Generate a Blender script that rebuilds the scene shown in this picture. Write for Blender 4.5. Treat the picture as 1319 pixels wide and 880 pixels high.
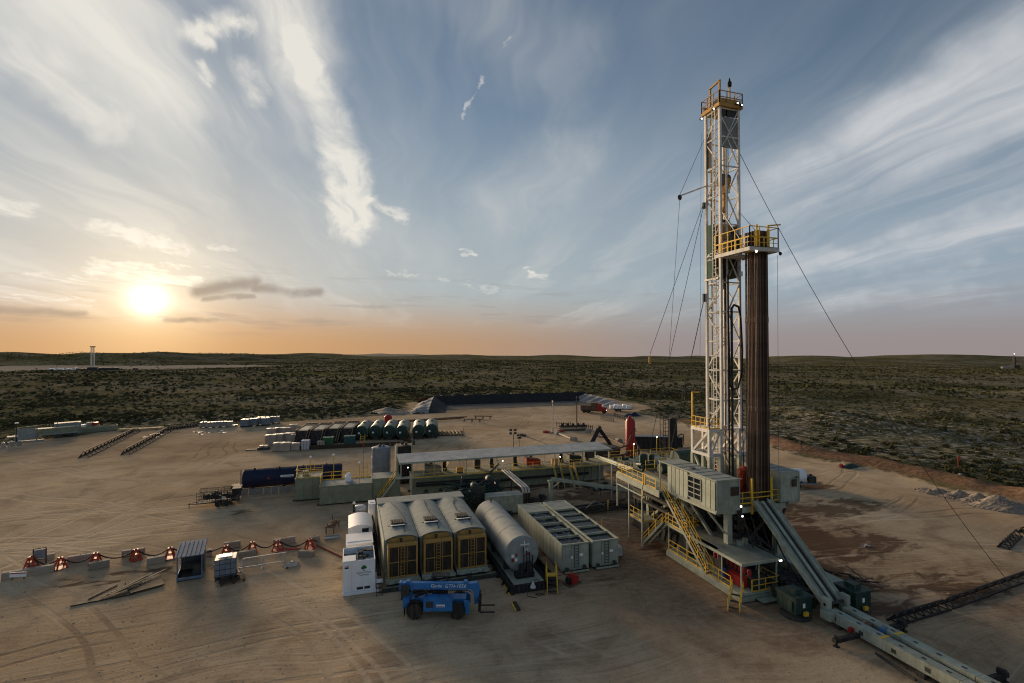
import bpy, math, random
import numpy as np
from mathutils import Vector, Matrix
for o in list(bpy.data.objects): bpy.data.objects.remove(o)
S = bpy.context.scene
COL = S.collection
R = math.radians
random.seed(7); RNG = np.random.default_rng(7)

# ------------------------------------------------------------ camera
FPX, CAMH, YAW = 650.0, 22.0, R(17.8)
PITCH = math.atan(11/FPX)
cam = bpy.data.cameras.new('camera'); cam.sensor_width = 36; cam.lens = 36*FPX/1319
cam.clip_start = 0.5; cam.clip_end = 60000
camo = bpy.data.objects.new('camera', cam); COL.objects.link(camo)
camo.location = (0, 0, CAMH); camo.rotation_euler = (math.pi/2+PITCH, 0, -YAW)
S.camera = camo

# ------------------------------------------------------------ sun, sky, exposure
SUN_AZ, SUN_EL = R(-18.0), R(4.6)          # azimuth from +Y towards +X
SUN_DIR = Vector((math.sin(SUN_AZ)*math.cos(SUN_EL), math.cos(SUN_AZ)*math.cos(SUN_EL), math.sin(SUN_EL)))
sl = bpy.data.lights.new('sun', 'SUN'); sl.energy = 2.6; sl.angle = R(20); sl.color = (1.0, .74, .47)
so = bpy.data.objects.new('sun', sl); COL.objects.link(so)
so.rotation_euler = (-SUN_DIR).to_track_quat('-Z', 'Y').to_euler()
S.view_settings.view_transform = 'Standard'; S.view_settings.look = 'None'
S.view_settings.exposure = 1.80; S.view_settings.gamma = 1
W = bpy.data.worlds.new('World'); S.world = W; W.use_nodes = True
W.cycles.sampling_method = 'MANUAL'; W.cycles.sample_map_resolution = 512

class NT:
    """small helper for wiring shader nodes"""
    def __init__(s, nt): s.nt = nt
    def n(s, typ, **kw):
        nd = s.nt.nodes.new(typ)
        for k, v in kw.items():
            if k[0] == 'i' and k[1:].isdigit(): s.put(nd.inputs[int(k[1:])], v)
            elif k.startswith('in_'): s.put(nd.inputs[k[3:].replace('_', ' ')], v)
            else: setattr(nd, k, v)
        return nd
    def put(s, inp, v):
        if hasattr(v, 'is_output'): s.nt.links.new(v, inp)
        else: inp.default_value = v
    def m(s, op, a, b=0.0, c=None, clamp=False):
        nd = s.n('ShaderNodeMath', operation=op, use_clamp=clamp); s.put(nd.inputs[0], a); s.put(nd.inputs[1], b)
        if c is not None: s.put(nd.inputs[2], c)
        return nd.outputs[0]
    def vm(s, op, a, b):
        nd = s.n('ShaderNodeVectorMath', operation=op); s.put(nd.inputs[0], a); s.put(nd.inputs[1], b)
        return nd.outputs['Value'] if op == 'DOT_PRODUCT' else nd.outputs[0]
    def mix(s, f, a, b, mode='MIX'):
        nd = s.n('ShaderNodeMix', data_type='RGBA', blend_type=mode)
        s.put(nd.inputs[0], f); s.put(nd.inputs[6], a); s.put(nd.inputs[7], b); return nd.outputs[2]
    def noise(s, vec, scale, detail=4, rough=.55, dist=0.0, dims='3D'):
        nd = s.n('ShaderNodeTexNoise', noise_dimensions=dims); s.put(nd.inputs['Vector'], vec); s.put(nd.inputs['Scale'], scale)
        nd.inputs['Detail'].default_value = detail; nd.inputs['Roughness'].default_value = rough; nd.inputs['Distortion'].default_value = dist
        return nd.outputs[0]
    def ss(s, x, a, b, lo=0.0, hi=1.0):
        nd = s.n('ShaderNodeMapRange', interpolation_type='SMOOTHSTEP', clamp=True)
        s.put(nd.inputs[0], x); nd.inputs[1].default_value = a; nd.inputs[2].default_value = b
        nd.inputs[3].default_value = lo; nd.inputs[4].default_value = hi; return nd.outputs[0]
    def comb(s, x, y, z=0.0):
        nd = s.n('ShaderNodeCombineXYZ'); s.put(nd.inputs[0], x); s.put(nd.inputs[1], y); s.put(nd.inputs[2], z); return nd.outputs[0]
    def sep(s, v):
        nd = s.n('ShaderNodeSeparateXYZ'); s.put(nd.inputs[0], v); return nd.outputs
    def map(s, v, scale=(1,1,1), rot=(0,0,0), loc=(0,0,0)):
        nd = s.n('ShaderNodeMapping'); s.put(nd.inputs[0], v); nd.inputs[1].default_value = loc
        nd.inputs[2].default_value = rot; nd.inputs[3].default_value = scale; return nd.outputs[0]

def dirpx(u, v):
    x = (u-659.5)/FPX; zz = -(v-440)/FPX; yy = 1.0
    yy, zz = yy*math.cos(PITCH)-zz*math.sin(PITCH), yy*math.sin(PITCH)+zz*math.cos(PITCH)
    return Vector((x*math.cos(YAW)+yy*math.sin(YAW), -x*math.sin(YAW)+yy*math.cos(YAW), zz)).normalized()
def make_sky():
    nt = W.node_tree; nt.nodes.clear(); k = NT(nt)
    sky = k.n('ShaderNodeTexSky', sky_type='NISHITA', sun_disc=False, sun_elevation=SUN_EL, sun_rotation=SUN_AZ,
              altitude=900, air_density=1.0, dust_density=.9, ozone_density=2.0)
    d = k.n('ShaderNodeTexCoord').outputs['Generated']
    d = k.n('ShaderNodeVectorMath', operation='NORMALIZE', i0=d).outputs[0]
    x, y, z = k.sep(d)
    zz = k.m('MAXIMUM', z, 0.0)
    den = k.m('ADD', zz, 0.10)
    a = R(9.1); su, cu = math.sin(a), math.cos(a)
    pu = k.m('DIVIDE', k.m('ADD', k.m('MULTIPLY', x, su), k.m('MULTIPLY', y, cu)), den)
    pv = k.m('DIVIDE', k.m('SUBTRACT', k.m('MULTIPLY', x, cu), k.m('MULTIPLY', y, su)), den)
    warp = k.noise(k.comb(pu, pv, 3.0), 0.9, 3)
    pvw = k.m('ADD', pv, k.m('MULTIPLY', k.m('SUBTRACT', warp, .5), .7))
    # cirrus fibres: noise on a flat high layer, drawn out along the wind
    c1 = k.noise(k.comb(k.m('MULTIPLY', pu, .16), k.m('MULTIPLY', pvw, 1.0), 1.0), 1.7, 5, .58, .3)
    c2 = k.noise(k.comb(k.m('MULTIPLY', pu, .5), k.m('MULTIPLY', pvw, 1.2), 5.0), 4.5, 5, .64, .6)
    c3 = k.noise(k.comb(k.m('MULTIPLY', pu, .13), k.m('MULTIPLY', pvw, 1.6), 8.0), 4.0, 4, .55, .1)
    big = k.noise(k.comb(k.m('MULTIPLY', pu, .4), pv, 9.0), .55, 2, .5)
    fib = k.m('MULTIPLY', k.ss(c1, .40, .74), k.ss(c3, .25, .70, .55, 1.0))
    cir = k.m('MULTIPLY', fib, k.ss(big, .34, .60, .25, 1.0))
    mul_ = lambda a_, b_: k.m('MULTIPLY', a_, b_)
    # named cloud bodies of this sky: soft capsules between sky directions, ragged by warping
    w3 = k.n('ShaderNodeTexNoise', in_Vector=d, in_Scale=7.0, in_Detail=4.0, in_Roughness=.62).outputs[1]
    wv = k.vm('SUBTRACT', w3, (.5,.5,.5))
    def warped(amt):
        s_ = k.n('ShaderNodeVectorMath', operation='SCALE', i0=wv); s_.inputs[3].default_value = amt
        return k.vm('ADD', d, s_.outputs[0])
    D0, D1, D2 = warped(.035), warped(.07), warped(.13)
    f3 = k.n('ShaderNodeTexNoise', in_Vector=k.comb(mul_(pu, .55), pvw, 6.0), in_Scale=6.0, in_Detail=5.0, in_Roughness=.66).outputs[1]
    s_ = k.n('ShaderNodeVectorMath', operation='SCALE', i0=k.vm('SUBTRACT', f3, (.5,.5,.5))); s_.inputs[3].default_value = .055
    DF = k.vm('ADD', d, s_.outputs[0])
    def cap(D, p, q, w, soft=0.0):
        p = dirpx(*p); q = dirpx(*q); e = q-p; L2 = max(e.length_squared, 1e-8)
        r = k.vm('SUBTRACT', D, tuple(p)); t = k.m('DIVIDE', k.vm('DOT_PRODUCT', r, tuple(e)), L2, clamp=True)
        sc = k.n('ShaderNodeVectorMath', operation='SCALE', i0=tuple(e)); k.put(sc.inputs[3], t)
        ln = k.n('ShaderNodeVectorMath', operation='LENGTH', i0=k.vm('SUBTRACT', r, sc.outputs[0])).outputs['Value']
        return k.ss(ln, w/FPX, soft/FPX)
    def add(*xs):
        r = xs[0]
        for v_ in xs[1:]: r = k.m('ADD', r, v_)
        return r
    mul = lambda a_, b_: k.m('MULTIPLY', a_, b_)
    mx = lambda *xs: xs[0] if len(xs) == 1 else k.m('MAXIMUM', xs[0], mx(*xs[1:]))
    band = mx(cap(DF,(384,55),(425,150),30,8), cap(DF,(425,150),(446,220),30,10), cap(DF,(446,220),(453,285),34,14), mul(cap(DF,(340,-60),(390,75),50,6), .65))
    band = mul(band, k.ss(c2, .34, .60, .45, 1.0))
    sheet = mx(cap(D2,(90,-40),(215,60),120,20), cap(D2,(215,60),(330,120),110,10), cap(D2,(250,-60),(330,60),120,20))
    sheet = mul(sheet, k.ss(c1, .34, .66, .30, 1.0))
    lstreak = mul(mx(cap(D2,(-60,20),(60,95),34,2), cap(D2,(60,95),(150,165),26,2)), k.ss(c3, .3, .65, .3, 1.0))
    veil = mul(mx(cap(D2,(-40,300),(250,260),120,10), cap(D2,(250,260),(430,330),90,5), cap(D2,(330,250),(560,330),60,2)), k.ss(c1, .25, .65, .4, 1.0))
    rst = mx(mul(cap(D2,(1420,60),(1150,175),75,5), 1.0), mul(cap(D2,(1150,175),(985,265),48,2), .9), mul(cap(D2,(1420,265),(1180,318),34,3), 1.0), mul(cap(D2,(1180,318),(1010,348),26,2), .8), mul(cap(D2,(1350,325),(1200,332),14,1), .9), mul(cap(D2,(1340,370),(1060,390),20,2), .5), mul(cap(D2,(560,-60),(700,60),90,5), .35), mul(cap(D2,(640,265),(740,200),60,2), .38))
    rst = mul(rst, k.ss(k.m('ADD', mul(c3, .4), mul(c1, .6)), .34, .64, .25, 1.0))
    pn = k.noise(d, 42.0, 4, .62, .4)
    pufm = mx(cap(DF,(250,44),(300,28),17,1), cap(DF,(285,30),(325,36),12,1), cap(DF,(255,52),(276,60),12,1), mul(cap(DF,(316,84),(330,124),15,1),.9), mul(cap(DF,(256,86),(268,104),9,1),.7), mul(cap(DF,(-20,262),(28,268),12,2),.9),
              mul(cap(DF,(130,296),(180,306),12,2),1.0), mul(cap(DF,(180,306),(236,322),10,2),1.0), mul(cap(DF,(265,316),(302,321),5,1),.9), mul(cap(DF,(680,352),(704,358),6,1),1.0), mul(cap(DF,(594,326),(612,331),5,1),.9), mul(cap(DF,(475,258),(522,282),9,1),.8),
              mul(cap(DF,(120,340),(215,348),6,1),1.0), mul(cap(DF,(120,350),(255,364),9,1),1.0), mul(cap(DF,(210,338),(268,347),4,1),.9), mul(cap(DF,(40,352),(110,360),4,1),.6), mul(cap(DF,(500,350),(640,374),5,1),.45), mul(cap(DF,(598,146),(622,102),3.5,.5),.6), mul(cap(DF,(647,62),(657,44),3,.5),.5), mul(cap(DF,(-10,380),(120,388),5,1),.6))
    puf = mul(mul(pufm, k.ss(c2, .30, .62, .55, 1.0)), k.ss(pn, .30, .62, .55, 1.0))
    cl = add(mul(cir, .50), mul(band, .88), mul(sheet, .58), mul(lstreak, .50), mul(veil, .22), mul(rst, .72), mul(puf, .85))
    cl = k.m('MULTIPLY', k.m('MINIMUM', cl, .95), k.ss(z, .03, .09))
    sd = k.m('MAXIMUM', k.vm('DOT_PRODUCT', d, tuple(SUN_DIR)), 0.0)
    g1 = k.m('POWER', sd, 3400.0); g2 = k.m('POWER', sd, 230.0); g3 = k.m('POWER', sd, 26.0); g4 = k.m('POWER', sd, 3.0)
    # low flat clouds near the horizon, lit from behind
    az = k.m('ARCTAN2', x, y)
    lv = k.comb(k.m('MULTIPLY', az, 3.2), k.m('MULTIPLY', z, 34.0), 4.0)
    ln = k.noise(lv, 2.1, 5, .60, .3)
    low = k.m('MULTIPLY', k.ss(ln, .53, .72), k.m('MULTIPLY', k.ss(z, .012, .05), k.ss(z, .20, .09)))
    lowb = mx(mul(cap(D0,(255,374),(330,366),12,1), 1.0), mul(cap(D0,(330,371),(412,378),8,1), 1.0), mul(cap(D0,(262,384),(330,382),5,1), .8), mul(cap(D0,(215,409),(412,414),5,.5), .8), mul(cap(D0,(-60,393),(110,402),6,.5), .7), mul(cap(D1,(1120,386),(1270,392),8,.5), .35))
    lowb = mul(lowb, k.ss(pn, .22, .5, .6, 1.0))
    # colours: Nishita, a little greyed and compressed, dusty air low down
    base = k.n('ShaderNodeHueSaturation', in_Saturation=SKY_SAT, in_Color=sky.outputs[0]).outputs[0]
    lum = k.vm('DOT_PRODUCT', base, (.3,.6,.1))
    base = k.n('ShaderNodeVectorMath', operation='SCALE', i0=base, in_Scale=k.m('DIVIDE', SKY_GAIN, k.m('ADD', 1.0, k.m('MULTIPLY', lum, SKY_KNEE)))).outputs[0]
    hmid = k.mix(k.ss(sd, .2, 1.0), MID_COOL, MID_WARM)
    base = k.mix(k.m('MULTIPLY', k.ss(z, .50, .06), .80), base, hmid)
    hcol = k.mix(k.ss(sd, .55, 1.0), HAZE_COOL, HAZE_WARM)
    base = k.mix(k.m('MULTIPLY', k.ss(z, .125, .0), .95), base, hcol)
    cloudc = k.mix(k.ss(sd, .3, 1.0), CLOUD_COOL, CLOUD_WARM)
    c = k.mix(cl, base, cloudc)
    warm = k.mix(1.0, c, k.mix(k.m('MULTIPLY', g3, k.ss(z, .34, .03)), (0,0,0,1), GLOW3), 'ADD')
    warm = k.mix(1.0, warm, k.mix(g2, (0,0,0,1), GLOW2), 'ADD')
    warm = k.mix(k.m('MAXIMUM', k.m('MULTIPLY', low, .35), k.m('MULTIPLY', lowb, .75)), warm, k.mix(k.m('MULTIPLY', g3, .9), LOW_COOL, LOW_WARM))
    warm = k.mix(1.0, warm, k.mix(g1, (0,0,0,1), GLOW1), 'ADD')
    bg = k.n('ShaderNodeBackground', i0=warm, i1=SKY_STRENGTH)
    out = k.n('ShaderNodeOutputWorld'); nt.links.new(bg.outputs[0], out.inputs[0])
SKY_STRENGTH = 0.105
SKY_SAT, SKY_GAIN, SKY_KNEE = .84, .54, .22
MID_COOL, MID_WARM = (.88, 1.08, 1.33, 1), (1.22, 1.33, 1.38, 1)
HAZE_COOL, HAZE_WARM = (.86, .72, .70, 1), (1.45, .82, .38, 1)
CLOUD_COOL, CLOUD_WARM = (1.62, 1.66, 1.72, 1), (2.3, 2.2, 1.98, 1)
LOW_COOL, LOW_WARM = (.85, .80, .80, 1), (1.0, .76, .52, 1)
GLOW3, GLOW2, GLOW1 = (.55, .30, .10, 1), (1.0, .78, .38, 1), (3.2, 2.9, 2.4, 1)
make_sky()
for attr in ('use_curve_mapping',): setattr(S.view_settings, attr, False)

# ------------------------------------------------------------ helpers
def ray(u, v):
    x = (u-659.5)/FPX; zz = -(v-440)/FPX; yy = 1.0
    yy, zz = yy*math.cos(PITCH)-zz*math.sin(PITCH), yy*math.sin(PITCH)+zz*math.cos(PITCH)
    return Vector((x*math.cos(YAW)+yy*math.sin(YAW), -x*math.sin(YAW)+yy*math.cos(YAW), zz))
def at(u, v, z=0.0):
    d = ray(u, v); t = (z-CAMH)/d.z; return Vector((d.x*t, d.y*t, z))
V = Vector
# shapes: each returns (verts, faces, smooth)
def box(x0, x1, y0, y1, z0, z1):
    v = [(x,y,z) for z in (z0,z1) for y in (y0,y1) for x in (x0,x1)]
    return v, [(0,2,3,1),(4,5,7,6),(0,1,5,4),(2,6,7,3),(0,4,6,2),(1,3,7,5)], False
def cbox(c, s, rz=0.0, rx=0.0):
    M_ = Matrix.Translation(c) @ Matrix.Rotation(rz,4,'Z') @ Matrix.Rotation(rx,4,'X')
    v, f, sm = box(-s[0]/2,s[0]/2,-s[1]/2,s[1]/2,-s[2]/2,s[2]/2)
    return [tuple(M_ @ V(p)) for p in v], f, sm
def frame(p, q):
    d = (V(q)-V(p)); L = d.length; d.normalize()
    up = V((0,0,1)) if abs(d.z) < .98 else V((0,1,0))
    a = d.cross(up).normalized(); b = a.cross(d).normalized()
    return d, a, b, L
def bar(p, q, w=.1, h=None):
    h = h or w; p = V(p); q = V(q); d, a, b, L = frame(p, q)
    v = []
    for e in (p, q):
        for sa, sb in ((-1,-1),(1,-1),(1,1),(-1,1)): v.append(tuple(e+a*sa*w/2+b*sb*h/2))
    return v, [(3,2,1,0),(4,5,6,7),(0,1,5,4),(1,2,6,5),(2,3,7,6),(3,0,4,7)], False
def tube(p, q, r, n=8, r2=None):
    r2 = r if r2 is None else r2; p = V(p); q = V(q); d, a, b, L = frame(p, q)
    v = []
    for e, rr in ((p, r), (q, r2)):
        for i in range(n):
            t = 2*math.pi*i/n; v.append(tuple(e+a*math.cos(t)*rr+b*math.sin(t)*rr))
    f = [(i, (i+1)%n, n+(i+1)%n, n+i) for i in range(n)] + [tuple(range(n-1,-1,-1)), tuple(range(n,2*n))]
    return v, f, True
def pipe(pts, r, n=6):
    pts = [V(p) for p in pts]; v = []; f = []
    for i, p in enumerate(pts):
        q0 = pts[max(i-1,0)]; q1 = pts[min(i+1,len(pts)-1)]
        d, a, b, L = frame(q0, q1)
        for j in range(n):
            t = 2*math.pi*j/n; v.append(tuple(p+a*math.cos(t)*r+b*math.sin(t)*r))
    for i in range(len(pts)-1):
        for j in range(n): f.append((i*n+j, i*n+(j+1)%n, (i+1)*n+(j+1)%n, (i+1)*n+j))
    f += [tuple(range(n-1,-1,-1)), tuple(range((len(pts)-1)*n, len(pts)*n))]
    return v, f, True
def lathe(c, prof, n=20, axis='z'):
    v = []; f = []
    for r, h in prof:
        for i in range(n):
            t = 2*math.pi*i/n; p = (r*math.cos(t), r*math.sin(t), h)
            if axis == 'y': p = (p[0], h, p[1])
            if axis == 'x': p = (h, p[0], p[1])
            v.append((c[0]+p[0], c[1]+p[1], c[2]+p[2]))
    m_ = len(prof)
    for j in range(m_-1):
        for i in range(n): f.append((j*n+i, j*n+(i+1)%n, (j+1)*n+(i+1)%n, (j+1)*n+i))
    f += [tuple(range(n-1,-1,-1)), tuple(range((m_-1)*n, m_*n))]
    if axis == 'y': f = [t[::-1] for t in f]
    return v, f, True
def prism(poly, lo, hi, axis='x'):
    n = len(poly); v = []
    for h in (lo, hi):
        for a, b in poly: v.append({'x': (h,a,b), 'y': (a,h,b), 'z': (a,b,h)}[axis])
    f = [tuple(range(n-1,-1,-1)), tuple(range(n,2*n))] + [(i,(i+1)%n,n+(i+1)%n,n+i) for i in range(n)]
    return v, f, False
def grid(fn, nu, nv, smooth=True):
    v = [fn(i/nu, j/nv) for j in range(nv+1) for i in range(nu+1)]
    f = [(j*(nu+1)+i, j*(nu+1)+i+1, (j+1)*(nu+1)+i+1, (j+1)*(nu+1)+i) for j in range(nv) for i in range(nu)]
    return v, f, smooth
def rails(pts, h=1.1, step=1.6, r=.028, toe=True):
    out = []; pts = [V(p) for p in pts]; up = V((0,0,1))
    for p, q in zip(pts[:-1], pts[1:]):
        for hh in (h, h*.52): out.append(bar(p+up*hh, q+up*hh, r*2))
        n = max(1, round((q-p).length/step))
        for i in range(n+1): out.append(bar(p.lerp(q,i/n), p.lerp(q,i/n)+up*h, r*2.2))
        if toe: out.append(bar(p+up*.07, q+up*.07, .02, .12))
    return out
def sag(p, q, s, n=10):
    p = V(p); q = V(q)
    return [p.lerp(q,i/n)-V((0,0,s*4*(i/n)*(1-i/n))) for i in range(n+1)]
def meshdata(name, shapes, origin=(0,0,0)):
    vs = []; fs = []; sm = []; ox, oy, oz = origin
    for v, f, s in shapes:
        b = len(vs); vs += [(p[0]-ox, p[1]-oy, p[2]-oz) for p in v]
        fs += [tuple(b+i for i in t) for t in f]; sm += [s]*len(f)
    me = bpy.data.meshes.new(name); me.from_pydata(vs, [], fs)
    me.polygons.foreach_set('use_smooth', sm); me.update()
    if any(sm):
        try: me.set_sharp_from_angle(angle=R(40))
        except Exception: pass
    return me
def tag(o, label=None, cat=None, group=None, kind=None):
    for k_, v_ in (('label',label),('category',cat),('group',group),('kind',kind)):
        if v_: o[k_] = v_
    return o
def clusters(shapes, eps=.012):
    """groups of shapes whose boxes touch: each group is one connected piece"""
    bb = []
    for v, f, s_ in shapes:
        a_ = np.array([tuple(p) for p in v]); bb.append((a_.min(0)-eps, a_.max(0)+eps))
    n = len(shapes); par = list(range(n))
    def find(i):
        while par[i] != i: i = par[i]
        return i
    for i in range(n):
        for j in range(i):
            if np.all(bb[i][0] <= bb[j][1]) and np.all(bb[j][0] <= bb[i][1]): par[find(i)] = find(j)
    out = {}
    for i in range(n): out.setdefault(find(i), []).append(shapes[i])
    return list(out.values())
class Thing:
    """an Empty at a thing's base; world=True: parts are given in world coordinates, else in local ones"""
    def __init__(s, name, label, cat, loc=(0,0,0), rz=0.0, group=None, world=False, kind=None):
        s.root = bpy.data.objects.new(name, None); COL.objects.link(s.root)
        s.root.empty_display_size = .3
        s.root.location = loc; s.root.rotation_euler = (0,0,rz); s.o = tuple(loc) if world else (0,0,0)
        tag(s.root, label, cat, group, kind)
    def part(s, name, mat, *shapes, parent=None, label=None, kind=None):
        if len(shapes) > 1 and not kind:
            cl = clusters(shapes)
            if 1 < len(cl) <= 120:
                return [s.part(name, mat, *c, parent=parent, label=label, kind='one') for c in cl][0]
            if len(cl) > 120: kind = 'stuff'
        if kind == 'one': kind = None
        o = bpy.data.objects.new(name, meshdata(name, shapes, s.o)); COL.objects.link(o)
        o.data.materials.append(mat); o.parent = parent or s.root
        if label: o['label'] = label
        if kind: o['kind'] = kind
        return o
    def repeat(s, name, mat, shapes, offsets, parent=None):
        me = None
        for i, of in enumerate(offsets):
            if me is None: me = meshdata(name, shapes); me.materials.append(mat)
            o = bpy.data.objects.new(name, me); COL.objects.link(o); o.parent = parent or s.root
            o.location = V(of)-V(s.o)
    def clone(s, loc, rz=0.0, label=None, group=None):
        def cp(o, par):
            c = o.copy(); COL.objects.link(c); c.parent = par
            for ch in list(o.children): cp(ch, c)
            return c
        r = cp(s.root, None); r.location = loc; r.rotation_euler = (0,0,rz)
        if label: r['label'] = label
        if group: r['group'] = group
        return r
def solo(name, label, cat, mat, *shapes, loc=(0,0,0), rz=0.0, group=None, world=False, kind=None):
    cl = clusters(shapes)
    if len(cl) > 1 and not kind:
        T = Thing(name, label, cat, loc, rz, group, world)
        for c in cl: T.part('piece', mat, *c, kind='one')
        return T.root
    o = bpy.data.objects.new(name, meshdata(name, shapes, loc if world else (0,0,0))); COL.objects.link(o)
    o.data.materials.append(mat); o.location = loc; o.rotation_euler = (0,0,rz)
    return tag(o, label, cat, group, kind)
def again(o, loc, rz=0.0, label=None, scale=None):
    c = o.copy(); COL.objects.link(c); c.location = loc; c.rotation_euler = (0,0,rz)
    if label: c['label'] = label
    if scale: c.scale = scale
    return c
def lettering(T, body, size, mat, loc, rot, parent=None, align='LEFT', shear=0.0, ext=.004):
    cu_ = bpy.data.curves.new('lettering', 'FONT'); cu_.body = body; cu_.size = size; cu_.align_x = align; cu_.shear = shear
    cu_.extrude = ext; cu_.resolution_u = 3
    to = bpy.data.objects.new('tmp', cu_); COL.objects.link(to)
    bpy.context.view_layer.update()
    me = bpy.data.meshes.new_from_object(to.evaluated_get(bpy.context.evaluated_depsgraph_get()))
    bpy.data.objects.remove(to); me.name = 'lettering'
    me.materials.clear(); me.materials.append(mat)
    o = bpy.data.objects.new('lettering', me); COL.objects.link(o); o.parent = parent or T.root
    o.location = V(loc)-V(T.o); o.rotation_euler = rot
    return o
ORD = ['first','second','third','fourth','fifth','sixth','seventh','eighth','ninth','tenth','eleventh','twelfth','thirteenth','fourteenth']

# ------------------------------------------------------------ materials
def mat(name, col, rough=.75, metal=0.0, dirt=.35, dirtcol=(.20,.155,.105), var=.18, scale=1.2, bump=.15, streak=True, spec=.25, coat=0.0):
    m_ = bpy.data.materials.new(name); m_.use_nodes = True; nt = m_.node_tree; k = NT(nt)
    b = nt.nodes['Principled BSDF']
    tc = k.n('ShaderNodeTexCoord').outputs['Object']
    n1 = k.noise(tc, scale, 6, .62); n2 = k.noise(tc, scale*9, 4, .6)
    n3 = k.noise(k.map(tc, (3.2,3.2,.28)), scale*1.4, 5, .6)
    c = k.mix(k.ss(n1, .3, .7), tuple(x*(1-var) for x in col)+(1,), tuple(min(1,x*(1+var)) for x in col)+(1,))
    d = k.m('ADD', k.m('MULTIPLY', k.ss(n2, .48, .72), .5), k.m('MULTIPLY', k.ss(n3, .46, .72), .8 if streak else .2))
    d = k.m('MULTIPLY', d, dirt, clamp=True)
    c = k.mix(d, c, tuple(dirtcol)+(1,))
    nt.links.new(c, b.inputs['Base Color'])
    nt.links.new(k.m('ADD', rough, k.m('MULTIPLY', k.m('SUBTRACT', n1, .5), .3), clamp=True), b.inputs['Roughness'])
    b.inputs['Metallic'].default_value = metal; b.inputs['Specular IOR Level'].default_value = spec
    b.inputs['Coat Weight'].default_value = coat
    if bump:
        bp = k.n('ShaderNodeBump', in_Strength=bump, in_Distance=.02, in_Height=n2); nt.links.new(bp.outputs[0], b.inputs['Normal'])
    return m_
def glow(name, col, e):
    m_ = bpy.data.materials.new(name); m_.use_nodes = True; b = m_.node_tree.nodes['Principled BSDF']
    b.inputs['Base Color'].default_value = col+(1,); b.inputs['Emission Color'].default_value = col+(1,); b.inputs['Emission Strength'].default_value = e
    return m_
GREY = mat('rig_grey_green_paint', (.33,.36,.29), 0.72, dirt=.45)
ANNEX = mat('annex_roof_plate', (.19,.21,.18), .85, dirt=.5, streak=False)
GREY2 = mat('mud_tank_olive_paint', (.225,.245,.17), 0.75, dirt=.5)
ROOFG = mat('pale_grey_roof_sheet', (.27,.295,.27), 0.9, dirt=.4, streak=False)
CANOPY = mat('galvanised_canopy_sheet', (.46,.46,.43), 0.7, .0, dirt=.6, dirtcol=(.22,.17,.12), scale=.6)
DARK = mat('dark_steel', (.045,.045,.042), 0.8, .0, dirt=.3)
BLACK = mat('black_paint', (.018,.018,.02), 0.85, dirt=.35)
RUBBER = mat('rubber', (.022,.021,.02), .85, dirt=.5)
WHITE = mat('mast_white_paint', (.68,.66,.61), 0.7, dirt=.5, dirtcol=(.26,.20,.14))
CLEANW = mat('white_enclosure_paint', (.84,.84,.84), 0.6, dirt=.10, var=.05)
YEL = mat('safety_yellow_paint', (.72,.44,.03), 0.65, dirt=.3)
OCHRE = mat('radiator_yellow_paint', (.44,.25,.065), 0.7, dirt=.4)
GREEN = mat('dark_green_paint', (.012,.040,.033), 0.6, dirt=.35)
TGREEN = mat('tank_green_paint', (.035,.085,.062), 0.5, dirt=.42, dirtcol=(.30,.22,.13))
SIGNG = mat('wind_wall_green', (.015,.07,.05), 0.8, dirt=.15)
NAVY = mat('navy_tank_paint', (.007,.014,.045), 0.55, dirt=.12)
BLUE = mat('telehandler_blue_paint', (.014,.17,.45), 0.5, dirt=.45, coat=.3)
STEELB = mat('blue_grey_steel', (.12,.18,.25), 0.65, dirt=.3)
RED = mat('red_oxide_paint', (.36,.022,.018), .45, dirt=.25)
ORANGE = mat('cone_orange', (.42,.05,.02), .6, dirt=.3)
SILVER = mat('silver_tank_paint', (.29,.31,.295), 0.75, .1, dirt=.3)
PIPE = mat('drill_pipe_steel', (.085,.058,.042), 0.6, .2, dirt=.55, dirtcol=(.16,.085,.045), var=.45, scale=.5)
RUST = mat('rusty_steel', (.14,.08,.05), .75, .2, dirt=.5)
CONC = mat('concrete', (.33,.275,.215), .9, dirt=.4, var=.12)
def vary(m_, lo, hi):
    """each object with this material gets its own shade"""
    nt = m_.node_tree; k = NT(nt); b = nt.nodes['Principled BSDF']; src = b.inputs['Base Color'].links[0].from_socket
    rnd = k.n('ShaderNodeObjectInfo').outputs['Random']
    f = k.n('ShaderNodeMapRange', i0=rnd, i3=lo, i4=hi).outputs[0]
    nt.links.new(k.mix(1.0, src, k.comb(f, f, f), 'MULTIPLY'), b.inputs['Base Color'])
WOOD = mat('weathered_timber', (.26,.19,.12), .85, dirt=.4)
DWOOD = mat('dark_board', (.05,.034,.022), .85, dirt=.4)
SACK = mat('pale_sack_plastic', (.40,.34,.28), .6, dirt=.35)
WSACK = mat('white_sack_plastic', (.40,.37,.33), .5, dirt=.2)
TOTE = mat('white_tote_plastic', (.52,.53,.54), .4, dirt=.25)
GREYT = mat('grey_tote_plastic', (.20,.24,.28), .5, dirt=.3)
LINER = mat('black_pit_liner', (.010,.011,.013), .85, dirt=.25, dirtcol=(.12,.10,.08), scale=.2)
PLINER = mat('pale_wrinkled_liner', (.27,.255,.245), .6, dirt=.8, scale=.6, dirtcol=(.07,.06,.055))
WATER = mat('dark_tank_water', (.008,.010,.014), .22, dirt=.0, var=.2, bump=0, spec=.12)
MESH = mat('radiator_core', (.035,.027,.018), .7, dirt=.5)
SILO = mat('blue_grey_silo', (.16,.20,.25), .5, dirt=.35)
GLASS = mat('dark_window', (.012,.014,.016), .08, dirt=.12, bump=0, spec=.6)
GALV = mat('galvanised_pipe', (.46,.43,.39), 0.65, .2, dirt=.25)
LAMP = glow('lit_floodlight', (1.0,.97,.9), 1.4)
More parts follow.
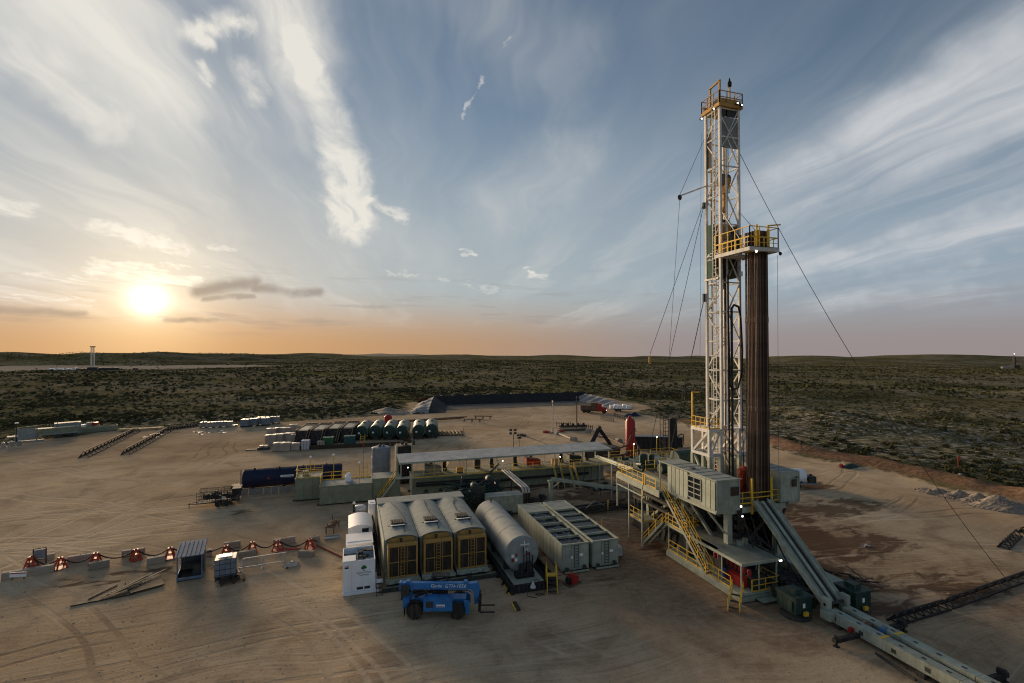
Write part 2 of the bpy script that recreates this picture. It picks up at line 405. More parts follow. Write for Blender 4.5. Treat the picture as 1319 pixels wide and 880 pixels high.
WLET = mat('white_lettering', (.85,.85,.85), .5, dirt=.0, bump=0, var=0)
KLET = mat('black_lettering', (.03,.03,.03), .5, dirt=.0, bump=0, var=0)
GLET = mat('green_logo', (.02,.22,.05), .5, dirt=.0, bump=0, var=0)
GRAVEL = mat('limestone_gravel', (.25,.21,.17), .95, dirt=.5, scale=2.5, bump=.5, var=.35)
CABLE = mat('wire_rope', (.05,.047,.045), 0.85, .0, dirt=.2)
vary(PIPE, .35, 2.1); vary(GREY, .86, 1.12); vary(CONC, .8, 1.2); vary(SACK, .8, 1.2); vary(WHITE, .85, 1.1)
SCRUBLEAF = mat('shrub_foliage', (.088,.083,.040), .9, dirt=.45, dirtcol=(.12,.10,.055), scale=.05, var=.5, bump=0, spec=0.0)

# ------------------------------------------------------------ ground: one sheet to the horizon
_perm = RNG.random((256, 256))
def vnoise(x, y):
    xi = np.floor(x).astype(int); yi = np.floor(y).astype(int); fx = x-xi; fy = y-yi
    fx = fx*fx*(3-2*fx); fy = fy*fy*(3-2*fy); g = lambda a, b: _perm[a & 255, b & 255]
    return (g(xi,yi)*(1-fx)+g(xi+1,yi)*fx)*(1-fy)+(g(xi,yi+1)*(1-fx)+g(xi+1,yi+1)*fx)*fy
def fbm(x, y, o=4):
    s = 0; a = .5
    for i in range(o): s = s+a*vnoise(x+17.3*i, y-9.1*i); x = x*2.03; y = y*2.03; a *= .5
    return s/(1-.5**o)
def sstep(x, a, b):
    t = np.clip((x-a)/(b-a), 0, 1); return t*t*(3-2*t)
A2 = lambda u, v: tuple(at(u, v))[:2]
PAD = [(-130,-70), (-125,105), A2(-60,584), A2(0,574), A2(130,557), A2(230,551), A2(330,546), (4,172), (20,184), (24,216), (112,222), (112,172),
       A2(820,531), A2(870,545), A2(940,562), A2(1010,583), A2(1150,612), A2(1319,653), (99,8), (99,-70)]
def paddist(x, y):
    """signed distance to the pad's edge, negative inside"""
    d = np.full(x.shape, 1e9); ins = np.zeros(x.shape, bool); n = len(PAD)
    for i in range(n):
        ax, ay = PAD[i]; bx, by = PAD[(i+1)%n]
        ex, ey = bx-ax, by-ay; t = np.clip(((x-ax)*ex+(y-ay)*ey)/(ex*ex+ey*ey), 0, 1)
        d = np.minimum(d, np.hypot(x-ax-t*ex, y-ay-t*ey))
        c = ((ay > y) != (by > y)); ins ^= c & (x < ex*(y-ay)/(ey if ey else 1e-9)+ax)
    return np.where(ins, -d, d)
HILLS = []   # (x, y, radius across, radius deep, height)
def hill(u, dist, rx, ry, h):
    d = ray(u, 451); L = math.hypot(d.x, d.y); HILLS.append((d.x/L*dist, d.y/L*dist, rx, ry, h, d.x/L, d.y/L))
hill(100, 1350, 105, 120, 23); hill(265, 1550, 210, 130, 23); hill(190, 1450, 70, 100, 12); hill(15, 1900, 170, 150, 24); hill(345, 1750, 110, 120, 16); hill(-110, 1700, 250, 180, 24)
hill(400, 2600, 260, 200, 23); hill(500, 3200, 330, 260, 22); hill(600, 2900, 240, 220, 20); hill(720, 3400, 420, 240, 22); hill(840, 2700, 230, 200, 21); hill(905, 3000, 260, 220, 23)
hill(1000, 2300, 170, 200, 21); hill(1060, 2100, 150, 180, 23); hill(1140, 2500, 260, 200, 24); hill(1215, 2200, 170, 190, 21); hill(1290, 2600, 260, 200, 24); hill(1400, 2300, 400, 200, 24)
hill(1075, 190, 16, 9, 3.2); hill(1035, 205, 14, 8, 2.4); hill(1135, 178, 12, 7, 2.0)
def height(x, y):
    d = paddist(x, y); r = np.hypot(x, y)
    out = sstep(d, 1.0, 30.0)
    h = (fbm(x/55, y/55, 4)-.5)*3.2*out + (fbm(x/9+40, y/9, 3)-.5)*.9*sstep(d, 1.0, 8.0)
    h = h + (fbm(x/500+7, y/500, 3)-.58)*9*sstep(r, 350, 1500)
    h = h - 2.2*sstep(d, 10, 90)
    for hx, hy, rx, ry, hh, ux, uy in HILLS:
        al = (x-hx)*ux+(y-hy)*uy; ac = (x-hx)*uy-(y-hy)*ux
        q = (ac/rx)**2+(al/ry)**2
        h = h + hh*np.exp(-q**.9)*(1.0+.35*(fbm(x/rx*2.5, y/rx*2.5, 3)-.5))
    # the plain falls away gently towards the centre and right
    rr_ = np.maximum(r, 1.0); side = np.clip(((x*math.cos(YAW)-y*math.sin(YAW))/rr_+.42)/1.0, 0, 1)
    h = h - np.maximum(r-700, 0)*(.0060+.0100*side)
    # pushed-up earth bank along the right-hand edge of the pad
    bank = np.exp(-((d-5.0)/3.4)**2)*sstep(x, 58, 78)*sstep(y, 150, 110)
    h = h + bank*(.8+1.5*fbm(x/5, y/5, 3))
    # pad surface: faint ruts and dips
    h = h + np.where(d < 0, (fbm(x/7, y/7, 3)-.5)*.16*sstep(-d, 0, 3), 0)
    return h, d, bank
def axis(lo, hi, flo, fhi, fine, grow=1.075):
    a = list(np.arange(flo, fhi, fine)); s = fine
    while a[-1] < hi: s *= grow; a.append(a[-1]+s)
    s = fine
    while a[0] > lo: s *= grow; a.insert(0, a[0]-s)
    return np.array(a)
gx = axis(-13000, 13000, -95, 120, .9); gy = axis(-1500, 15000, 18, 225, .9)
GX, GY = np.meshgrid(gx, gy); HX = GX.ravel(); HY = GY.ravel()
gh, gd, gbank = height(HX, HY)
STAINS = [(at(1075,655),9,4,1), (at(1035,690),8,4,1.1), (at(1090,705),9,5,.8), (at(1190,750),8,3,.8), (at(1060,745),5,8,.9), (at(790,640),9,6,1), (at(700,620),14,5,.9),
          (at(640,650),9,5,.8), (at(860,700),5,7,.6), (at(900,790),4,3,.35), (at(1250,762),6,2,.7), (at(455,740),2.5,5,.5), (at(560,755),7,2.0,.5), (at(740,720),6,10,.5), (at(960,640),10,14,.9),
          (at(1045,625),4,3,.9), (at(160,745),8,3,.5), (at(820,610),8,6,.8), (at(300,660),6,2,.35)]
stain = np.zeros_like(HX)
for c, a_, b_, s_ in STAINS:
    stain = np.maximum(stain, s_*np.exp(-(((HX-c.x)/a_)**2+((HY-c.y)/b_)**2)))
stain *= (.35+1.1*fbm(HX/3.5, HY/3.5, 4))
pale = np.zeros_like(HX)           # bare limestone patches, far cleared pads, and haze painted on the far plain
for u, v, a_, b_ in ((95,470,300,150), (1075,528,34,22), (1050,545,30,14), (1150,550,30,16), (1120,548,46,22), (1230,572,26,16), (1190,560,30,12), (480,530,30,8), (820,520,30,8), (1215,466,170,60), (1060,464,130,50), (1000,570,22,12)):
    c = at(u, v); pale = np.maximum(pale, np.exp(-(((HX-c.x)/a_)**2+((HY-c.y)/b_)**2)**1.5))
damp = np.zeros_like(HX)           # churned brown earth in the working area round the rig
for x_, y_, a_, b_, s_ in ((36,50,26,22,.85), (24,36,40,16,.4), (56,36,26,16,.6), (22,66,18,12,.9), (-8,36,26,14,.25), (50,58,14,18,.7)):
    damp = np.maximum(damp, s_*np.exp(-(((HX-x_)/a_)**2+((HY-y_)/b_)**2)**1.4))
damp *= .6+.8*fbm(HX/11, HY/11, 4)
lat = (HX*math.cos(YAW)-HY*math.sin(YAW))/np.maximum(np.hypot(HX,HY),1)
pale = np.maximum(pale, sstep(np.hypot(HX,HY), 2300, 3200)*sstep(lat, .05, -.35))   # distance haze towards the sun, painted in as paler ground colour
me = bpy.data.meshes.new('ground')
nx, ny = len(gx), len(gy)
vs = np.column_stack((HX, HY, gh)).astype(np.float32)
ii = np.arange(nx*ny).reshape(ny, nx)
q = np.column_stack((ii[:-1,:-1].ravel(), ii[:-1,1:].ravel(), ii[1:,1:].ravel(), ii[1:,:-1].ravel())).astype(np.int32)
me.vertices.add(len(vs)); me.vertices.foreach_set('co', vs.ravel())
me.loops.add(q.size); me.loops.foreach_set('vertex_index', q.ravel())
me.polygons.add(len(q)); me.polygons.foreach_set('loop_start', np.arange(0, q.size, 4, dtype=np.int32))
me.polygons.foreach_set('use_smooth', np.ones(len(q), bool)); me.update(calc_edges=True)
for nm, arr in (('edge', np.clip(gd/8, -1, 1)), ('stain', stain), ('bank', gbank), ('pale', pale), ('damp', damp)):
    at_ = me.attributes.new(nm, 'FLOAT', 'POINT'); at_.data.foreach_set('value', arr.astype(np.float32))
def ground_material():
    m_ = bpy.data.materials.new('caliche_pad_and_scrub_soil'); m_.use_nodes = True; nt = m_.node_tree; k = NT(nt)
    b = nt.nodes['Principled BSDF']
    P = k.n('ShaderNodeNewGeometry').outputs['Position']
    A = lambda nm: k.n('ShaderNodeAttribute', attribute_name=nm).outputs['Fac']
    big = k.noise(P, .035, 4, .55); med = k.noise(P, .22, 5, .6, .6); fine = k.noise(P, 1.6, 6, .65); grit = k.noise(P, 9.0, 4, .7)
    # pad: packed caliche, pale where driven, browner where loose
    c = k.mix(k.ss(big, .36, .64), (.41,.292,.178,1), (.56,.428,.277,1))
    c = k.mix(k.m('MULTIPLY', k.ss(med, .44, .70), .55), c, (.235,.165,.105,1))
    c = k.mix(k.m('MULTIPLY', k.ss(fine, .50, .75), .40), c, (.53,.42,.29,1))
    clod = k.noise(P, 3.6, 5, .72)
    c = k.mix(k.m('MULTIPLY', k.ss(clod, .52, .68), .50), c, (.205,.150,.100,1))
    c = k.mix(k.m('MULTIPLY', k.ss(clod, .46, .34), .35), c, (.50,.40,.285,1))
    c = k.mix(k.m('MULTIPLY', k.ss(grit, .55, .75), .45), c, (.21,.15,.10,1))
    c = k.mix(k.ss(k.m('ADD', A('damp'), k.m('MULTIPLY', k.m('SUBTRACT', med, .5), .8)), .12, .85, 0.0, .80), c, k.mix(k.ss(fine, .36, .62), (.165,.105,.066,1), (.265,.180,.115,1)))
    # wheel tracks: long faint lines, each set in its own direction and area
    warp = k.n('ShaderNodeVectorMath', operation='SCALE', i0=k.vm('SUBTRACT', k.n('ShaderNodeTexNoise', in_Vector=P, in_Scale=.028).outputs[1], (.5,.5,.5))); warp.inputs[3].default_value = 18
    Pw = k.vm('ADD', P, warp.outputs[0])
    tr = None
    for i, (ang, sx, sy, off) in enumerate(((R(14), .06, 3.6, 0), (R(-30), .07, 4.2, 31), (R(62), .09, 3.2, 77))):
        t = k.noise(k.map(Pw, (sx, sy, 0), (0, 0, ang), (off, off*.7, 0)), 1.0, 4, .62)
        msk = k.ss(k.noise(k.map(P, (1,1,0), (0,0,0), (off*3, off, 0)), .022, 2), .42, .60)
        t = k.m('MULTIPLY', k.m('SUBTRACT', t, .5), msk); tr = t if tr is None else k.m('ADD', tr, t)
    c = k.mix(k.m('MULTIPLY', k.ss(tr, .04, .22), .34), c, (.56,.45,.32,1))
    c = k.mix(k.m('MULTIPLY', k.ss(tr, -.04, -.22), .38), c, (.17,.12,.08,1))
    rut = None; rgt = random.Random(31)
    P2 = k.vm('ADD', k.vm('MULTIPLY', P, (1,1,0)), k.n('ShaderNodeVectorMath', operation='SCALE', i0=k.vm('SUBTRACT', k.n('ShaderNodeTexNoise', in_Vector=P, in_Scale=.06, in_Detail=1.0).outputs[1], (.5,.5,.5)), in_Scale=5.0).outputs[0])
    for (cx_, cy_, rr_) in ((-60,210,128),(-48,190,119),(-140,-40,150),(-135,-60,178),(70,250,182),(30,-170,222),(-30,300,218),(-200,120,170),(-205,116,180),(150,-30,92),(146,-20,84),(120,160,78),(20,330,205),(60,95,46),(62,100,40),(-50,20,52),(-54,16,60),(-20,400,330),(8,-300,335),(12,-302,345)):
        ds = k.n('ShaderNodeVectorMath', operation='DISTANCE', i0=P2, i1=(cx_,cy_,0.0)).outputs['Value']
        t = k.m('ABSOLUTE', k.m('SUBTRACT', k.m('ABSOLUTE', k.m('SUBTRACT', ds, rr_)), .95)); t = k.ss(t, .30, .12)
        rut = t if rut is None else k.m('MAXIMUM', rut, t)
    rut = k.m('MULTIPLY', rut, k.m('MULTIPLY', k.ss(k.noise(P, .045, 3), .38, .52), k.ss(fine, .30, .56, .35, 1.0)))
    c = k.mix(k.m('MULTIPLY', rut, .52), c, k.mix(k.ss(big, .42, .56), (.19,.130,.082,1), (.60,.475,.33,1)))
    st = k.m('ADD', A('stain'), k.m('MULTIPLY', k.m('SUBTRACT', k.noise(k.map(P,(.6,1.3,0)), .55, 5, .62, .8), .5), 2.2))
    st = k.m('MULTIPLY', k.ss(st, .26, .66), k.ss(A('stain'), .10, .35))
    c = k.mix(k.m('MULTIPLY', st, .80), c, (.082,.046,.030,1))
    # scrubland beyond: pale stony soil, dry grass, low green growth
    big2 = k.noise(P, .012, 5, .6); bush = k.noise(P, .20, 6, .68, .3); stone = k.noise(P, .55, 5, .7); far = k.noise(P, .0032, 4, .55)
    Ps = k.map(P, (1, 1.0, 0)); dots = k.noise(Ps, .085, 7, .72)
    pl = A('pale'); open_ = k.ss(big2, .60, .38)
    s = k.mix(k.ss(stone, .38, .66), (.115,.094,.062,1), (.200,.165,.110,1))
    gcol = k.mix(k.ss(bush, .40, .62), (.092,.082,.042,1), (.150,.130,.062,1))
    gcol = k.mix(k.m('MULTIPLY', k.ss(far, .50, .60), .55), gcol, (.175,.160,.050,1))
    gcol = k.mix(k.m('MULTIPLY', k.ss(k.noise(P, .007, 4, .6), .54, .62), .6), gcol, (.066,.060,.032,1))
    s = k.mix(k.ss(k.m('ADD', bush, k.m('MULTIPLY', big2, .35)), .46, .70), s, gcol)
    s = k.mix(k.m('MULTIPLY', k.ss(dots, .47, .57), .8), s, (.048,.048,.023,1))
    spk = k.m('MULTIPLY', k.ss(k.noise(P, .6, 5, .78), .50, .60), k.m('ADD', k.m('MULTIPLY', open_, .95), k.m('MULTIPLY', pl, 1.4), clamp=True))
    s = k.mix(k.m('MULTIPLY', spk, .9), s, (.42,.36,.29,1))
    site_and_haze = k.m('MULTIPLY', k.ss(pl, .35, .60), k.ss(k.vm('DOT_PRODUCT', P, (0,1,0)), 380, 460))
    s = k.mix(k.m('MULTIPLY', site_and_haze, k.ss(k.noise(P, .02, 4, .6), .25, .45, .6, 1.0)), s, (.36,.30,.235,1))  # cleared pad colour, also laid over the far plain as painted haze
    bk = k.m('MULTIPLY', k.ss(A('bank'), .10, .45), .85)
    s = k.mix(bk, s, k.mix(k.ss(fine, .35, .65), (.105,.056,.036,1), (.215,.130,.085,1)))
    e = k.m('ADD', A('edge'), k.m('MULTIPLY', k.m('SUBTRACT', k.noise(P, .16, 5, .65), .5), 1.3))
    c = k.mix(k.ss(e, -.06, .16), c, s)
    nt.links.new(c, b.inputs['Base Color']); b.inputs['Roughness'].default_value = .95; b.inputs['Specular IOR Level'].default_value = 0.0
    hgt = k.m('ADD', k.m('SUBTRACT', k.m('MULTIPLY', tr, .10), k.m('MULTIPLY', rut, .22)), k.m('ADD', k.m('ADD', k.m('MULTIPLY', fine, .22), k.m('MULTIPLY', clod, .25)), k.m('MULTIPLY', med, .2)))
    bp = k.n('ShaderNodeBump', in_Strength=.6, in_Distance=.16, in_Height=hgt); nt.links.new(bp.outputs[0], b.inputs['Normal'])
    return m_
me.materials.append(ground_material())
go = bpy.data.objects.new('ground', me); COL.objects.link(go); go['kind'] = 'structure'

def hz(x, y):
    h, d, b_ = height(np.array([float(x)]), np.array([float(y)])); return float(h[0])

# ------------------------------------------------------------ scrub
def shrub_mesh(n, seed, flat=.7, leaf=.26):
    rg = np.random.default_rng(seed); vs_ = []; fs_ = []
    for i in range(n):
        th = rg.random()*2*math.pi; rr = math.sqrt(rg.random())*.95; lump = .75+.35*math.sin(3*th+seed)+.15*rg.random()
        hmax = flat*math.sqrt(max(0, 1-rr*rr*.85))*(.8+.3*math.sin(2*th+seed*2))
        z = hmax*(.25+.75*rg.random()**.6); c = np.array((rr*lump*math.cos(th), rr*lump*math.sin(th), max(.04,z)))
        a = rg.normal(size=3); a /= np.linalg.norm(a); b_ = np.cross(a, rg.normal(size=3)); b_ /= np.linalg.norm(b_)
        s = leaf*(.6+.8*rg.random()); k_ = len(vs_)
        vs_ += [tuple(c-a*s), tuple(c+b_*s*.6), tuple(c+a*s), tuple(c-b_*s*.6)]; fs_ += [(k_,k_+1,k_+2,k_+3)]
    return np.array(vs_), np.array(fs_)
def scatter(n, rlo, rhi, power=1.0, margin=2.0):
    az = YAW+RNG.uniform(-R(50), R(50), n); r = rlo+(rhi-rlo)*RNG.random(n)**power
    x = r*np.sin(az); y = r*np.cos(az); h, d, b_ = height(x, y)
    den = fbm(x/40+3, y/40, 4); keep = (d > margin+2.5*RNG.random(n)) & (RNG.random(n) < np.clip((den-.30)*3.0, .25, 1)) & (b_ < .25)
    for u, v, a_, c_ in ((95,470,300,150),):
        c = at(u, v); keep &= ~((((x-c.x)/a_)**2+((y-c.y)/c_)**2 < .9) & (RNG.random(n) < .97))
    for u, v, a_, c_ in ((1075,528,34,22), (1120,548,46,22), (1230,572,26,16)):
        c = at(u, v); keep &= ~((((x-c.x)/a_)**2+((y-c.y)/c_)**2 < 1.0) & (RNG.random(n) < .55))
    return x[keep], y[keep], h[keep]
near_x, near_y, near_h = scatter(30000, 70, 340, .8)
order = np.argsort(np.hypot(near_x, near_y))
variants = []
for i in range(6):
    v_, f_ = shrub_mesh(90, 50+i, .62+.05*i, .20)
    m_ = bpy.data.meshes.new('desert_shrub'); m_.from_pydata(v_.tolist(), [], f_.tolist()); m_.materials.append(SCRUBLEAF); variants.append(m_)
for j in order[:300]:
    o = bpy.data.objects.new('desert_shrub', variants[random.randrange(6)]); COL.objects.link(o)
    s = random.uniform(.4, 1.1); o.location = (near_x[j], near_y[j], near_h[j]-.05); o.scale = (s*1.1, s*1.1, s*random.uniform(.8,1.1)); o.rotation_euler = (0,0,random.uniform(0,6.28))
    tag(o, 'low olive green desert shrub growing close beyond the edge of the pad', 'shrub', 'desert shrubs near the pad')
def stuff(name, label, xs, ys, hs, nq, smin, smax, leaf):
    protos = [shrub_mesh(nq, 90+i, .65, leaf) for i in range(8)]; n = len(xs)
    if not n: return
    pv = np.stack([p[0] for p in protos]); idx = RNG.integers(0, 8, n); s = RNG.uniform(smin, smax, n)*(.7+.6*RNG.random(n))
    t = RNG.random(n)*6.28; base = pv[idx]; c, sn = np.cos(t)[:,None], np.sin(t)[:,None]
    X = (base[:,:,0]*c-base[:,:,1]*sn)*s[:,None]*1.15+xs[:,None]; Y = (base[:,:,0]*sn+base[:,:,1]*c)*s[:,None]*1.15+ys[:,None]; Z = base[:,:,2]*s[:,None]+hs[:,None]-.05
    vv = np.stack((X,Y,Z), -1).reshape(-1,3).astype(np.float32); m_ = bpy.data.meshes.new(name); nv = len(vv)
    m_.vertices.add(nv); m_.vertices.foreach_set('co', vv.ravel()); m_.loops.add(nv); m_.loops.foreach_set('vertex_index', np.arange(nv, dtype=np.int32))
    m_.polygons.add(nv//4); m_.polygons.foreach_set('loop_start', np.arange(0, nv, 4, dtype=np.int32)); m_.update(calc_edges=True)
    m_.materials.append(SCRUBLEAF); o = bpy.data.objects.new(name, m_); COL.objects.link(o); tag(o, label, 'scrub', kind='stuff')
rest = order[300:]
stuff('scrub', 'olive green desert scrub covering the plain behind the pad', near_x[rest], near_y[rest], near_h[rest], 18, .35, .95, .34)
fx, fy, fh = scatter(60000, 330, 1800, .80)
stuff('distant_scrub', 'far dark scrub dotting the plain towards the horizon', fx, fy, fh, 6, .7, 1.6, .60)

# ------------------------------------------------------------ gravel heaps and lined pit at the pad's edge
def heap(name, label, c, rx, ry, h, m_, seed, group=None):
    rg = random.Random(seed)
    def fn(i, j):
        x = (i*2-1)*1.15; y = (j*2-1)*1.15; q = math.hypot(x, y)
        z = max(0, 1-q)**.85*h*(1+.3*math.sin(5*x+seed)*math.cos(4*y))+ (rg.random()-.5)*.07*h - .05
        return (x*rx, y*ry, z)
    T = Thing(name, label, 'gravel pile', c, R(-60), group)
    T.part('mound', m_, grid(fn, 22, 22, False))
    st = []
    for i in range(110):
        a = rg.random()*6.28; q = rg.random()**.5*1.05; s = rg.uniform(.06,.16); z = max(0,1-q)**.85*h
        st.append(cbox((math.cos(a)*q*rx, math.sin(a)*q*ry, z+s*.2), (s,s*1.2,s*.8), rg.random()*3, rg.random()*3))
    T.part('loose_stones', m_, *st, kind='stuff')
for i, (u, v, rx, ry, h) in enumerate(((1205,635,2.6,1.7,.8), (1235,641,2.8,1.8,1.0), (1262,647,2.8,1.8,1.2), (1292,655,3.8,2.4,1.7))):
    heap('gravel_pile', ('smallest','second smallest','second largest','largest')[i]+' pale gravel heap in the row beside the pad edge bank', at(u,v), rx, ry, h, GRAVEL, i, 'gravel heaps by the earth bank')
c = at(480,536); heap('limestone_spoil', 'low pale limestone spoil heap left of the lined pit', (c.x+6,c.y+8,0), 9, 6, 1.6, GRAVEL, 9)

def lined_pit():
    T = Thing('lined_pit', 'large open water pit with black plastic liner and pale wrinkled side slopes', 'lined pit', (60,190,0), world=True)
    rg = random.Random(3)
    FX0, FX1, FY = 31, 101, 207
    def far(i, j):
        x = FX0+(FX1-FX0)*i; return (x, FY-7+7*j, .2+3.0*j+.12*math.sin(x*.9)*(.2+j)+rg.uniform(-.06,.06))
    T.part('black_liner', LINER, grid(far, 60, 5))
    T.part('liner_ballast', CONC, *[cbox((FX0+5+10*i, FY-.3, 3.35), (.7,.5,.3)) for i in range(7)])
    T.part('pit_floor', mat('pit_wet_mud', (.075,.070,.066), .95, dirt=.6, scale=.12), grid(lambda i, j: (26+74*i, 184+17*j, .06+.1*(1-abs(2*j-1))+.05*math.sin(9*i+5*j)), 24, 6))
    def left(i, j):     # end slope of the left berm, draped in pale folds
        y = 176+31*i; w = 6.5*(1-j); zz = (3.1*math.sin(min(1,i*1.15)*math.pi/2)**.7*j)*(1-.12*rg.random()) if i > 0 else .05
        return (33-w-(1-i)*7+.5*math.sin(i*36)*(1-j), y, zz+.45*math.sin(i*47+j*3)*(.5+rg.random())*(j*(1-j)*4)+.05)
    T.part('pale_liner', PLINER, grid(left, 44, 8))
    T.part('berm_back', LINER, grid(lambda i, j: (33+6*j-(1-i)*7, 176+31*i, max(.06,3.05*math.sin(min(1,i*1.15)*math.pi/2)**.7*(1-j))), 20, 4))
    def right(i, j):
        y = 165+42*i; zz = 2.6*math.sin(min(1,i*1.1)*math.pi/2)**.8*j
        return (100-6*(1-j)+.4*math.sin(i*40), y, zz+.35*math.sin(i*43+j)*(j*(1-j)*4)+.05)
    T.part('pale_liner', PLINER, grid(right, 44, 8))
    T.part('earth_berm', mat('berm_soil', (.25,.19,.14), .95), grid(lambda i, j: (FX0-4+(FX1-FX0+10)*i, FY+.2+9*j, 3.1*(1-j)+.1*math.sin(i*60)-.3), 40, 3))
    rg2 = random.Random(8)
lined_pit()

def pebbles():
    n = 9000; az = YAW+RNG.uniform(-R(50), R(50), n); r = 28+150*RNG.random(n)**1.3; x = r*np.sin(az); y = r*np.cos(az)
    h, d, b_ = height(x, y); kp = (d < -1) & (fbm(x/9, y/9, 3)+.25*RNG.random(n) > .56); x, y, h = x[kp], y[kp], h[kp]; n = len(x)
    o8 = np.array([(1,0,0),(-1,0,0),(0,1,0),(0,-1,0),(0,0,1),(0,0,-1)]); F8 = np.array([(0,2,4),(2,1,4),(1,3,4),(3,0,4),(2,0,5),(1,2,5),(3,1,5),(0,3,5)])
    s_ = RNG.uniform(.02,.06,n)*(1+1.0*(RNG.random(n) > .97)); vv = o8[None]*s_[:,None,None]*RNG.uniform(.6,1.3,(n,6,1))*np.array((1.3,1,.7)); vv = vv+np.stack((x,y,h),-1)[:,None]
    ff = (F8[None]+6*np.arange(n)[:,None,None]).reshape(-1,3)
    m_ = bpy.data.meshes.new('loose_stones'); m_.from_pydata(vv.reshape(-1,3).tolist(), [], ff.tolist())
    m_.materials.append(mat('caliche_stone', (.36,.28,.19), .95, dirt=.4, scale=.4, var=.4, bump=0)); o = bpy.data.objects.new('loose_stones', m_); COL.objects.link(o)
    tag(o, 'small loose caliche stones strewn over the bare pad', 'stones', kind='stuff')
pebbles()

# ------------------------------------------------------------ shared builders
def panels(T, x0, x1, y0, y1, z0, z1, m_, w=1.0, sides='xXyY', gap=.09, proud=.04, parent=None):
    """separate sheet panels standing proud of a box's sides, dark joints between them"""
    for s in sides:
        L = (x1-x0) if s in 'yY' else (y1-y0); n = max(1, round(L/w)); pw = L/n
        if s in 'yY':
            y = y0-proud if s == 'y' else y1
            T.repeat('panel', m_, [box(gap/2, pw-gap/2, 0, proud, 0, z1-z0)], [(x0+i*pw, y, z0) for i in range(n)], parent)
        else:
            x = x0-proud if s == 'x' else x1
            T.repeat('panel', m_, [box(0, proud, gap/2, pw-gap/2, 0, z1-z0)], [(x, y0+i*pw, z0) for i in range(n)], parent)
def container(T, x0, x1, y0, y1, z0, z1, m_, roof=None, w=1.0, sides='xXyY', dark=None):
    b_ = T.part('shell', dark or m_, box(x0+.04, x1-.04, y0+.04, y1-.04, z0+.02, z1-.03))
    panels(T, x0+.12, x1-.12, y0+.12, y1-.12, z0+.14, z1-.16, m_, w, sides, proud=.07)
    fr = []
    for x in (x0, x1-.12):
        for y in (y0, y1-.12): fr.append(box(x, x+.12, y, y+.12, z0, z1-.04))
    for z in (z0, z1-.14):
        for y in (y0+.003, y1-.103): fr.append(box(x0+.11, x1-.11, y, y+.1, z+.003, z+.133))
        for x in (x0+.003, x1-.103): fr.append(box(x, x+.1, y0+.11, y1-.11, z+.003, z+.133))
    T.part('corner_frame', m_, *fr)
    T.part('roof', roof or m_, box(x0+.02, x1-.02, y0+.02, y1-.02, z1-.06, z1), *[box(x0+.05, x1-.05, y, y+.05, z1, z1+.03) for y in np.arange(y0+.8, y1-.3, 1.2)])
    return b_
def stair(T, p0, p1, width, rail=True, m_=None, side=(1,0,0), parent=None):
    """flight from top p0 to bottom p1"""
    p0 = V(p0); p1 = V(p1); s = V(side).normalized()*width/2; m_ = m_ or GREY
    for sg in (-1, 1):
        T.part('stringer', m_, bar(p0+s*sg, p1+s*sg, .06, .26), parent=parent)
    n = max(3, int(abs(p0.z-p1.z)/.24)); dv = (p1-p0)
    run = V((dv.x,dv.y,0)).normalized(); rz = math.atan2(run.y, run.x)
    T.repeat('tread', DARK, [cbox((0,0,0), (.25, width-.08, .04), rz)], [p0.lerp(p1, (i+.5)/n) for i in range(n)], parent)
    if rail:
        for sg in (-1, 1):
            a, b_ = p0+s*sg, p1+s*sg; sh = []
            for h in (1.0, .55): sh.append(bar(a+V((0,0,h)), b_+V((0,0,h)), .055))
            k_ = max(2, int((a-b_).length/1.3))
            for i in range(k_+1): sh.append(bar(a.lerp(b_,i/k_), a.lerp(b_,i/k_)+V((0,0,1.0)), .06))
            T.part('handrail', YEL, *sh, parent=parent)

FZ = 7.2
# ------------------------------------------------------------ rig substructure
T = Thing('rig_substructure', 'grey and dark steel rig base and drill floor carrying the tall mast', 'rig base', (38,46,0), world=True)
for x0, m0, ys in ((34.0, DARK, 36.2), (40.0, GREY, 33.2)):
    b_ = T.part('base_box', m0, box(x0, x0+1.5, ys, 56, .25, 1.75))
    T.repeat('stiffener', DARK, [box(0,.03,0,.08,0,1.4)], [(x, 36.5+i*1.6, .3) for i in range(12) for x in (x0-.035, x0+1.503)], b_)
    T.part('skid_runner', DARK, box(x0-.15, x0+1.65, ys-.4, 56.3, 0, .25))
for y in (40.2, 46.8, 53.6):
    for x in (34.75, 40.75):
        T.part('column', GREY, box(x-.28, x+.28, y-.28, y+.28, 1.75, 6.35))
for x in (34.75, 40.75):
    for a, b_ in ((40.5,46.5),(53.3,47.1)): T.part('brace', GREY, bar((x,a,1.9),(x,b_,6.3),.28))
for y, q in ((40.1,1),(53.7,1)):
    T.part('brace', DARK, bar((35.1,y,2.0),(40.4,y,6.2),.2)); T.part('brace', DARK, bar((40.4,y+.25,2.0),(35.1,y+.25,6.2),.2))
T.part('floor_beam', GREY, box(34.3, 41.3, 39.6, 54.6, 6.35, 6.95))
T.part('drill_floor', DARK, box(34.75, 41.5, 39.5, 54.7, 6.95, FZ))
T.part('side_bracket', GREY, bar((34.4,40.2,4.4),(32.3,40.2,6.9),.16), bar((34.4,44.5,4.4),(32.3,44.5,6.9),.16), bar((41.1,40.4,4.6),(42.5,40.4,6.9),.16), box(32.1,34.3,38.7,47.4,6.85,7.07), box(41.3,42.6,39.3,47.4,6.85,7.07))
T.part('front_railing', YEL, *rails([(34.85,39.55,FZ),(37.0,39.55,FZ)],1.1,1.1), *rails([(39.4,39.55,FZ),(40.2,39.55,FZ)],1.1,1.1))
for x in (37.0, 39.35): T.part('door_post', YEL, bar((x,39.5,FZ-1.0),(x,39.5,FZ+2.4),.16))
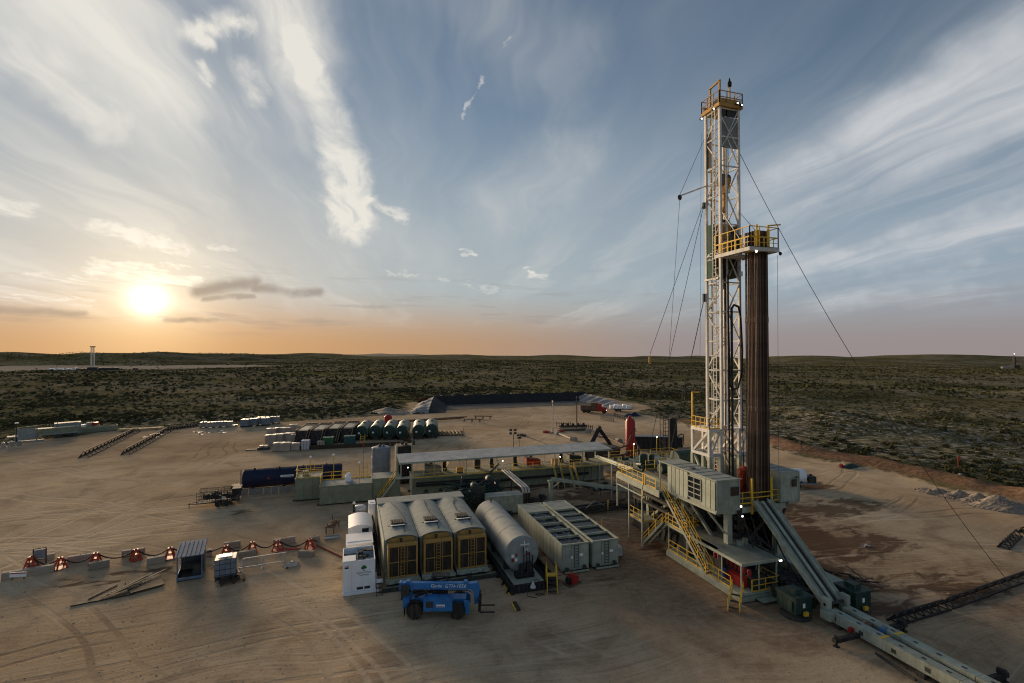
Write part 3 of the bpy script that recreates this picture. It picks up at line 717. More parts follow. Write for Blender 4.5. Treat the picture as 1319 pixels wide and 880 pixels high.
T.part('gate_bar', YEL, bar((37.05,39.5,FZ+1.0),(39.3,39.5,FZ+1.0),.07), bar((37.05,39.5,FZ+.55),(39.3,39.5,FZ+.55),.07))
T.part('rear_railing', YEL, *rails([(34.9,54.6,FZ),(41.4,54.6,FZ)],1.1,1.4))
# pipework, valves and winches under the floor
T.part('blowout_preventer', RED, lathe((37.9,45.5,0),[(.5,.3),(.5,1.0),(.8,1.05),(.8,1.4),(.45,1.45),(.45,2.2),(.85,2.25),(.85,3.0),(.5,3.05),(.5,3.6),(.75,3.65),(.6,4.5),(.3,4.6),(.3,6.4)],18), box(36.6,39.2,45.1,45.9,1.4,2.1), box(36.6,39.2,45.1,45.9,2.4,3.0))
rg = random.Random(5)
T.part('choke_pipework', DARK, *[pipe([(35.6+rg.random()*4, 41+rg.random()*10, 2+rg.random()*3) for _ in range(4)], .09) for i in range(16)], *[cbox((35.8+rg.random()*4, 40.5+rg.random()*12, 2.0+rg.random()*3.5), (rg.uniform(.3,1.2), rg.uniform(.3,1.0), rg.uniform(.3,.9))) for i in range(26)])
T.part('cellar_equipment', DARK, *[cbox((35.7+rg.random()*4.0, 35+rg.random()*9, .3+rg.random()*.8), (rg.uniform(.3,1.6), rg.uniform(.4,1.4), rg.uniform(.4,1.2)), rg.random()) for i in range(30)])
T.part('wind_wall', DARK, box(35.1,40.4,54.0,54.1,1.8,6.3)); T.part('wind_wall', BLACK, box(40.42,40.5,40.6,53.5,1.8,5.6)); T.part('cellar_beam', DARK, *[box(35.5,40.0,y,y+.35,5.2,5.9) for y in (42.2,44.4,48.6,51.2)])  # both dark walls are added to block light under the floor
T.part('under_floor_filler', DARK, *[cbox((35.6+rg.random()*4.4, 40.3+rg.random()*12, 1.0+rg.random()*4.6), (rg.uniform(.4,1.5), rg.uniform(.3,1.4), rg.uniform(.4,1.3)), rg.random()*.3) for i in range(60)], kind='stuff')  # dark filler boxes, added to block light beneath the floor
T.part('hose_loop', RUBBER, *[pipe(sag((36.2+i*.9,39.9,6.3),(36.0+i*.8,36.2-i*.4,1.2),.9), .07) for i in range(4)])
T.part('junction_box', GREY, box(35.2,35.7,39.2,39.6,3.0,3.9), box(35.9,36.3,39.3,39.6,3.4,4.0))
T.part('work_light', LAMP, box(35.4,35.55,39.05,39.12,6.2,6.31))
T.part('cable_bundle', BLACK, *[pipe([(35.2+i*.12,39.45,7.0),(35.2+i*.14,39.35,5.2),(35.5+i*.1,39.3,3.2),(35.6+i*.2,38.6,1.0)], .045) for i in range(5)])
# walking-foot machines at the front of the bases
for i, (x, y) in enumerate(((35.3,33.0),(40.8,32.2))):
    Q = Thing('walking_foot', ('left','right')[i]+' dark green rig walking jack beside the foot of the ramp', 'hydraulic jack', (x,y,0), group='rig walking jacks')
    Q.part('foot', DARK, lathe((0,0,0),[(1.15,0),(1.15,.22),(.9,.3)],20)); Q.part('housing', GREEN, box(-.85,.85,-.8,1.1,.5,1.75)); Q.part('lid', GREEN, box(-.95,.95,-.9,1.2,1.75,1.9), box(-.4,.4,-.3,.6,1.9,2.25))
    Q.part('cylinder', GREEN, lathe((0,0,0),[(.42,.25),(.42,2.1),(.3,2.15)],16)); Q.part('side_plate', GREEN, box(.86,.92,-.5,.8,.7,1.5), box(-.92,-.86,-.5,.8,.7,1.5)); Q.part('mark', WLET, box(-.12,.12,-.83,-.81,1.0,1.35))
    Q.part('yellow_lug', YEL, box(-.2,.2,-1.1,-.9,.45,.75))

# ------------------------------------------------------------ rig floor machinery
T = Thing('drawworks', 'dark green drawworks winch on the drill floor behind the mast', 'winch', (38,51,FZ), world=True)
T.part('housing', GREEN, box(36.4,39.8,50,52.4,FZ,FZ+1.9)); T.part('hood', GREEN, lathe((38.1,51.2,FZ+1.7),[(1.15,-1.5),(1.2,-1.45),(1.2,1.45),(1.15,1.5)],18,'x')); T.part('motor', GREEN, lathe((35.4,51.2,FZ+.9),[(.55,-.8),(.6,-.7),(.6,.7),(.4,.9)],14,'x')); T.part('skid', DARK, box(34.9,40.6,49.7,52.7,FZ+.005,FZ+.2))
T = Thing('iron_roughneck', 'orange pipe handling wrench standing at the well centre', 'pipe wrench', (39.4,43.2,FZ), world=True)
T.part('column', ORANGE, box(39.15,39.6,43.0,43.4,FZ,FZ+2.6)); T.part('head', ORANGE, box(38.6,39.5,42.5,43.1,FZ+.9,FZ+1.9), lathe((38.9,42.8,FZ),[(.5,1.95),(.5,2.4),(.3,2.5)],12)); T.part('arm', ORANGE, bar((39.4,43.1,FZ+2.2),(38.9,42.8,FZ+1.4),.2)); T.part('foot', RED, box(39.0,39.8,42.8,43.6,FZ+.005,FZ+.15))
T = Thing('mud_manifold', 'red valve manifold on the drill floor beside the white mast foot', 'manifold', (39.9,48.4,FZ), world=True)
T.part('header', RED, tube((38.4,48.6,FZ+1.1),(40.8,48.6,FZ+1.1),.18,10), tube((38.4,48.6,FZ+.5),(40.8,48.6,FZ+.5),.18,10)); T.repeat('valve', RED, [tube((0,0,-.75),(0,0,.45),.14,8), lathe((0,0,.45),[(.28,0),(.28,.06)],10)], [(38.7+.6*i,48.6,FZ+1.1) for i in range(4)]); T.part('stand', DARK, box(38.5,40.8,48.4,48.8,FZ+.005,FZ+.3))
T = Thing('floor_tool_box', 'low dark tool crate on the drill floor in front of the mast', 'tool box', (36,42,FZ), world=True)
T.part('body', DARK, box(35.3,36.5,42.2,43.4,FZ+.005,FZ+.9)); T.part('lid', GREY, box(35.25,36.55,42.15,43.45,FZ+.9,FZ+1.0))

# ------------------------------------------------------------ cabins on the floor
T = Thing('doghouse', 'grey ribbed driller cabin with barred window on the left of the drill floor', 'cabin', (33.4,42.5,7.08), world=True)
container(T, 32.05, 34.7, 38.5, 46.0, 7.1, 10.0, GREY, ROOFG, .72, 'Xy')
panels(T, 32.05, 34.6, 38.62, 40.55, 7.24, 9.84, GREY, .72, 'x', proud=.06); panels(T, 32.05, 34.6, 42.6, 45.9, 7.24, 9.84, GREY, .72, 'x', proud=.06)
w_ = T.part('window', GLASS, box(31.99, 32.06, 40.65, 42.5, 7.6, 9.6))
T.part('window_frame', GREY, *[box(31.94,32.0,40.6,42.55,z,z+.08) for z in (7.52,8.03,8.54,9.05,9.58)], *[box(31.93,32.0,y,y+.08,7.6,9.58) for y in (40.58,41.53,42.47)], parent=w_)
T.part('end_window', GLASS, box(33.6,34.5,38.40,38.44,8.5,9.3)); T.part('roof_edge', GREY, box(31.95,34.8,38.4,38.5,9.93,10.05), box(31.93,32.05,38.5,47.5,9.93,10.04))
T.part('porch_roof', ROOFG, box(32.05,34.7,46.0,47.5,9.9,10.0)); T.part('porch_post', GREY, box(32.06,32.18,47.36,47.48,7.1,9.9), box(34.55,34.67,47.36,47.48,7.1,9.9)); T.part('door', DARK, box(32.7,33.6,46.01,46.06,7.2,9.3))
T.part('flood_lamp', LAMP, box(34.72,34.85,38.45,38.55,7.35,7.5)); T.part('roof_hatch', DARK, box(32.8,33.2,42.9,43.4,10.03,10.12)); pass
T = Thing('utility_cabin', 'grey ribbed cabin with small square window right of the racked pipes', 'cabin', (41.4,42.5,7.08), world=True)
container(T, 40.2, 42.6, 39.2, 47.0, 7.1, 10.0, GREY, ROOFG, .8, 'xXy')
w_ = T.part('window', GLASS, box(41.55,42.1,39.08,39.13,8.6,9.2)); T.part('window_frame', DARK, *[box(41.5,42.15,39.06,39.12,z,z+.05) for z in (8.55,9.2)], parent=w_); T.part('roof_hose', STEELB, pipe([(40.6,45.8,10.2),(41.2,45.6,10.35),(41.9,45.7,10.3),(42.3,45.9,10.1)],.16,8)); T.part('lamp', DARK, box(41.9,42.2,39.0,39.1,9.4,9.5)); T.part('floor_bracket', DARK, bar((42.3,40.3,7.0),(41.5,40.3,5.2),.14))
# ------------------------------------------------------------ left walkway, stairs and annex
T = Thing('side_walkway', 'raised grey walkway with yellow railing and long stairs left of the doghouse', 'walkway', (32.2,48,0), world=True)
T.part('deck', GREY, box(31.2,33.2,46.3,55.3,6.9,7.1)); T.part('edge_beam', GREY, box(31.15,31.3,46.3,55.3,6.4,6.9), box(31.15,31.3,49.0,55.2,5.6,5.75))
for y in (49.6,52.4,55.1): T.part('post', GREY, box(31.16,31.3,y-.07,y+.07,0 if y < 53 else 3.0,6.4))
T.part('railing', YEL, *rails([(33.2,55.2,7.1),(31.25,55.2,7.1),(31.25,47.0,7.1)],1.1,1.25)); T.part('gate', YEL, bar((31.2,49.4,5.4),(31.2,49.4,8.2),.1), bar((31.2,49.0,7.1),(31.2,49.0,8.2),.09))
stair(T, (32.0,46.4,7.1), (32.35,39.9,.85), .85)
T.part('under_cage', YEL, *rails([(31.6,53.0,2.6),(31.6,50.0,2.6),(33.0,50.0,2.6)],1.1,1.0)); T.part('under_deck', GREY, box(31.5,33.5,49.9,53.0,2.45,2.6)); T.part('cable_tray', DARK, box(33.3,33.9,46,55,4.8,5.1), box(33.3,33.9,46,55,3.9,4.1), *[pipe([(33.4,47+i,6.6),(33.6,47.2+i,4.5),(33.9,47+i,2.0),(34,47.5+i,.4)],.07) for i in range(6)])
T = Thing('accumulator_shelter', 'open flat roofed equipment shelter with yellow rails below the doghouse', 'shelter', (34.5,41,0), world=True)
T.part('floor', GREY, box(32.35,36.6,36.0,46.6,.55,.8)); T.part('skid_beam', GREY, box(32.3,32.5,35.9,46.7,.1,.55), box(36.4,36.6,35.9,46.7,.1,.55), box(32.5,36.4,35.9,36.1,.1,.5))
rf = T.part('roof', ANNEX, box(32.5,36.45,35.9,39.3,3.3,3.42), box(33.3,36.45,39.3,43.2,3.3,3.42), box(32.5,36.45,43.2,47.0,3.3,3.42)); T.part('roof_trim', GREY, box(32.42,32.52,35.85,47.05,3.2,3.45), box(36.43,36.53,35.85,47.05,3.2,3.45), box(32.52,36.43,35.83,35.92,3.2,3.45), parent=rf)
for x in (32.5,36.35):
    for y in (36.0,38.4,40.8,43.4,46.5): T.part('post', GREY, box(x,x+.1,y,y+.1,.8,3.25))
T.part('post', GREY, box(34.4,34.5,36.0,36.1,.8,3.25))
T.part('railing', YEL, *rails([(32.4,46.3,.8),(32.4,37.2,.8)],1.05,1.6), *rails([(33.6,35.95,.8),(36.55,35.95,.8),(36.55,38,.8)],1.05,1.5))
T.part('roof_landing_rail', YEL, *rails([(33.6,46.4,3.45),(35.2,46.4,3.45),(35.2,44.9,3.45),(33.6,44.9,3.45)],1.0,.9), *rails([(32.5,47.0,3.45),(32.5,43.4,3.45)],1.0,1.1))
stair(T, (32.45,36.4,.8), (30.7,34.9,.1), .9, side=(.65,-.76,0)); stair(T, (32.6,47.2,3.4), (32.1,50.3,.05), .8); T.part('step_plate', GREY, box(33.9,36.2,35.0,35.8,.25,.33))
rg = random.Random(2)
for i in range(9): T.part('accumulator_bottle', RED, lathe((34.2+.0*i,36.9+.55*i,.85),[(.1,.1),(.2,.2),(.2,1.3),(.1,1.5)],10))
T.part('pump_unit', RED, box(33.2,33.9,36.8,38.6,.85,1.7), lathe((35.2,38.6,1.3),[(.4,-1.6),(.42,-1.5),(.42,1.5),(.3,1.6)],12,'y'), box(34.8,35.8,40.0,42,.85,2.0)); T.part('back_wall', DARK, box(36.2,36.3,38.5,46.4,.8,3.2)); T.part('control_panel', DARK, box(33.4,34.2,39.6,40.0,.85,2.5), box(33.2,36.2,44.0,45.6,.85,2.8)); T.part('blue_drum', mat('blue_drum_paint',(.03,.10,.32),.4), lathe((33.1,38.9,.85),[(.26,0),(.28,.05),(.28,.85),(.26,.9)],12)); T.part('lamp', LAMP, box(36.5,36.75,35.75,35.82,3.2,3.3))  # dark back wall added to make the open shelter dark inside
T = Thing('accumulator_skid', 'dark equipment skid and hoses on the ground below the ramp', 'equipment skid', (37.5,36,0), world=True)
T.part('runner', GREY, box(36.75,36.95,33.2,40,.1,.45)); T.part('equipment', DARK, *[cbox((37+rg.random()*2.4,33.4+rg.random()*6,.35+rg.random()*.6),(rg.uniform(.3,1.0),rg.uniform(.3,1.2),rg.uniform(.3,.8)),rg.random()) for i in range(24)]); T.part('hose', RUBBER, *[pipe([(37+rg.random()*2.6,33.4+rg.random()*6,.1+rg.random()*.5) for _ in range(5)],.08) for i in range(12)])

# ------------------------------------------------------------ ramp and catwalk
T = Thing('v_door_ramp', 'steep grey steel pipe ramp rising from the catwalk to the drill floor', 'ramp', (38,35,0), world=True)
a0, a1 = (38.1,39.4,FZ+.15), (37.85,31.7,1.25)
def off(p, x, z): return (p[0]+x, p[1], p[2]+z)
for x0, w in ((-.86,.5),(.86,.5)): T.part('side_beam', GREY, bar(off(a0,x0,0), off(a1,x0,0), w, .30))
for x0 in (-1.08,-.62,.62,1.08): T.part('edge_lip', GREY, bar(off(a0,x0,.21), off(a1,x0,.21), .07, .14))
T.part('slide_plate', DARK, bar(off(a0,0,-.12), off(a1,0,-.12), 1.24, .06)); T.part('centre_rail', GREY, bar(off(a0,0,-.02), off(a1,0,-.02), .30, .2))
T.part('foot_bracket', GREY, box(36.7,37.1,31.2,31.9,.6,1.9), box(38.7,39.1,31.2,31.9,.6,1.9)); T.part('hinge_pin', DARK, tube((36.7,31.5,1.4),(39.1,31.5,1.4),.12,8)); T.part('kick_brace', GREY, bar((38.9,38.4,6.1),(40.3,39.9,6.4),.1))
T = Thing('catwalk', 'long grey steel pipe catwalk running from the ramp toward the lower right', 'catwalk', (37.9,22,0), world=True)
for x in (36.72,38.2):
    for i in range(4):
        y1 = 31.2-i*4.6; b_ = T.part('deck_section', GREY, box(x,x+.82,y1-4.57,y1,.35,1.12))
        T.part('deck_slot', DARK, *[box(x+.3,x+.5,y1-.9-j*1.5,y1-.6-j*1.5,1.121,1.127) for j in range(3)], parent=b_); T.part('side_pad', DARK, *[box(x-.012,x-.002,y1-.7-j*2.2,y1-.35-j*2.2,.55,.85) for j in range(2)], parent=b_)
T.part('trough', RUST, box(37.54,38.2,13,31.2,.72,.80)); T.part('trough_rail', DARK, tube((37.75,31,.86),(37.75,13,.86),.07,8), tube((37.98,31,.86),(37.98,13,.86),.07,8))
for y in (26.9,20.4,15.2): T.part('yellow_strap', YEL, box(36.70,37.56,y,y+.22,1.13,1.15), box(38.18,39.04,y,y+.22,1.13,1.15))
T.part('skid_foot', DARK, box(36.6,39.2,30.2,30.6,0,.35), box(36.6,39.2,24,24.5,0,.35), box(36.6,39.2,17,17.5,0,.35)); T.part('side_box', GREY, box(36.2,36.7,30.6,31.5,.5,1.1)); T.part('control_box', RED, box(36.35,36.72,29.0,29.25,.5,.8))
for i, y in enumerate((28.6,22.2)):
    Q = Thing('pipe_kicker_arm', ('dark steel outrigger beam crossing under the catwalk nearest the ramp','dark steel outrigger beam crossing under the catwalk near the photo corner')[i], 'outrigger', (38,y,0), world=True)
    Q.part('beam', BLACK, box(34.2,36.6,y-.15,y+.15,.35,.65), box(39.15,41.6,y-.15,y+.15,.35,.65)); Q.part('jack', BLACK, lathe((34.4,y,0),[(.25,0),(.25,.06),(.09,.1),(.09,.75),(.16,.8)],10), lathe((41.4,y,0),[(.25,0),(.25,.06),(.09,.1),(.09,.75),(.16,.8)],10)); Q.part('lug', BLACK, box(40.9,41.2,y-.2,y+.2,.65,.95))
T = Thing('glove_pack', 'blue pack with white labels lying on the catwalk', 'pack', (38.3,27.9,.8), .1)
T.part('carton', mat('blue_pack_plastic',(.05,.22,.50),.4), box(-.3,.3,-.2,.2,.09,.33)); T.part('lid', STEELB, box(-.28,.28,-.18,.18,.33,.38))
T = Thing('timber_block', 'brown timber blocks in the catwalk trough beside the blue pack', 'timber', (37.8,28.9,.93), .05)
T.part('block', RUST, box(-.3,.3,-.35,-.1,0,.2)); T.part('block', WOOD, box(-.28,.3,.0,.25,0,.2))
# drill pipe racks: ladder-shaped steel beams lying on the ground
def ladder_rack(label, p, q, w, h, n, group, m_=BLACK):
    p = V(p); q = V(q); d = (q-p); L = d.length; T = Thing('pipe_rack', label, 'pipe rack', p, math.atan2(d.y, d.x), group)
    for s in (-1,1):
        T.part('bottom_rail', m_, box(0,L,s*w/2-.06,s*w/2+.06,0,.14))
    T.part('top_rail', m_, box(0.2,L-.2,-.07,.07,h-.1,h))
    T.repeat('rib', m_, [bar((0,-w/2,.1),(0,0,h-.05),.08), bar((0,w/2,.1),(0,0,h-.05),.08), bar((0,-w/2,.1),(0,w/2,.1),.07)], [(p.x+.3+i*(L-.6)/n, p.y, p.z) for i in range(0)] or [(.3+i*(L-.6)/n, 0, 0) for i in range(n+1)])
    T.part('gusset', m_, *[prism([(.35+i*(L-.6)/n, .08), (.3+(i+.95)*(L-.6)/n, .08), (.3+(i+.5)*(L-.6)/n, h*.5)], w/2-.05, w/2-.02, 'y') for i in range(n)])
    return T
ladder_rack('long dark pipe rack beside the catwalk on the right, nearer half', at(1150,803), at(1217,783), .9, .75, 6, 'dark pipe racks on the right')
ladder_rack('long dark pipe rack reaching the right photo edge, farther half', at(1219,782), at(1330,742), .9, .75, 9, 'dark pipe racks on the right')
ladder_rack('short dark pipe rack lying alone on bare ground at far right', at(1292,707), at(1310,690), .9, .8, 5, 'dark pipe racks on the right')
ladder_rack('dark pipe rack end cut by the right photo edge above the short rack', at(1314,687), at(1345,683), .7, .7, 4, 'dark pipe racks on the right')
# scattered pipe and beams on the ground
for i, (u0,v0,u1,v1,r_,lab) in enumerate(((1128,843,1180,878,.09,'loose dark drill pipe lying left of the catwalk'), (1135,838,1168,862,.06,'thin rusty rod lying beside the catwalk'), (1075,740,1120,752,.07,'rusty pipe lying in the dark scrap behind the right jack'), (1082,732,1126,748,.05,'thin dark rod on the scrap heap behind the right jack'))):
    solo('loose_pipe', lab, 'pipe', (DARK,RUST)[i%2], tube(V((0,0,r_)), at(u1,v1)-at(u0,v0)+V((0,0,r_)), r_, 8), loc=at(u0,v0))
T = Thing('scrap_heap', 'heap of dark scrap pipe and timber right of the rig base', 'scrap heap', at(1100,752)); rg = random.Random(11)
for i in range(16): T.part('scrap_rod', (DARK,RUST,BLACK)[i%3], bar((rg.uniform(-1.5,1.5),rg.uniform(-2,2),rg.uniform(.1,.8)),(rg.uniform(-1.8,1.8),rg.uniform(-2.5,2.5),rg.uniform(.1,.9)),.1))

# ------------------------------------------------------------ mast
MX0, MX1, MY0, MY1, MZ0, MZ1 = 37.35, 39.75, 44.0, 46.2, 13.6, 47.9
T = Thing('drilling_mast', 'tall white steel lattice drilling mast rising from the rig floor', 'mast', (38.5,45.1,FZ), world=True)
cor = [(MX0,MY0),(MX1,MY0),(MX1,MY1),(MX0,MY1)]
for x, y in cor: T.part('leg', WHITE, box(x-.13,x+.13,y-.13,y+.13,MZ0,MZ1))
nb = 11; bh = (MZ1-MZ0)/nb
for i in range(nb+1):
    z = min(MZ0+i*bh, MZ1-.1)
    for a, b_ in ((0,1),(1,2),(2,3),(3,0)):
        if a == 0 and i in (3,8): continue
        T.part('girt', WHITE, bar(cor[a]+(z,), cor[b_]+(z,), .13))
for i in range(nb):
    z0, z1 = MZ0+i*bh+.05, MZ0+(i+1)*bh-.05
    for f_, (a, b_) in enumerate(((1,2),(2,3),(3,0))):
        if (i+f_) % 2: a, b_ = b_, a
        T.part('brace', WHITE, bar(cor[a]+(z0,), cor[b_]+(z1,), .11))
        T.part('half_girt', WHITE, bar(V(cor[a]+((z0+z1)/2,)).lerp(V(cor[b_]+((z0+z1)/2,)), .0), V(cor[a]+((z0+z1)/2,)).lerp(V(cor[b_]+((z0+z1)/2,)), .5), .08))
    q = V((MX0,MY0,0)); w = MX1-MX0      # open front face: knee braces at the right-hand column only
    if i % 2: T.part('brace', WHITE, bar((MX1,MY0,z0),(MX0+.9,MY0,z1),.11))
    else: T.part('brace', WHITE, bar((MX0+.9,MY0,z0),(MX1,MY0,z1),.11))
T.part('inner_rail', WHITE, box(MX0+.82,MX0+.98,MY0+.02,MY0+.16,MZ0,MZ1)); T.part('inner_rail', GREY, box(MX0+.45,MX0+.6,MY1-.2,MY1-.08,FZ+.2,MZ1))
lad = T.part('ladder', WHITE, *[bar((MX0-.17,y,FZ+2),(MX0-.17,y,MZ1+.3),.06) for y in (44.55,45.0)]); T.part('rung', WHITE, *[bar((MX0-.17,44.55,z),(MX0-.17,45.0,z),.035) for z in np.arange(FZ+2.2,MZ1,.38)], parent=lad)
T.part('standpipe', DARK, tube((MX0+1.25,MY0-.12,FZ),(MX0+1.25,MY0-.12,26.5),.13,10), pipe([(MX0+1.25,MY0-.12,26.4),(MX0+1.5,MY0-.2,26.8),(MX0+2.0,MY0-.3,26.6)],.13,8)); T.part('mud_hose', BLACK, pipe([(MX0+2.0,MY0-.3,26.6),(MX0+2.25,MY0-.3,25.5),(MX0+2.4,MY0-.35,22),(MX0+2.3,MY0-.35,19.4),(MX0+1.8,MY0-.35,18.0),(MX0+1.1,MY0-.35,17.8),(MX0+.8,MY0-.3,18.3),(MX0+.9,MY0-.1,22),(MX0+1.1,MY0+.3,28),(MX0+1.2,MY0+.8,36)],.11,8))
T.part('guide_pipe', BLACK, tube((MX0+.75,MY0-.2,FZ),(MX0+.75,MY0-.2,30),.09,8), tube((MX1+.3,MY0-.1,FZ+1),(MX1-.05,MY0-.1,31),.05,6)); T.part('service_hoses', BLACK, *[pipe([(MX0+1.0+.1*i,MY0+.9,36),(MX0+1.1+.12*i,MY0+.7,30),(MX0+1.0+.1*i,MY0+.4,22+i),(MX0+1.3,MY0+.3,14)],.05) for i in range(4)])
# crown
cr = T.part('crown_frame', OCHRE, box(MX0-.35,MX1+.35,MY0-.35,MY1+.35,MZ1,MZ1+.28), box(MX0-.2,MX1+.2,MY0-.2,MY0+.05,MZ1+.28,MZ1+.9), box(MX0-.2,MX1+.2,MY1-.05,MY1+.2,MZ1+.28,MZ1+.9)); T.part('crown_shroud', DARK, box(MX0+.1,MX1-.1,MY0+.02,MY0+.1,MZ1-.9,MZ1-.05), parent=cr)
T.part('crown_sheave', DARK, *[lathe((MX0+.5+.28*i,45.1,MZ1+.75),[(.5,-.07),(.62,-.05),(.55,0),(.62,.05),(.5,.07)],16,'x') for i in range(6)])
T.part('crown_railing', OCHRE, *rails([(MX0-.3,MY0-.3,MZ1+.28),(MX1+.3,MY0-.3,MZ1+.28),(MX1+.3,MY1+.3,MZ1+.28),(MX0-.3,MY1+.3,MZ1+.28),(MX0-.3,MY0-.3,MZ1+.28)],1.35,1.1,.035)); T.part('lifting_arch', OCHRE, bar((MX0+.35,44.4,MZ1+.4),(MX0+.35,44.4,MZ1+3.1),.17), bar((MX0+.35,45.9,MZ1+.4),(MX0+.35,45.9,MZ1+2.9),.17), bar((MX0+.35,44.3,MZ1+3.1),(MX0+.35,46.0,MZ1+2.9),.17)); T.part('beacon_post', OCHRE, bar((MX1-.3,44.9,MZ1+.4),(MX1-.3,44.9,MZ1+2.9),.13), parent=cr); T.part('beacon', BLACK, lathe((MX1-.3,44.9,MZ1+2.9),[(.14,0),(.22,.1),(.22,.5),(.1,.7),(.05,1.0)],10))
for p in ((MX0-.45,MY1+.2,MZ1-.3),(MX0-.42,MY0+.5,MZ1-.05),(MX1-.55,MY0-.5,MZ1+.42),(MX1+.0,MY0-.5,MZ1+.30)):
    fl = T.part('floodlight', DARK, cbox(p,(.3,.2,.24))); T.part('lens', LAMP, cbox((p[0]-.02,p[1]-.12,p[2]-.03),(.17,.04,.12)), parent=fl)
T.part('top_panel', mat('grey_mesh_panel',(.22,.22,.21),.6), box(MX0+.12,MX1-.1,MY0-.02,MY0+.02,MZ1-4.3,MZ1-1.0)); T.part('panel_brace', WHITE, bar((MX0+.1,MY0-.08,MZ1-4.3),(MX1-.1,MY0-.08,MZ1-1.1),.1), bar((MX1-.1,MY0-.08,MZ1-4.3),(MX0+.1,MY0-.08,MZ1-1.1),.1)); T.part('ladder_shroud', DARK, box(MX0-.02,MX0+.02,45.3,46.0,MZ1-6,MZ1-2.2))
# jib arm on the left
ja = (MX0,MY1,40.1); jb = (MX0-3.0,MY1+.6,38.9); T.part('jib_arm', WHITE, bar(ja,jb,.14)); T.part('jib_sheave', DARK, lathe((jb[0],jb[1],jb[2]-.15),[(.22,-.06),(.28,0),(.22,.06)],12,'y'), box(jb[0]-.12,jb[0]+.12,jb[1]-.1,jb[1]+.1,jb[2]-.45,jb[2]+.1)); T.part('hanging_sheave', DARK, box(MX0-.3,MX0-.12,MY1+.1,MY1+.3,37.6,38.3), box(MX0-.35,MX0-.15,MY1+.1,MY1+.3,27.3,28.2))
# wind wall with the maker's name on its left face
ww = T.part('wind_wall', SIGNG, box(MX0-.10,MX0-.05,44.95,46.35,29.8,35.6)); T.part('wind_wall', mat('grey_wind_wall',(.16,.17,.16),.6), box(MX0+.1,MX1+.02,MY1+.15,MY1+.2,29.8,35.8), box(MX1+.15,MX1+.2,MY0+.1,MY1+.1,29.8,35.4)); T.part('wall_sill', WHITE, box(MX0-.2,MX0+.02,44.2,46.4,29.55,29.75))
lettering(T, 'CACTUS', .56, WLET, (MX0-.125,46.38,32.1), (R(90),0,R(-90))); lettering(T, 'DRILLING', .26, WLET, (MX0-.125,45.9,31.7), (R(90),0,R(-90)))
# racking board
BX0, BX1, BY0, BY1, BZ = 36.5, 40.0, 39.0, 43.9, 31.7
rb = T.part('racking_board', WHITE, box(BX0,BX1,BY0,BY0+.75,BZ,BZ+.22), box(BX0,BX0+.8,BY0+.75,BY1,BZ,BZ+.22), box(BX1-.15,BX1,BY0+.75,BY1,BZ,BZ+.22), box(BX0+.8,BX1-.15,42.2,43.9,BZ,BZ+.18))
T.part('finger', YEL, *[box(BX0+.85,BX1-.2,40.0+.35*i,40.06+.35*i,BZ+.1,BZ+.3) for i in range(5)], parent=rb); T.part('edge_channel', WHITE, box(BX0-.05,BX1+.05,BY0-.06,BY0,BZ-.1,BZ+.27), box(BX0-.06,BX0,BY0,BY1,BZ-.1,BZ+.27), box(BX1,BX1+.06,BY0,BY1,BZ-.1,BZ+.27), parent=rb)
T.part('board_railing', YEL, *rails([(BX0+.02,BY1,BZ+.22),(BX0+.02,BY0+.02,BZ+.22),(BX1-.02,BY0+.02,BZ+.22),(BX1-.02,BY1-1.5,BZ+.22)],2.05,1.05,.035), *rails([(BX0+.02,BY1,BZ+.22),(BX0+.02,BY0+.02,BZ+.22),(BX1-.02,BY0+.02,BZ+.22)],1.0,.6,.025)); T.part('board_post', YEL, box(BX0+.9,BX0+1.05,BY0+.1,BY0+.22,BZ+.2,BZ+2.5), box(BX1-1.2,BX1-1.05,BY0+.1,BY0+.22,BZ+.2,BZ+2.5), bar((BX1-1.2,BY0+.15,BZ+2.45),(BX1+.0,BY0-.25,BZ+2.55),.12)); T.part('board_hanger', WHITE, bar((BX0+.1,BY0+.6,BZ+.2),(MX0,MY0,BZ+5.2),.05), bar((BX1-.1,BY0+.6,BZ+.2),(MX1,MY0,BZ+5.2),.05)); T.part('board_lamp', LAMP, box(37.1,37.28,BY0-.12,BY0-.06,BZ-.28,BZ-.12)); T.part('end_pulley', BLACK, lathe((BX1+.1,BY0-.1,BZ-.25),[(.12,-.1),(.2,0),(.12,.1)],10,'y')); T.part('board_cabinet', DARK, box(BX0+.3,BX0+.75,42.4,43.4,BZ+.22,BZ+1.6), box(MX0+.6,MX0+1.9,43.0,43.8,BZ+.2,BZ+2.4))
T.part('belly_light', CLEANW, box(MX1-.1,MX1+.2,MY0-.3,MY0-.1,29.9,30.4))
# white pedestals below the mast
for k_, (px0, px1) in enumerate(((35.75,37.45),(39.55,41.0))):
    py0, py1 = 44.0, 47.0
    for z in (10.8, 13.35):
        T.part('pedestal_ring', WHITE, box(px0,px1,py0,py0+.3,z,z+.3), box(px0,px1,py1-.3,py1,z,z+.3), box(px0,px0+.3,py0+.3,py1-.3,z,z+.3), box(px1-.3,px1,py0+.3,py1-.3,z,z+.3))
    for x in (px0,px1-.3):
        for y in (py0,py1-.3):
            T.part('pedestal_post', WHITE, box(x,x+.3,y,y+.3,11.1,13.35)); T.part('pedestal_leg', GREY, box(x-.03,x+.33,y-.03,y+.33,FZ,10.8))
    for x in (px0+.15,px1-.15): T.part('pedestal_brace', WHITE, bar((x,py1-.3,11.1),(x,py0+.3,13.35),.24)); T.part('leg_brace', GREY, bar((x,py0+.3,FZ+.2),(x,py1-.3,10.8),.2))
    T.part('pedestal_brace', WHITE, bar((px0+.3,py0+.15,11.1),(px1-.3,py0+.15,13.35),.22)); T.part('pedestal_deck', WHITE, box(px0+.02,px1-.02,py0+.02,py1-.02,13.6,13.68))
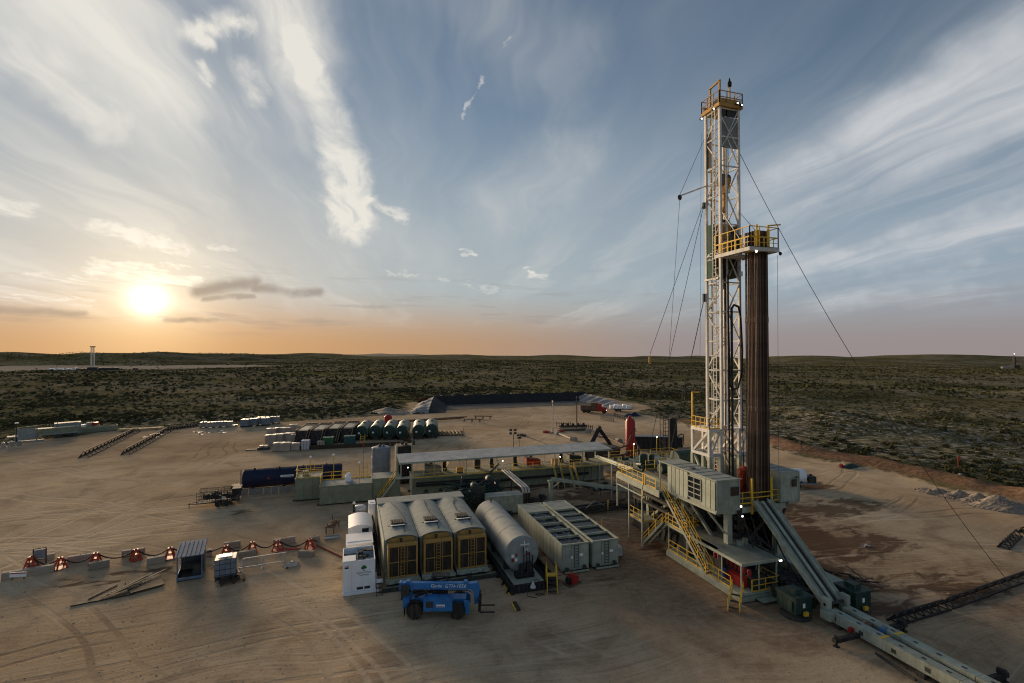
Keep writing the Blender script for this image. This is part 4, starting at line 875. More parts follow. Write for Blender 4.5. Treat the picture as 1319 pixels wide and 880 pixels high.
T.part('pedestal_beam', WHITE, box(37.45,39.55,46.4,46.7,13.3,13.6), box(37.45,39.55,46.4,46.7,10.9,11.2)); T.part('spreader_brace', WHITE, bar((37.45,44.2,13.4),(39.55,44.2,11.0),.18), bar((37.45,46.5,11.2),(39.55,46.5,13.3),.18))
T.part('pedestal_rail', YEL, *rails([(35.8,46.9,13.68),(35.8,44.05,13.68),(37.1,44.05,13.68)],1.15,.7)); T.part('davit', YEL, bar((35.9,46.9,13.6),(35.9,46.9,17.4),.14), bar((35.9,46.95,17.4),(36.5,46.5,17.35),.12))
# hoisting gear inside the mast
T = Thing('travelling_block', 'yellow travelling block and top drive hanging inside the mast', 'hoist block', (38.7,45.1,30.5), world=True)
T.part('block_cheek', OCHRE, lathe((38.75,45.1,40.3),[(.5,-.35),(.75,-.3),(.75,.3),(.5,.35)],18,'x'), box(38.45,39.05,44.5,45.7,39.0,40.4)); T.part('sheave', DARK, lathe((38.75,45.1,40.5),[(.62,-.42),(.7,-.4),(.7,.4),(.62,.42)],18,'x')); T.part('hook', OCHRE, bar((38.75,45.1,37.4),(38.75,45.1,39.1),.35), lathe((38.75,45.1,37.3),[(.2,-.2),(.36,-.1),(.36,.1),(.2,.2)],14,'x')); T.part('bail', OCHRE, bar((38.45,45.1,35.6),(38.6,45.1,37.5),.14), bar((39.05,45.1,35.6),(38.9,45.1,37.5),.14)); T.part('top_drive_body', OCHRE, box(38.25,39.25,44.6,45.6,33.6,35.8), box(38.4,39.1,44.5,44.75,32.4,34.4)); T.part('motor', DARK, lathe((38.45,45.1,34.6),[(.3,0),(.32,.1),(.32,1.5),(.2,1.6)],12), lathe((39.1,45.1,34.6),[(.3,0),(.32,.1),(.32,1.5),(.2,1.6)],12)); T.part('pipe_handler', DARK, box(38.5,39.0,44.8,45.4,30.6,32.5), bar((38.55,45.0,28.6),(38.6,45.0,31),.1), bar((38.95,45.0,28.6),(38.9,45.0,31),.1)); T.part('torque_track', OCHRE, box(38.0,38.15,45.6,45.75,27,43)); T.part('hoist_line', CABLE, *[tube((38.4+.15*i,45.1-.5*(i%2)+.25,40.8),(38.4+.15*i,45.1-.5*(i%2)+.25,MZ1+.3),.03,5) for i in range(6)]); T.part('drill_string', PIPE, tube((38.75,45.1,FZ),(38.75,45.1,30.7),.07,8))
# racked stands of drill pipe: every stand its own thing
st = solo('drill_pipe_stand', 'rust brown drill pipe stand racked upright beside the mast', 'drill pipe', PIPE, tube((0,0,0),(0,0,26.4),.060,8), *[lathe((0,0,z),[(.064,-.3),(.085,-.22),(.085,.22),(.064,.3)],8) for z in (8.9,17.8)], lathe((0,0,26.2),[(.064,0),(.085,.05),(.085,.45),(.06,.5)],8), loc=(38.35,40.1,FZ+.01), group='racked drill pipe stands')
rg = random.Random(4)
for i in range(9):
    for j in range(9):
        if i or j: o = again(st, (38.35+.174*i+rg.uniform(-.02,.02), 40.1+.184*j+rg.uniform(-.02,.02), FZ+.01)); o.rotation_euler = (rg.uniform(-.0015,.0015), rg.uniform(-.0015,.0015), rg.random()*6)
# ------------------------------------------------------------ wire ropes
ZT = MZ1
def wire(label, p, q, r=.03, s=0.0, m_=CABLE): solo('wire_rope', label, 'cable', m_, pipe([V(a_)-V(p) for a_ in sag(p, q, s, 14)], r, 5), loc=p)
wire('long thin guy wire sagging from the mast to the ground at lower right', (MX1,MY0,43.5), tuple(at(1296,746)), .03, 2.6)
wire('hoist line from the crown to the jib arm tip', (MX0-.2,MY1,45.3), (jb[0],jb[1],jb[2]+.1), .025)
wire('vertical line hanging from the jib arm tip', (jb[0],jb[1],jb[2]-.4), (jb[0]-.6,jb[1]+1.2,21.5), .022)
wire('leftmost slanting line falling from the mast toward the plain', (MX0-.3,MY1+.3,37.9), (MX0-4.0,MY1+5,21.5), .028)
wire('black service cable from mast middle down to the black separator', (MX0-.25,MY1+.2,27.5), (36.4,52,9.2), .045, .15, BLACK)
wire('second slanting line beside the mast from the upper sheave', (MX0-.2,MY1+.2,37.9), (34.2,53,9.5), .028)
wire('thin vertical line just left of the mast', (MX0-.45,MY1+.2,46), (MX0-.7,MY1+.4,17), .018)
wire('thin vertical tag line right of the racked pipes', (BX1+.05,BY0+.2,BZ-.3), (40.4,39.6,10.05), .016)
T = Thing('hook_weight', 'small yellow hook weight hanging at the end of a slanting line', 'hook', (MX0-4.0,MY1+5,20.4)); T.part('weight', OCHRE, lathe((0,0,0),[(.06,0),(.14,.1),(.14,.8),(.05,1.0)],8)); T.part('hook', DARK, pipe([(0,0,0),(.05,0,-.15),(-.05,0,-.22),(-.1,0,-.1)],.03))

# ------------------------------------------------------------ open-top tanks
def frac_tank(x0, label, seed):
    x1, y0, y1, h = x0+2.95, 46.1, 59.8, 2.8
    T = Thing('open_top_tank', label, 'tank', (x0+1.5,53,0), world=True, group='open top tanks')
    T.part('shell', GREY, box(x0+.05,x0+.12,y0+.05,y1-.05,.2,h-.1), box(x1-.12,x1-.05,y0+.05,y1-.05,.2,h-.1), box(x0+.12,x1-.12,y0+.05,y0+.12,.2,h-.1), box(x0+.12,x1-.12,y1-.12,y1-.05,.2,h-.1), box(x0+.12,x1-.12,y0+.12,y1-.12,.2,.3))
    panels(T, x0+.05, x1-.05, y0+.05, y1-.05, .25, h-.18, GREY, .95, 'xXyY', .07, .055)
    T.part('rim', GREY, box(x0-.03,x0+.15,y0-.03,y1+.03,h-.12,h), box(x1-.15,x1+.03,y0-.03,y1+.03,h-.12,h), box(x0+.15,x1-.15,y0-.03,y0+.15,h-.12,h), box(x0+.15,x1-.15,y1-.2,y1+.03,h-.12,h))
    T.part('end_deck', ROOFG, box(x0+.15,x1-.15,y1-3.2,y1-.2,h-.10,h-.03))
    ys = np.linspace(y0+.15, y1-3.2, 6)
    for y in ys[1:]: T.part('divider', GREY, box(x0+.15,x1-.15,y-.05,y+.05,.4,h-.02))
    rg = random.Random(seed)
    for i in range(5):
        zl = 2.56-.1*rg.random() if seed == 1 else 2.62-.06*rg.random()
        T.part('water', WATER, box(x0+.13,x1-.13,ys[i]+.06,ys[i+1]-.06,zl-.5,zl))
        if seed == 1: T.part('foam', mat('floating_foam_%d'%i,(.20,.21,.23),.8,dirt=.5,scale=2), *[cbox((x0+.5+rg.random()*2,ys[i]+.3+rg.random()*1.4,zl),(rg.uniform(.2,.9),rg.uniform(.05,.3),.04),rg.random()*3) for _ in range(10)])
    T.part('skid', DARK, box(x0+.2,x0+.5,y0-.3,y1,0,.2), box(x1-.5,x1-.2,y0-.3,y1,0,.2)); T.part('front_bar', GREY, tube((x0+.2,y0-.3,.15),(x1-.2,y0-.3,.15),.1,8)); T.part('valve', DARK, lathe((x1-.6,y0-.1,.5),[(.16,-.25),(.22,-.2),(.16,0)],10,'y'), lathe((x0+.5,y0-.1,.45),[(.14,-.2),(.2,-.15),(.14,0)],10,'y'))
    T.part('notice', WLET, box(x0+1.9,x0+2.3,y0-.013,y0-.008,1.5,1.75), box(x0+1.0,x0+1.2,y0-.013,y0-.008,1.35,1.6)); T.part('end_ladder', DARK, *[bar((x0+1.35,y0-.06,z),(x0+1.75,y0-.06,z),.03) for z in np.arange(.5,2.6,.3)], bar((x0+1.35,y0-.06,.4),(x0+1.35,y0-.06,2.7),.035), bar((x0+1.75,y0-.06,.4),(x0+1.75,y0-.06,2.7),.035))
frac_tank(19.95, 'left of the two grey open top tanks, foam on its dark water', 1)
frac_tank(23.3, 'right of the two grey open top tanks, still black water', 2)
# ------------------------------------------------------------ silver fuel tank
T = Thing('fuel_tank', 'long silver horizontal fuel tank standing in a black containment tray', 'tank', (16,52,0), world=True)
cx, cz, rr = 16.0, 2.25, 1.72
T.part('shell', SILVER, lathe((cx,0,cz),[(rr-.12,46.6),(rr,46.72),(rr,58.9),(rr-.12,59.0)],40,'y')); T.part('weld_band', SILVER, *[lathe((cx,0,cz),[(rr,y),(rr+.015,y+.01),(rr+.015,y+.07),(rr,y+.08)],40,'y') for y in (49.7,52.8,55.9)]); T.part('saddle', DARK, *[box(cx-1.4,cx+1.4,y,y+.3,.3,1.1) for y in (48,52.5,57)]); T.part('skid', GREY, box(cx-1.5,cx+1.5,44.6,59.2,.2,.34))
ps = T.part('pump_set', BLACK, box(cx-.9,cx+.9,45.6,46.4,.35,.8), lathe((cx-.3,45.9,.8),[(.3,0),(.3,.7),(.15,.8)],12), box(cx+.2,cx+.7,45.7,46.2,.8,1.6)); T.part('riser', BLACK, *[tube((cx+.1+.3*i,46.4,.5),(cx+.1+.3*i,46.4,3.0-.3*i),.05,6) for i in range(4)], parent=ps); T.part('gauge', CLEANW, tube((cx+.2,46.55,2.2),(cx+.2,46.55,3.5),.05,6), box(cx-.2,cx+.7,46.5,46.56,3.1,3.2)); T.part('placard', WLET, box(cx-1.1,cx-.8,46.56,46.59,2.0,2.3), box(cx-.75,cx-.5,46.56,46.59,1.6,1.9), box(cx+.3,cx+.6,46.56,46.59,2.5,2.7)); T.part('red_placard', RED, box(cx-1.1,cx-.85,46.55,46.58,1.6,1.9), box(cx-.7,cx-.5,46.55,46.58,2.1,2.35), box(cx+.5,cx+.7,46.55,46.58,2.1,2.3)); T.part('vent', DARK, tube((cx,58,cz+rr),(cx,58,cz+rr+.35),.08,8))
T = Thing('containment_tray', 'black lined spill tray around the silver tank', 'spill tray', (16,52,0), world=True)
for x0, x1, y0, y1 in ((13.9,14.02,43.6,60),(18.4,18.52,43.6,60),(14.02,18.4,43.6,43.72),(14.02,18.4,59.88,60)): T.part('side_wall', BLACK, box(x0,x1,y0,y1,0,.75))
T.part('liner', BLACK, box(14.02,18.4,43.72,59.88,.02,.06)); T.repeat('wall_bracket', BLACK, [prism([(0,0),(-.35,0),(0,.7)],0,.06,'y')], [(13.9,44+i*1.6,0) for i in range(10)])
T = Thing('crossover_steps', 'yellow crossover steps at the front of the black spill tray', 'steps', (17.9,43.8,0), R(-18)); stair(T, (0,-.35,1.2), (0,-1.3,.02), .9, True, YEL); stair(T, (0,.35,1.2), (0,1.2,.1), .9, True, YEL); T.part('platform', YEL, box(-.45,.45,-.35,.35,1.14,1.2))
T = Thing('grounding_cone', 'small pale funnel with black hose hung on the tray front', 'funnel', (15.9,43.3,0)); T.part('funnel', TOTE, lathe((0,0,.5),[(.28,0),(.03,.6)],12)); T.part('hose', RUBBER, pipe([(.05,0,1.1),(.4,-.1,1.2),(.9,-.2,.8),(.9,-.5,.1),(.3,-.8,.06),(.1,-.4,.06),(.5,-.3,.06),(.8,-.8,.06)],.035), pipe([(-.1,0,1.05),(-.6,-.1,.8),(-.7,-.5,.05),(0,-1.0,.05)],.03))
T = Thing('trash_pump', 'small red engine pump on a skid in front of the open tanks', 'pump', at(737,752), R(20)); T.part('skid', RUST, box(-.75,.75,-.5,.5,.02,.14)); T.part('engine', RED, box(-.35,.4,-.35,.35,.14,.75), lathe((.0,0,.75),[(.25,0),(.25,.2),(.1,.25)],12)); T.part('pump_casing', BLACK, lathe((-.5,0,.45),[(.3,-.12),(.34,0),(.3,.12)],14,'x')); T.part('roll_frame', RED, pipe([(-.4,-.4,.1),(-.4,-.4,.9),(.45,-.4,.9),(.45,-.4,.1)],.03), pipe([(-.4,.4,.1),(-.4,.4,.9),(.45,.4,.9),(.45,.4,.1)],.03)); T.part('hose_stub', DARK, tube((.4,0,.4),(.8,.1,.4),.12,8))
def tote(label, loc, rz=0.0, m_=TOTE, group=None, s=1.0):
    T = Thing('chemical_tote', label, 'tote', loc, rz, group)
    T.part('bottle', m_, box(-.52*s,.52*s,-.45*s,.45*s,.18*s,1.12*s)); T.part('cage', GALV if m_ is TOTE else DARK, *[box(-.55*s,.55*s,-.48*s,-.46*s,z*s,z*s+.03) for z in (.25,.55,.85,1.1)], *[box(-.555*s,-.53*s,-.48*s,.48*s,z*s,z*s+.03) for z in (.25,.55,.85,1.1)], *[bar((x*s,-.475*s,.18*s),(x*s,-.475*s,1.13*s),.025) for x in (-.54,-.27,0,.27,.54)], *[bar((-.545*s,y*s,.18*s),(-.545*s,y*s,1.13*s),.025) for y in (-.2,.1,.4)]); T.part('pallet', DARK, box(-.55*s,.55*s,-.48*s,.48*s,0,.05), box(-.55*s,.55*s,-.48*s,.48*s,.13*s,.17*s), box(-.5*s,-.35*s,-.45*s,.45*s,.05,.13*s), box(.35*s,.5*s,-.45*s,.45*s,.05,.13*s)); T.part('cap', DARK, lathe((0,0,1.12*s),[(.12,0),(.12,.06)],10))
    return T
tote('white caged tote standing by the right open top tank', (27.1,48.2,0), R(-5))
for i, (u0, v0, h) in enumerate(((783,660,1.7),(775,685,1.5),(768,706,1.6))):
    c = at(u0,v0); z0 = 0 if i < 1 else 0
    solo('marker_post', ('farthest of three yellow posts on the bare ground behind the open tanks','middle yellow post beside the right open tank','yellow post at the near right corner of the right open tank')[i], 'post', YEL, bar((0,0,0),(.05,0,h),.09), box(-.06,.16,-.06,.06,h-.25,h-.18), box(-.12,.12,-.12,.12,0,.04), loc=(max(c.x, 26.9 if i else c.x),c.y,z0))
for i, (u, v, u2, v2) in enumerate(((645,740,659,767),(661,776,667,787))):
    T = Thing('cable_ramp', ('longer','shorter')[i]+' yellow and black cable ramp lying on the dirt near the spill tray', 'cable ramp', at(u,v)); d = at(u2,v2)-at(u,v); n_ = V((-d.y,d.x,0)).normalized()*.16
    T.part('yellow_edge', YEL, bar(n_*-1+V((0,0,.04)), d-n_+V((0,0,.04)), .12, .06)); T.part('black_channel', RUBBER, bar(n_*.6+V((0,0,.04)), d+n_*.6+V((0,0,.04)), .34, .07))

# ------------------------------------------------------------ generator houses
def gen_house(i, x0):
    x1, y0, y1, z0, z1 = x0+3.28, 49.6, 60.2, .8, 4.0
    T = Thing('generator_house', ('left','middle','right')[i]+' of three grey generator houses with yellow framed radiators', 'generator', (x0+1.64,54,0), world=True, group='generator houses')
    T.part('skid', GREY, box(x0+.1,x1-.1,48.2,62.2,.35,.78), *[box(x0+.3+k_*1.2,x0+.9+k_*1.2,48.0,48.2,.4,.65) for k_ in range(3)]); T.part('skid_foot', DARK, box(x0+.2,x1-.2,48.6,62,0,.35))
    T.part('wall', GREY, box(x0+.05,x0+.13,y0,y1,.8,z1-.02), box(x1-.13,x1-.05,y0,y1,.8,z1-.02), box(x0+.13,x1-.13,y1-.08,y1,.8,z1-.02), box(x0+.13,x1-.13,y0+.0,y0+.08,.8,z1))
    if i == 0: panels(T, x0+.05, x1, y0, 62.0, .85, z1-.15, GREY, 1.1, 'x', .08, .05)
    if i == 2: panels(T, x0, x1-.05, y0, 62.0, .85, z1-.15, GREY, 1.1, 'X', .08, .05)
    arc = [(x0+.02+(x1-x0-.04)*t/14, z1+.42*math.sin(math.pi*t/14)**.8) for t in range(15)]
    rf = T.part('roof', ROOFG, grid(lambda a, b_: (arc[min(14,round(a*14))][0], y0-.35+(y1-y0+.35)*b_, arc[min(14,round(a*14))][1]), 14, 12), prism([arc[0]]+arc+[arc[-1]], y0-.02, y0+.04, 'y')); T.part('roof_seam', GREY, box(x0-.03,x0+.05,y0-.3,y1,z1-.04,z1+.06), parent=rf)
    T.part('hatch', DARK, cbox((x0+1.5,52.9,z1+.5),(1.25,1.2,.12)), *[box(x0+.95+.24*k_,x0+1.0+.24*k_,52.35,53.45,z1+.57,z1+.61) for k_ in range(5)]); T.part('hatch_flap', CLEANW, cbox((x0+1.5,51.95,z1+.47),(1.35,.75,.05),0,-.25)); T.part('hatch_arm', DARK, bar((x0+.55,51.9,z1+.45),(x0+2.5,52.1,z1+.5),.06))
    T.part('roof_cable', BLACK, pipe([(x0+1.9,50.0,z1+.42),(x0+2.0,51.0,z1+.45),(x0+2.3,52.5,z1+.42),(x0+2.2-.4*i,55,z1+.45),(x0+1.9-.2*i,57.5,z1+.46),(x0+1.5+.3*i,59.5,z1+.47),(x0+1.4+.3*i,60.1,z1+.45)],.035))
    # radiator block at the front
    rx0, rx1, ry0, ry1, rz0, rz1 = x0+.28, x0+3.05, 48.35, 49.55, .8, 3.75
    ra = T.part('radiator_frame', OCHRE, *[box(x,x+.16,ry0,ry1,rz0,rz1) for x in (rx0,rx1-.16)], box(rx0+.16,rx1-.16,ry0,ry1,rz1-.12,rz1), box(rx0+.16,rx1-.16,ry0,ry1,rz0,rz0+.12), *[box(x,x+.05,ry0-.03,ry0+.02,rz0+.1,rz1-.1) for x in (rx0+.95,rx0+1.75)], box(rx0+.16,rx1-.16,ry0-.02,ry0+.02,2.2,2.26), prism([(rx0+.1,rz1),(rx1-.1,rz1),(rx1-.35,rz1+.42),(rx0+.35,rz1+.42)],ry1-.2,ry1-.1,'y'), box(rx0+.02,rx1-.02,ry0+.1,ry0+.5,rz1,rz1+.09))
    T.part('core', MESH, box(rx0+.17,rx1-.17,ry0+.05,ry1-.05,rz0+.13,rz1-.13), *[box(rx0+.17,rx1-.17,ry0+.02,ry0+.05,z,z+.03) for z in np.arange(1.1,3.5,.16)], parent=ra); T.part('radiator_ladder', OCHRE, bar((rx0+1.2,ry0-.08,rz0),(rx0+1.2,ry0-.08,rz1),.045), bar((rx0+1.55,ry0-.08,rz0),(rx0+1.55,ry0-.08,rz1),.045), *[bar((rx0+1.2,ry0-.08,z),(rx0+1.55,ry0-.08,z),.035) for z in np.arange(1.0,3.7,.28)], parent=ra); T.part('filler_neck', DARK, lathe((rx0+1.3,49.2,rz1+.05),[(.1,0),(.1,.2),(.14,.22),(.14,.28)],10), parent=ra)
for i in range(3): gen_house(i, 3.15+3.34*i)
T = Thing('generator_link_roof', 'flat pale grey roof joining the backs of the generator houses', 'roof', (8.2,61.2,0), world=True); T.part('roof_sheet', ROOFG, box(3.1,13.25,60.25,62.6,4.2,4.32)); T.part('back_wall', GREY, box(3.2,13.15,62.3,62.45,.8,4.2)); T.part('post', GREY, *[box(x,x+.15,60.5,60.65,.8,4.2) for x in (3.2,12.95)])
T = Thing('generator_ground_mat', 'dark rail beams lying before the generator houses', 'ground beam', (8.2,47.6,0), world=True); T.part('beam', DARK, box(2.9,13.9,47.35,47.6,0,.3)); T.part('beam', GREY, box(3.1,13.6,47.6,47.95,.02,.22)); T.part('bracket', DARK, *[box(x,x+.5,47.2,47.5,.3,.42) for x in (4.4,7.6,10.7)])
# ------------------------------------------------------------ white electrical enclosures on the left of the generators
T = Thing('control_enclosure', 'nearest white electrical enclosure with green tree logo and open dark top', 'enclosure', (.9,49.6,0), world=True)
x0, x1, y0, y1 = -.5, 2.3, 47.9, 51.3
T.part('base', CLEANW, box(x0-.02,x1+.3,y0-.15,y1,.05,.3)); T.part('shell', CLEANW, box(x0,x1,y0,y0+.06,.3,3.0), box(x0,x0+.06,y0+.06,y1,.3,3.0), box(x1-.06,x1,y0+.06,y1,.3,3.0), box(x0+.06,x1-.06,y1-.06,y1,.3,3.0), box(x0+.06,x1-.06,y0+.06,y1-.06,2.2,2.3)); T.part('front_panel', CLEANW, box(x0+.02,x0+.72,y0-.03,y0,.35,2.95), box(x0+.75,x0+1.55,y0-.03,y0,.35,2.95), box(x0+1.58,x1-.02,y0-.03,y0,.35,2.95)); T.part('side_panel', CLEANW, *[box(x0-.03,x0,y0+.05+.84*k_,y0+.84+.84*k_,.35,2.95) for k_ in range(4)]); T.part('top_cover', CLEANW, box(x0-.02,x0+1.1,y0-.02,y0+1.3,3.0,3.06)); T.part('louvre', DARK, box(x0+1.2,x0+1.75,y0-.045,y0-.032,.42,.65), box(x0+1.85,x0+2.35,y0-.045,y0-.032,.42,.65)); T.part('cooling_fans', DARK, *[cbox((x0+.4+rg.random()*2.0,y0+1.5+rg.random()*1.5,2.5+rg.random()*.3),(rg.uniform(.2,.6),rg.uniform(.2,.5),rg.uniform(.2,.4))) for _ in range(10)]); T.part('divider', STEELB, box(x0+1.2,x0+1.26,y0+.1,y1-.1,2.3,2.95), box(x0+.06,x1-.06,y0+2.2,y0+2.26,2.3,2.9)); T.part('warning_label', RED, box(x0+.15,x0+.5,y0-.04,y0-.032,2.55,2.62), parent=None); T.part('label_text_bar', KLET, box(x0+.15,x0+.5,y0-.04,y0-.032,2.4,2.52))
rg = random.Random(6); crown = [cbox((1.3+math.cos(a)*.13, y0-.036, 2.36+math.sin(a)*.10), (.17,.01,.15)) for a in np.arange(0,6.28,.7)]
lo = T.part('tree_logo', GLET, lathe((1.3,y0-.036,2.38),[(.17,-.006),(.17,.006)],14,'y'), lathe((1.15,y0-.036,2.30),[(.09,-.006),(.09,.006)],12,'y'), lathe((1.45,y0-.036,2.33),[(.1,-.006),(.1,.006)],12,'y'), box(1.27,1.33,y0-.042,y0-.032,2.08,2.3), box(1.2,1.42,y0-.042,y0-.032,2.06,2.09))
lettering(T, 'Electric Drilling', .19, KLET, (1.3,y0-.034,1.84), (R(90),0,0), align='CENTER'); lettering(T, 'Technologies', .17, KLET, (1.3,y0-.034,1.64), (R(90),0,0), align='CENTER')
T.part('front_steps', DARK, *[box(x1+.05,x1+.6,y0-.5-.22*k_,y0-.3-.22*k_,.85-.3*k_,.9-.3*k_) for k_ in range(3)], bar((x1+.08,y0-1.0,0),(x1+.08,y0-.1,1.0),.05), bar((x1+.58,y0-1.0,0),(x1+.58,y0-.1,1.0),.05)); T.part('step_platform', CLEANW, box(x1+.02,x1+.65,y0-.28,y0+.4,.88,.95))
def white_unit(label, x0, x1, y0, y1, h, arch, win):
    T = Thing('control_enclosure', label, 'enclosure', ((x0+x1)/2,(y0+y1)/2,0), world=True)
    T.part('shell', CLEANW, box(x0,x1,y0,y1,.15,h)); T.part('base', DARK, box(x0+.1,x1-.1,y0+.1,y1-.1,0,.15)); n = 10
    if arch: T.part('arched_roof', CLEANW, prism([(x0-.03+(x1-x0+.06)*t/n, h+.28*math.sin(math.pi*t/n)) for t in range(n+1)], y0-.05, y1+.05, 'y'))
    else: T.part('roof_cap', CLEANW, box(x0-.05,x1+.05,y0-.05,y1+.05,h,h+.08), box(x0+.1,x1-.1,y0+.6,y0+.66,h+.08,h+.12))
    T.part('side_panel', CLEANW, *[box(x0-.03,x0,y0+.05+.9*k_,y0+.88+.9*k_,.3,h-.1) for k_ in range(max(1,int((y1-y0)/.9)))])
    if win: w_ = T.part('window', GLASS, box(x1-1.0,x1-.3,y0-.03,y0,h-.75,h-.15)); T.part('window_frame', CLEANW, box(x1-1.06,x1-.24,y0-.05,y0-.005,h-.82,h-.75), box(x1-1.06,x1-.24,y0-.05,y0-.005,h-.15,h-.08), parent=w_)
white_unit('second white enclosure with flat top behind the logo enclosure', -.25, 2.3, 53.0, 56.0, 2.6, False, False); white_unit('third white enclosure with arched roof and small dark window', -.05, 2.35, 57.6, 62.0, 2.75, True, True)
white_unit('small white cabinet between the enclosures and the generator house back', 2.25, 2.95, 62.6, 64.2, 3.6, False, False)
T = Thing('black_shroud', 'dark tarpaulin draped over cables beside the white enclosures', 'tarpaulin', (2.8,60,0), world=True); T.part('sheet', BLACK, grid(lambda a, b_: (2.5+.45*a+.05*math.sin(b_*20), 55.5+6*b_, 2.9-1.6*a**1.5-.2*math.sin(b_*9)), 6, 14)); T.part('cable', BLACK, *[pipe([(2.5+.15*i,51,.1),(2.6+.1*i,54,.5),(2.6+.1*i,58,1.2),(2.7,61,2.2)],.05) for i in range(4)])
T = Thing('small_engine_unit', 'small dark engine unit with rounded pale tank behind the white enclosures', 'engine unit', (1.0,67.2,0), world=True); T.part('body', DARK, box(.0,1.5,66.5,67.9,.1,1.6)); T.part('tank', TOTE, lathe((1.3,67.6,1.6),[(.75,0),(.8,.1),(.8,.4),(.6,.55)],18)); T.part('exhaust', DARK, tube((.6,67,1.6),(.6,67,2.6),.14,8)); T.part('exhaust_cap', CLEANW, lathe((.6,67,2.6),[(.17,0),(.17,.15),(.1,.25)],10))
T = Thing('flatbed_frame', 'small dark steel stand on the dirt left of the white enclosures', 'stand', (-1.9,65.6,0), R(-14)); T.part('deck', RUST, box(-.55,.55,-1.2,1.2,.75,.9)); T.part('leg', DARK, *[box(x-.05,x+.05,y-.05,y+.05,0,.75) for x in (-.45,.45) for y in (-1.1,1.1)]); T.part('clutter', RUST, *[cbox((rg.uniform(-.3,.3),rg.uniform(-1,1),1.0),(.3,.5,.2),rg.random()) for _ in range(7)]); T.part('upright', DARK, bar((-.3,1.1,.9),(-.4,1.2,1.5),.07))
solo('drip_mat', 'flat dark blue mat on the dirt left of the white enclosures', 'mat', GREYT, box(-.8,.8,-.5,.5,0,.1), box(-.82,.82,-.52,-.46,.1,.16), box(-.82,.82,.46,.52,.1,.16), loc=at(428,693))
T = Thing('cable_trough', 'orange timber cable trough running from the cones to the enclosure', 'cable trough', at(408,703)); d = at(441,719)-at(408,703); T.part('side_board', ORANGE, bar((0,.0,.1),d+V((0,0,.1)),.06,.2)); T.part('lid_board', WOOD, bar((0,.2,.14),d+V((0,.2,.14)),.34,.05))

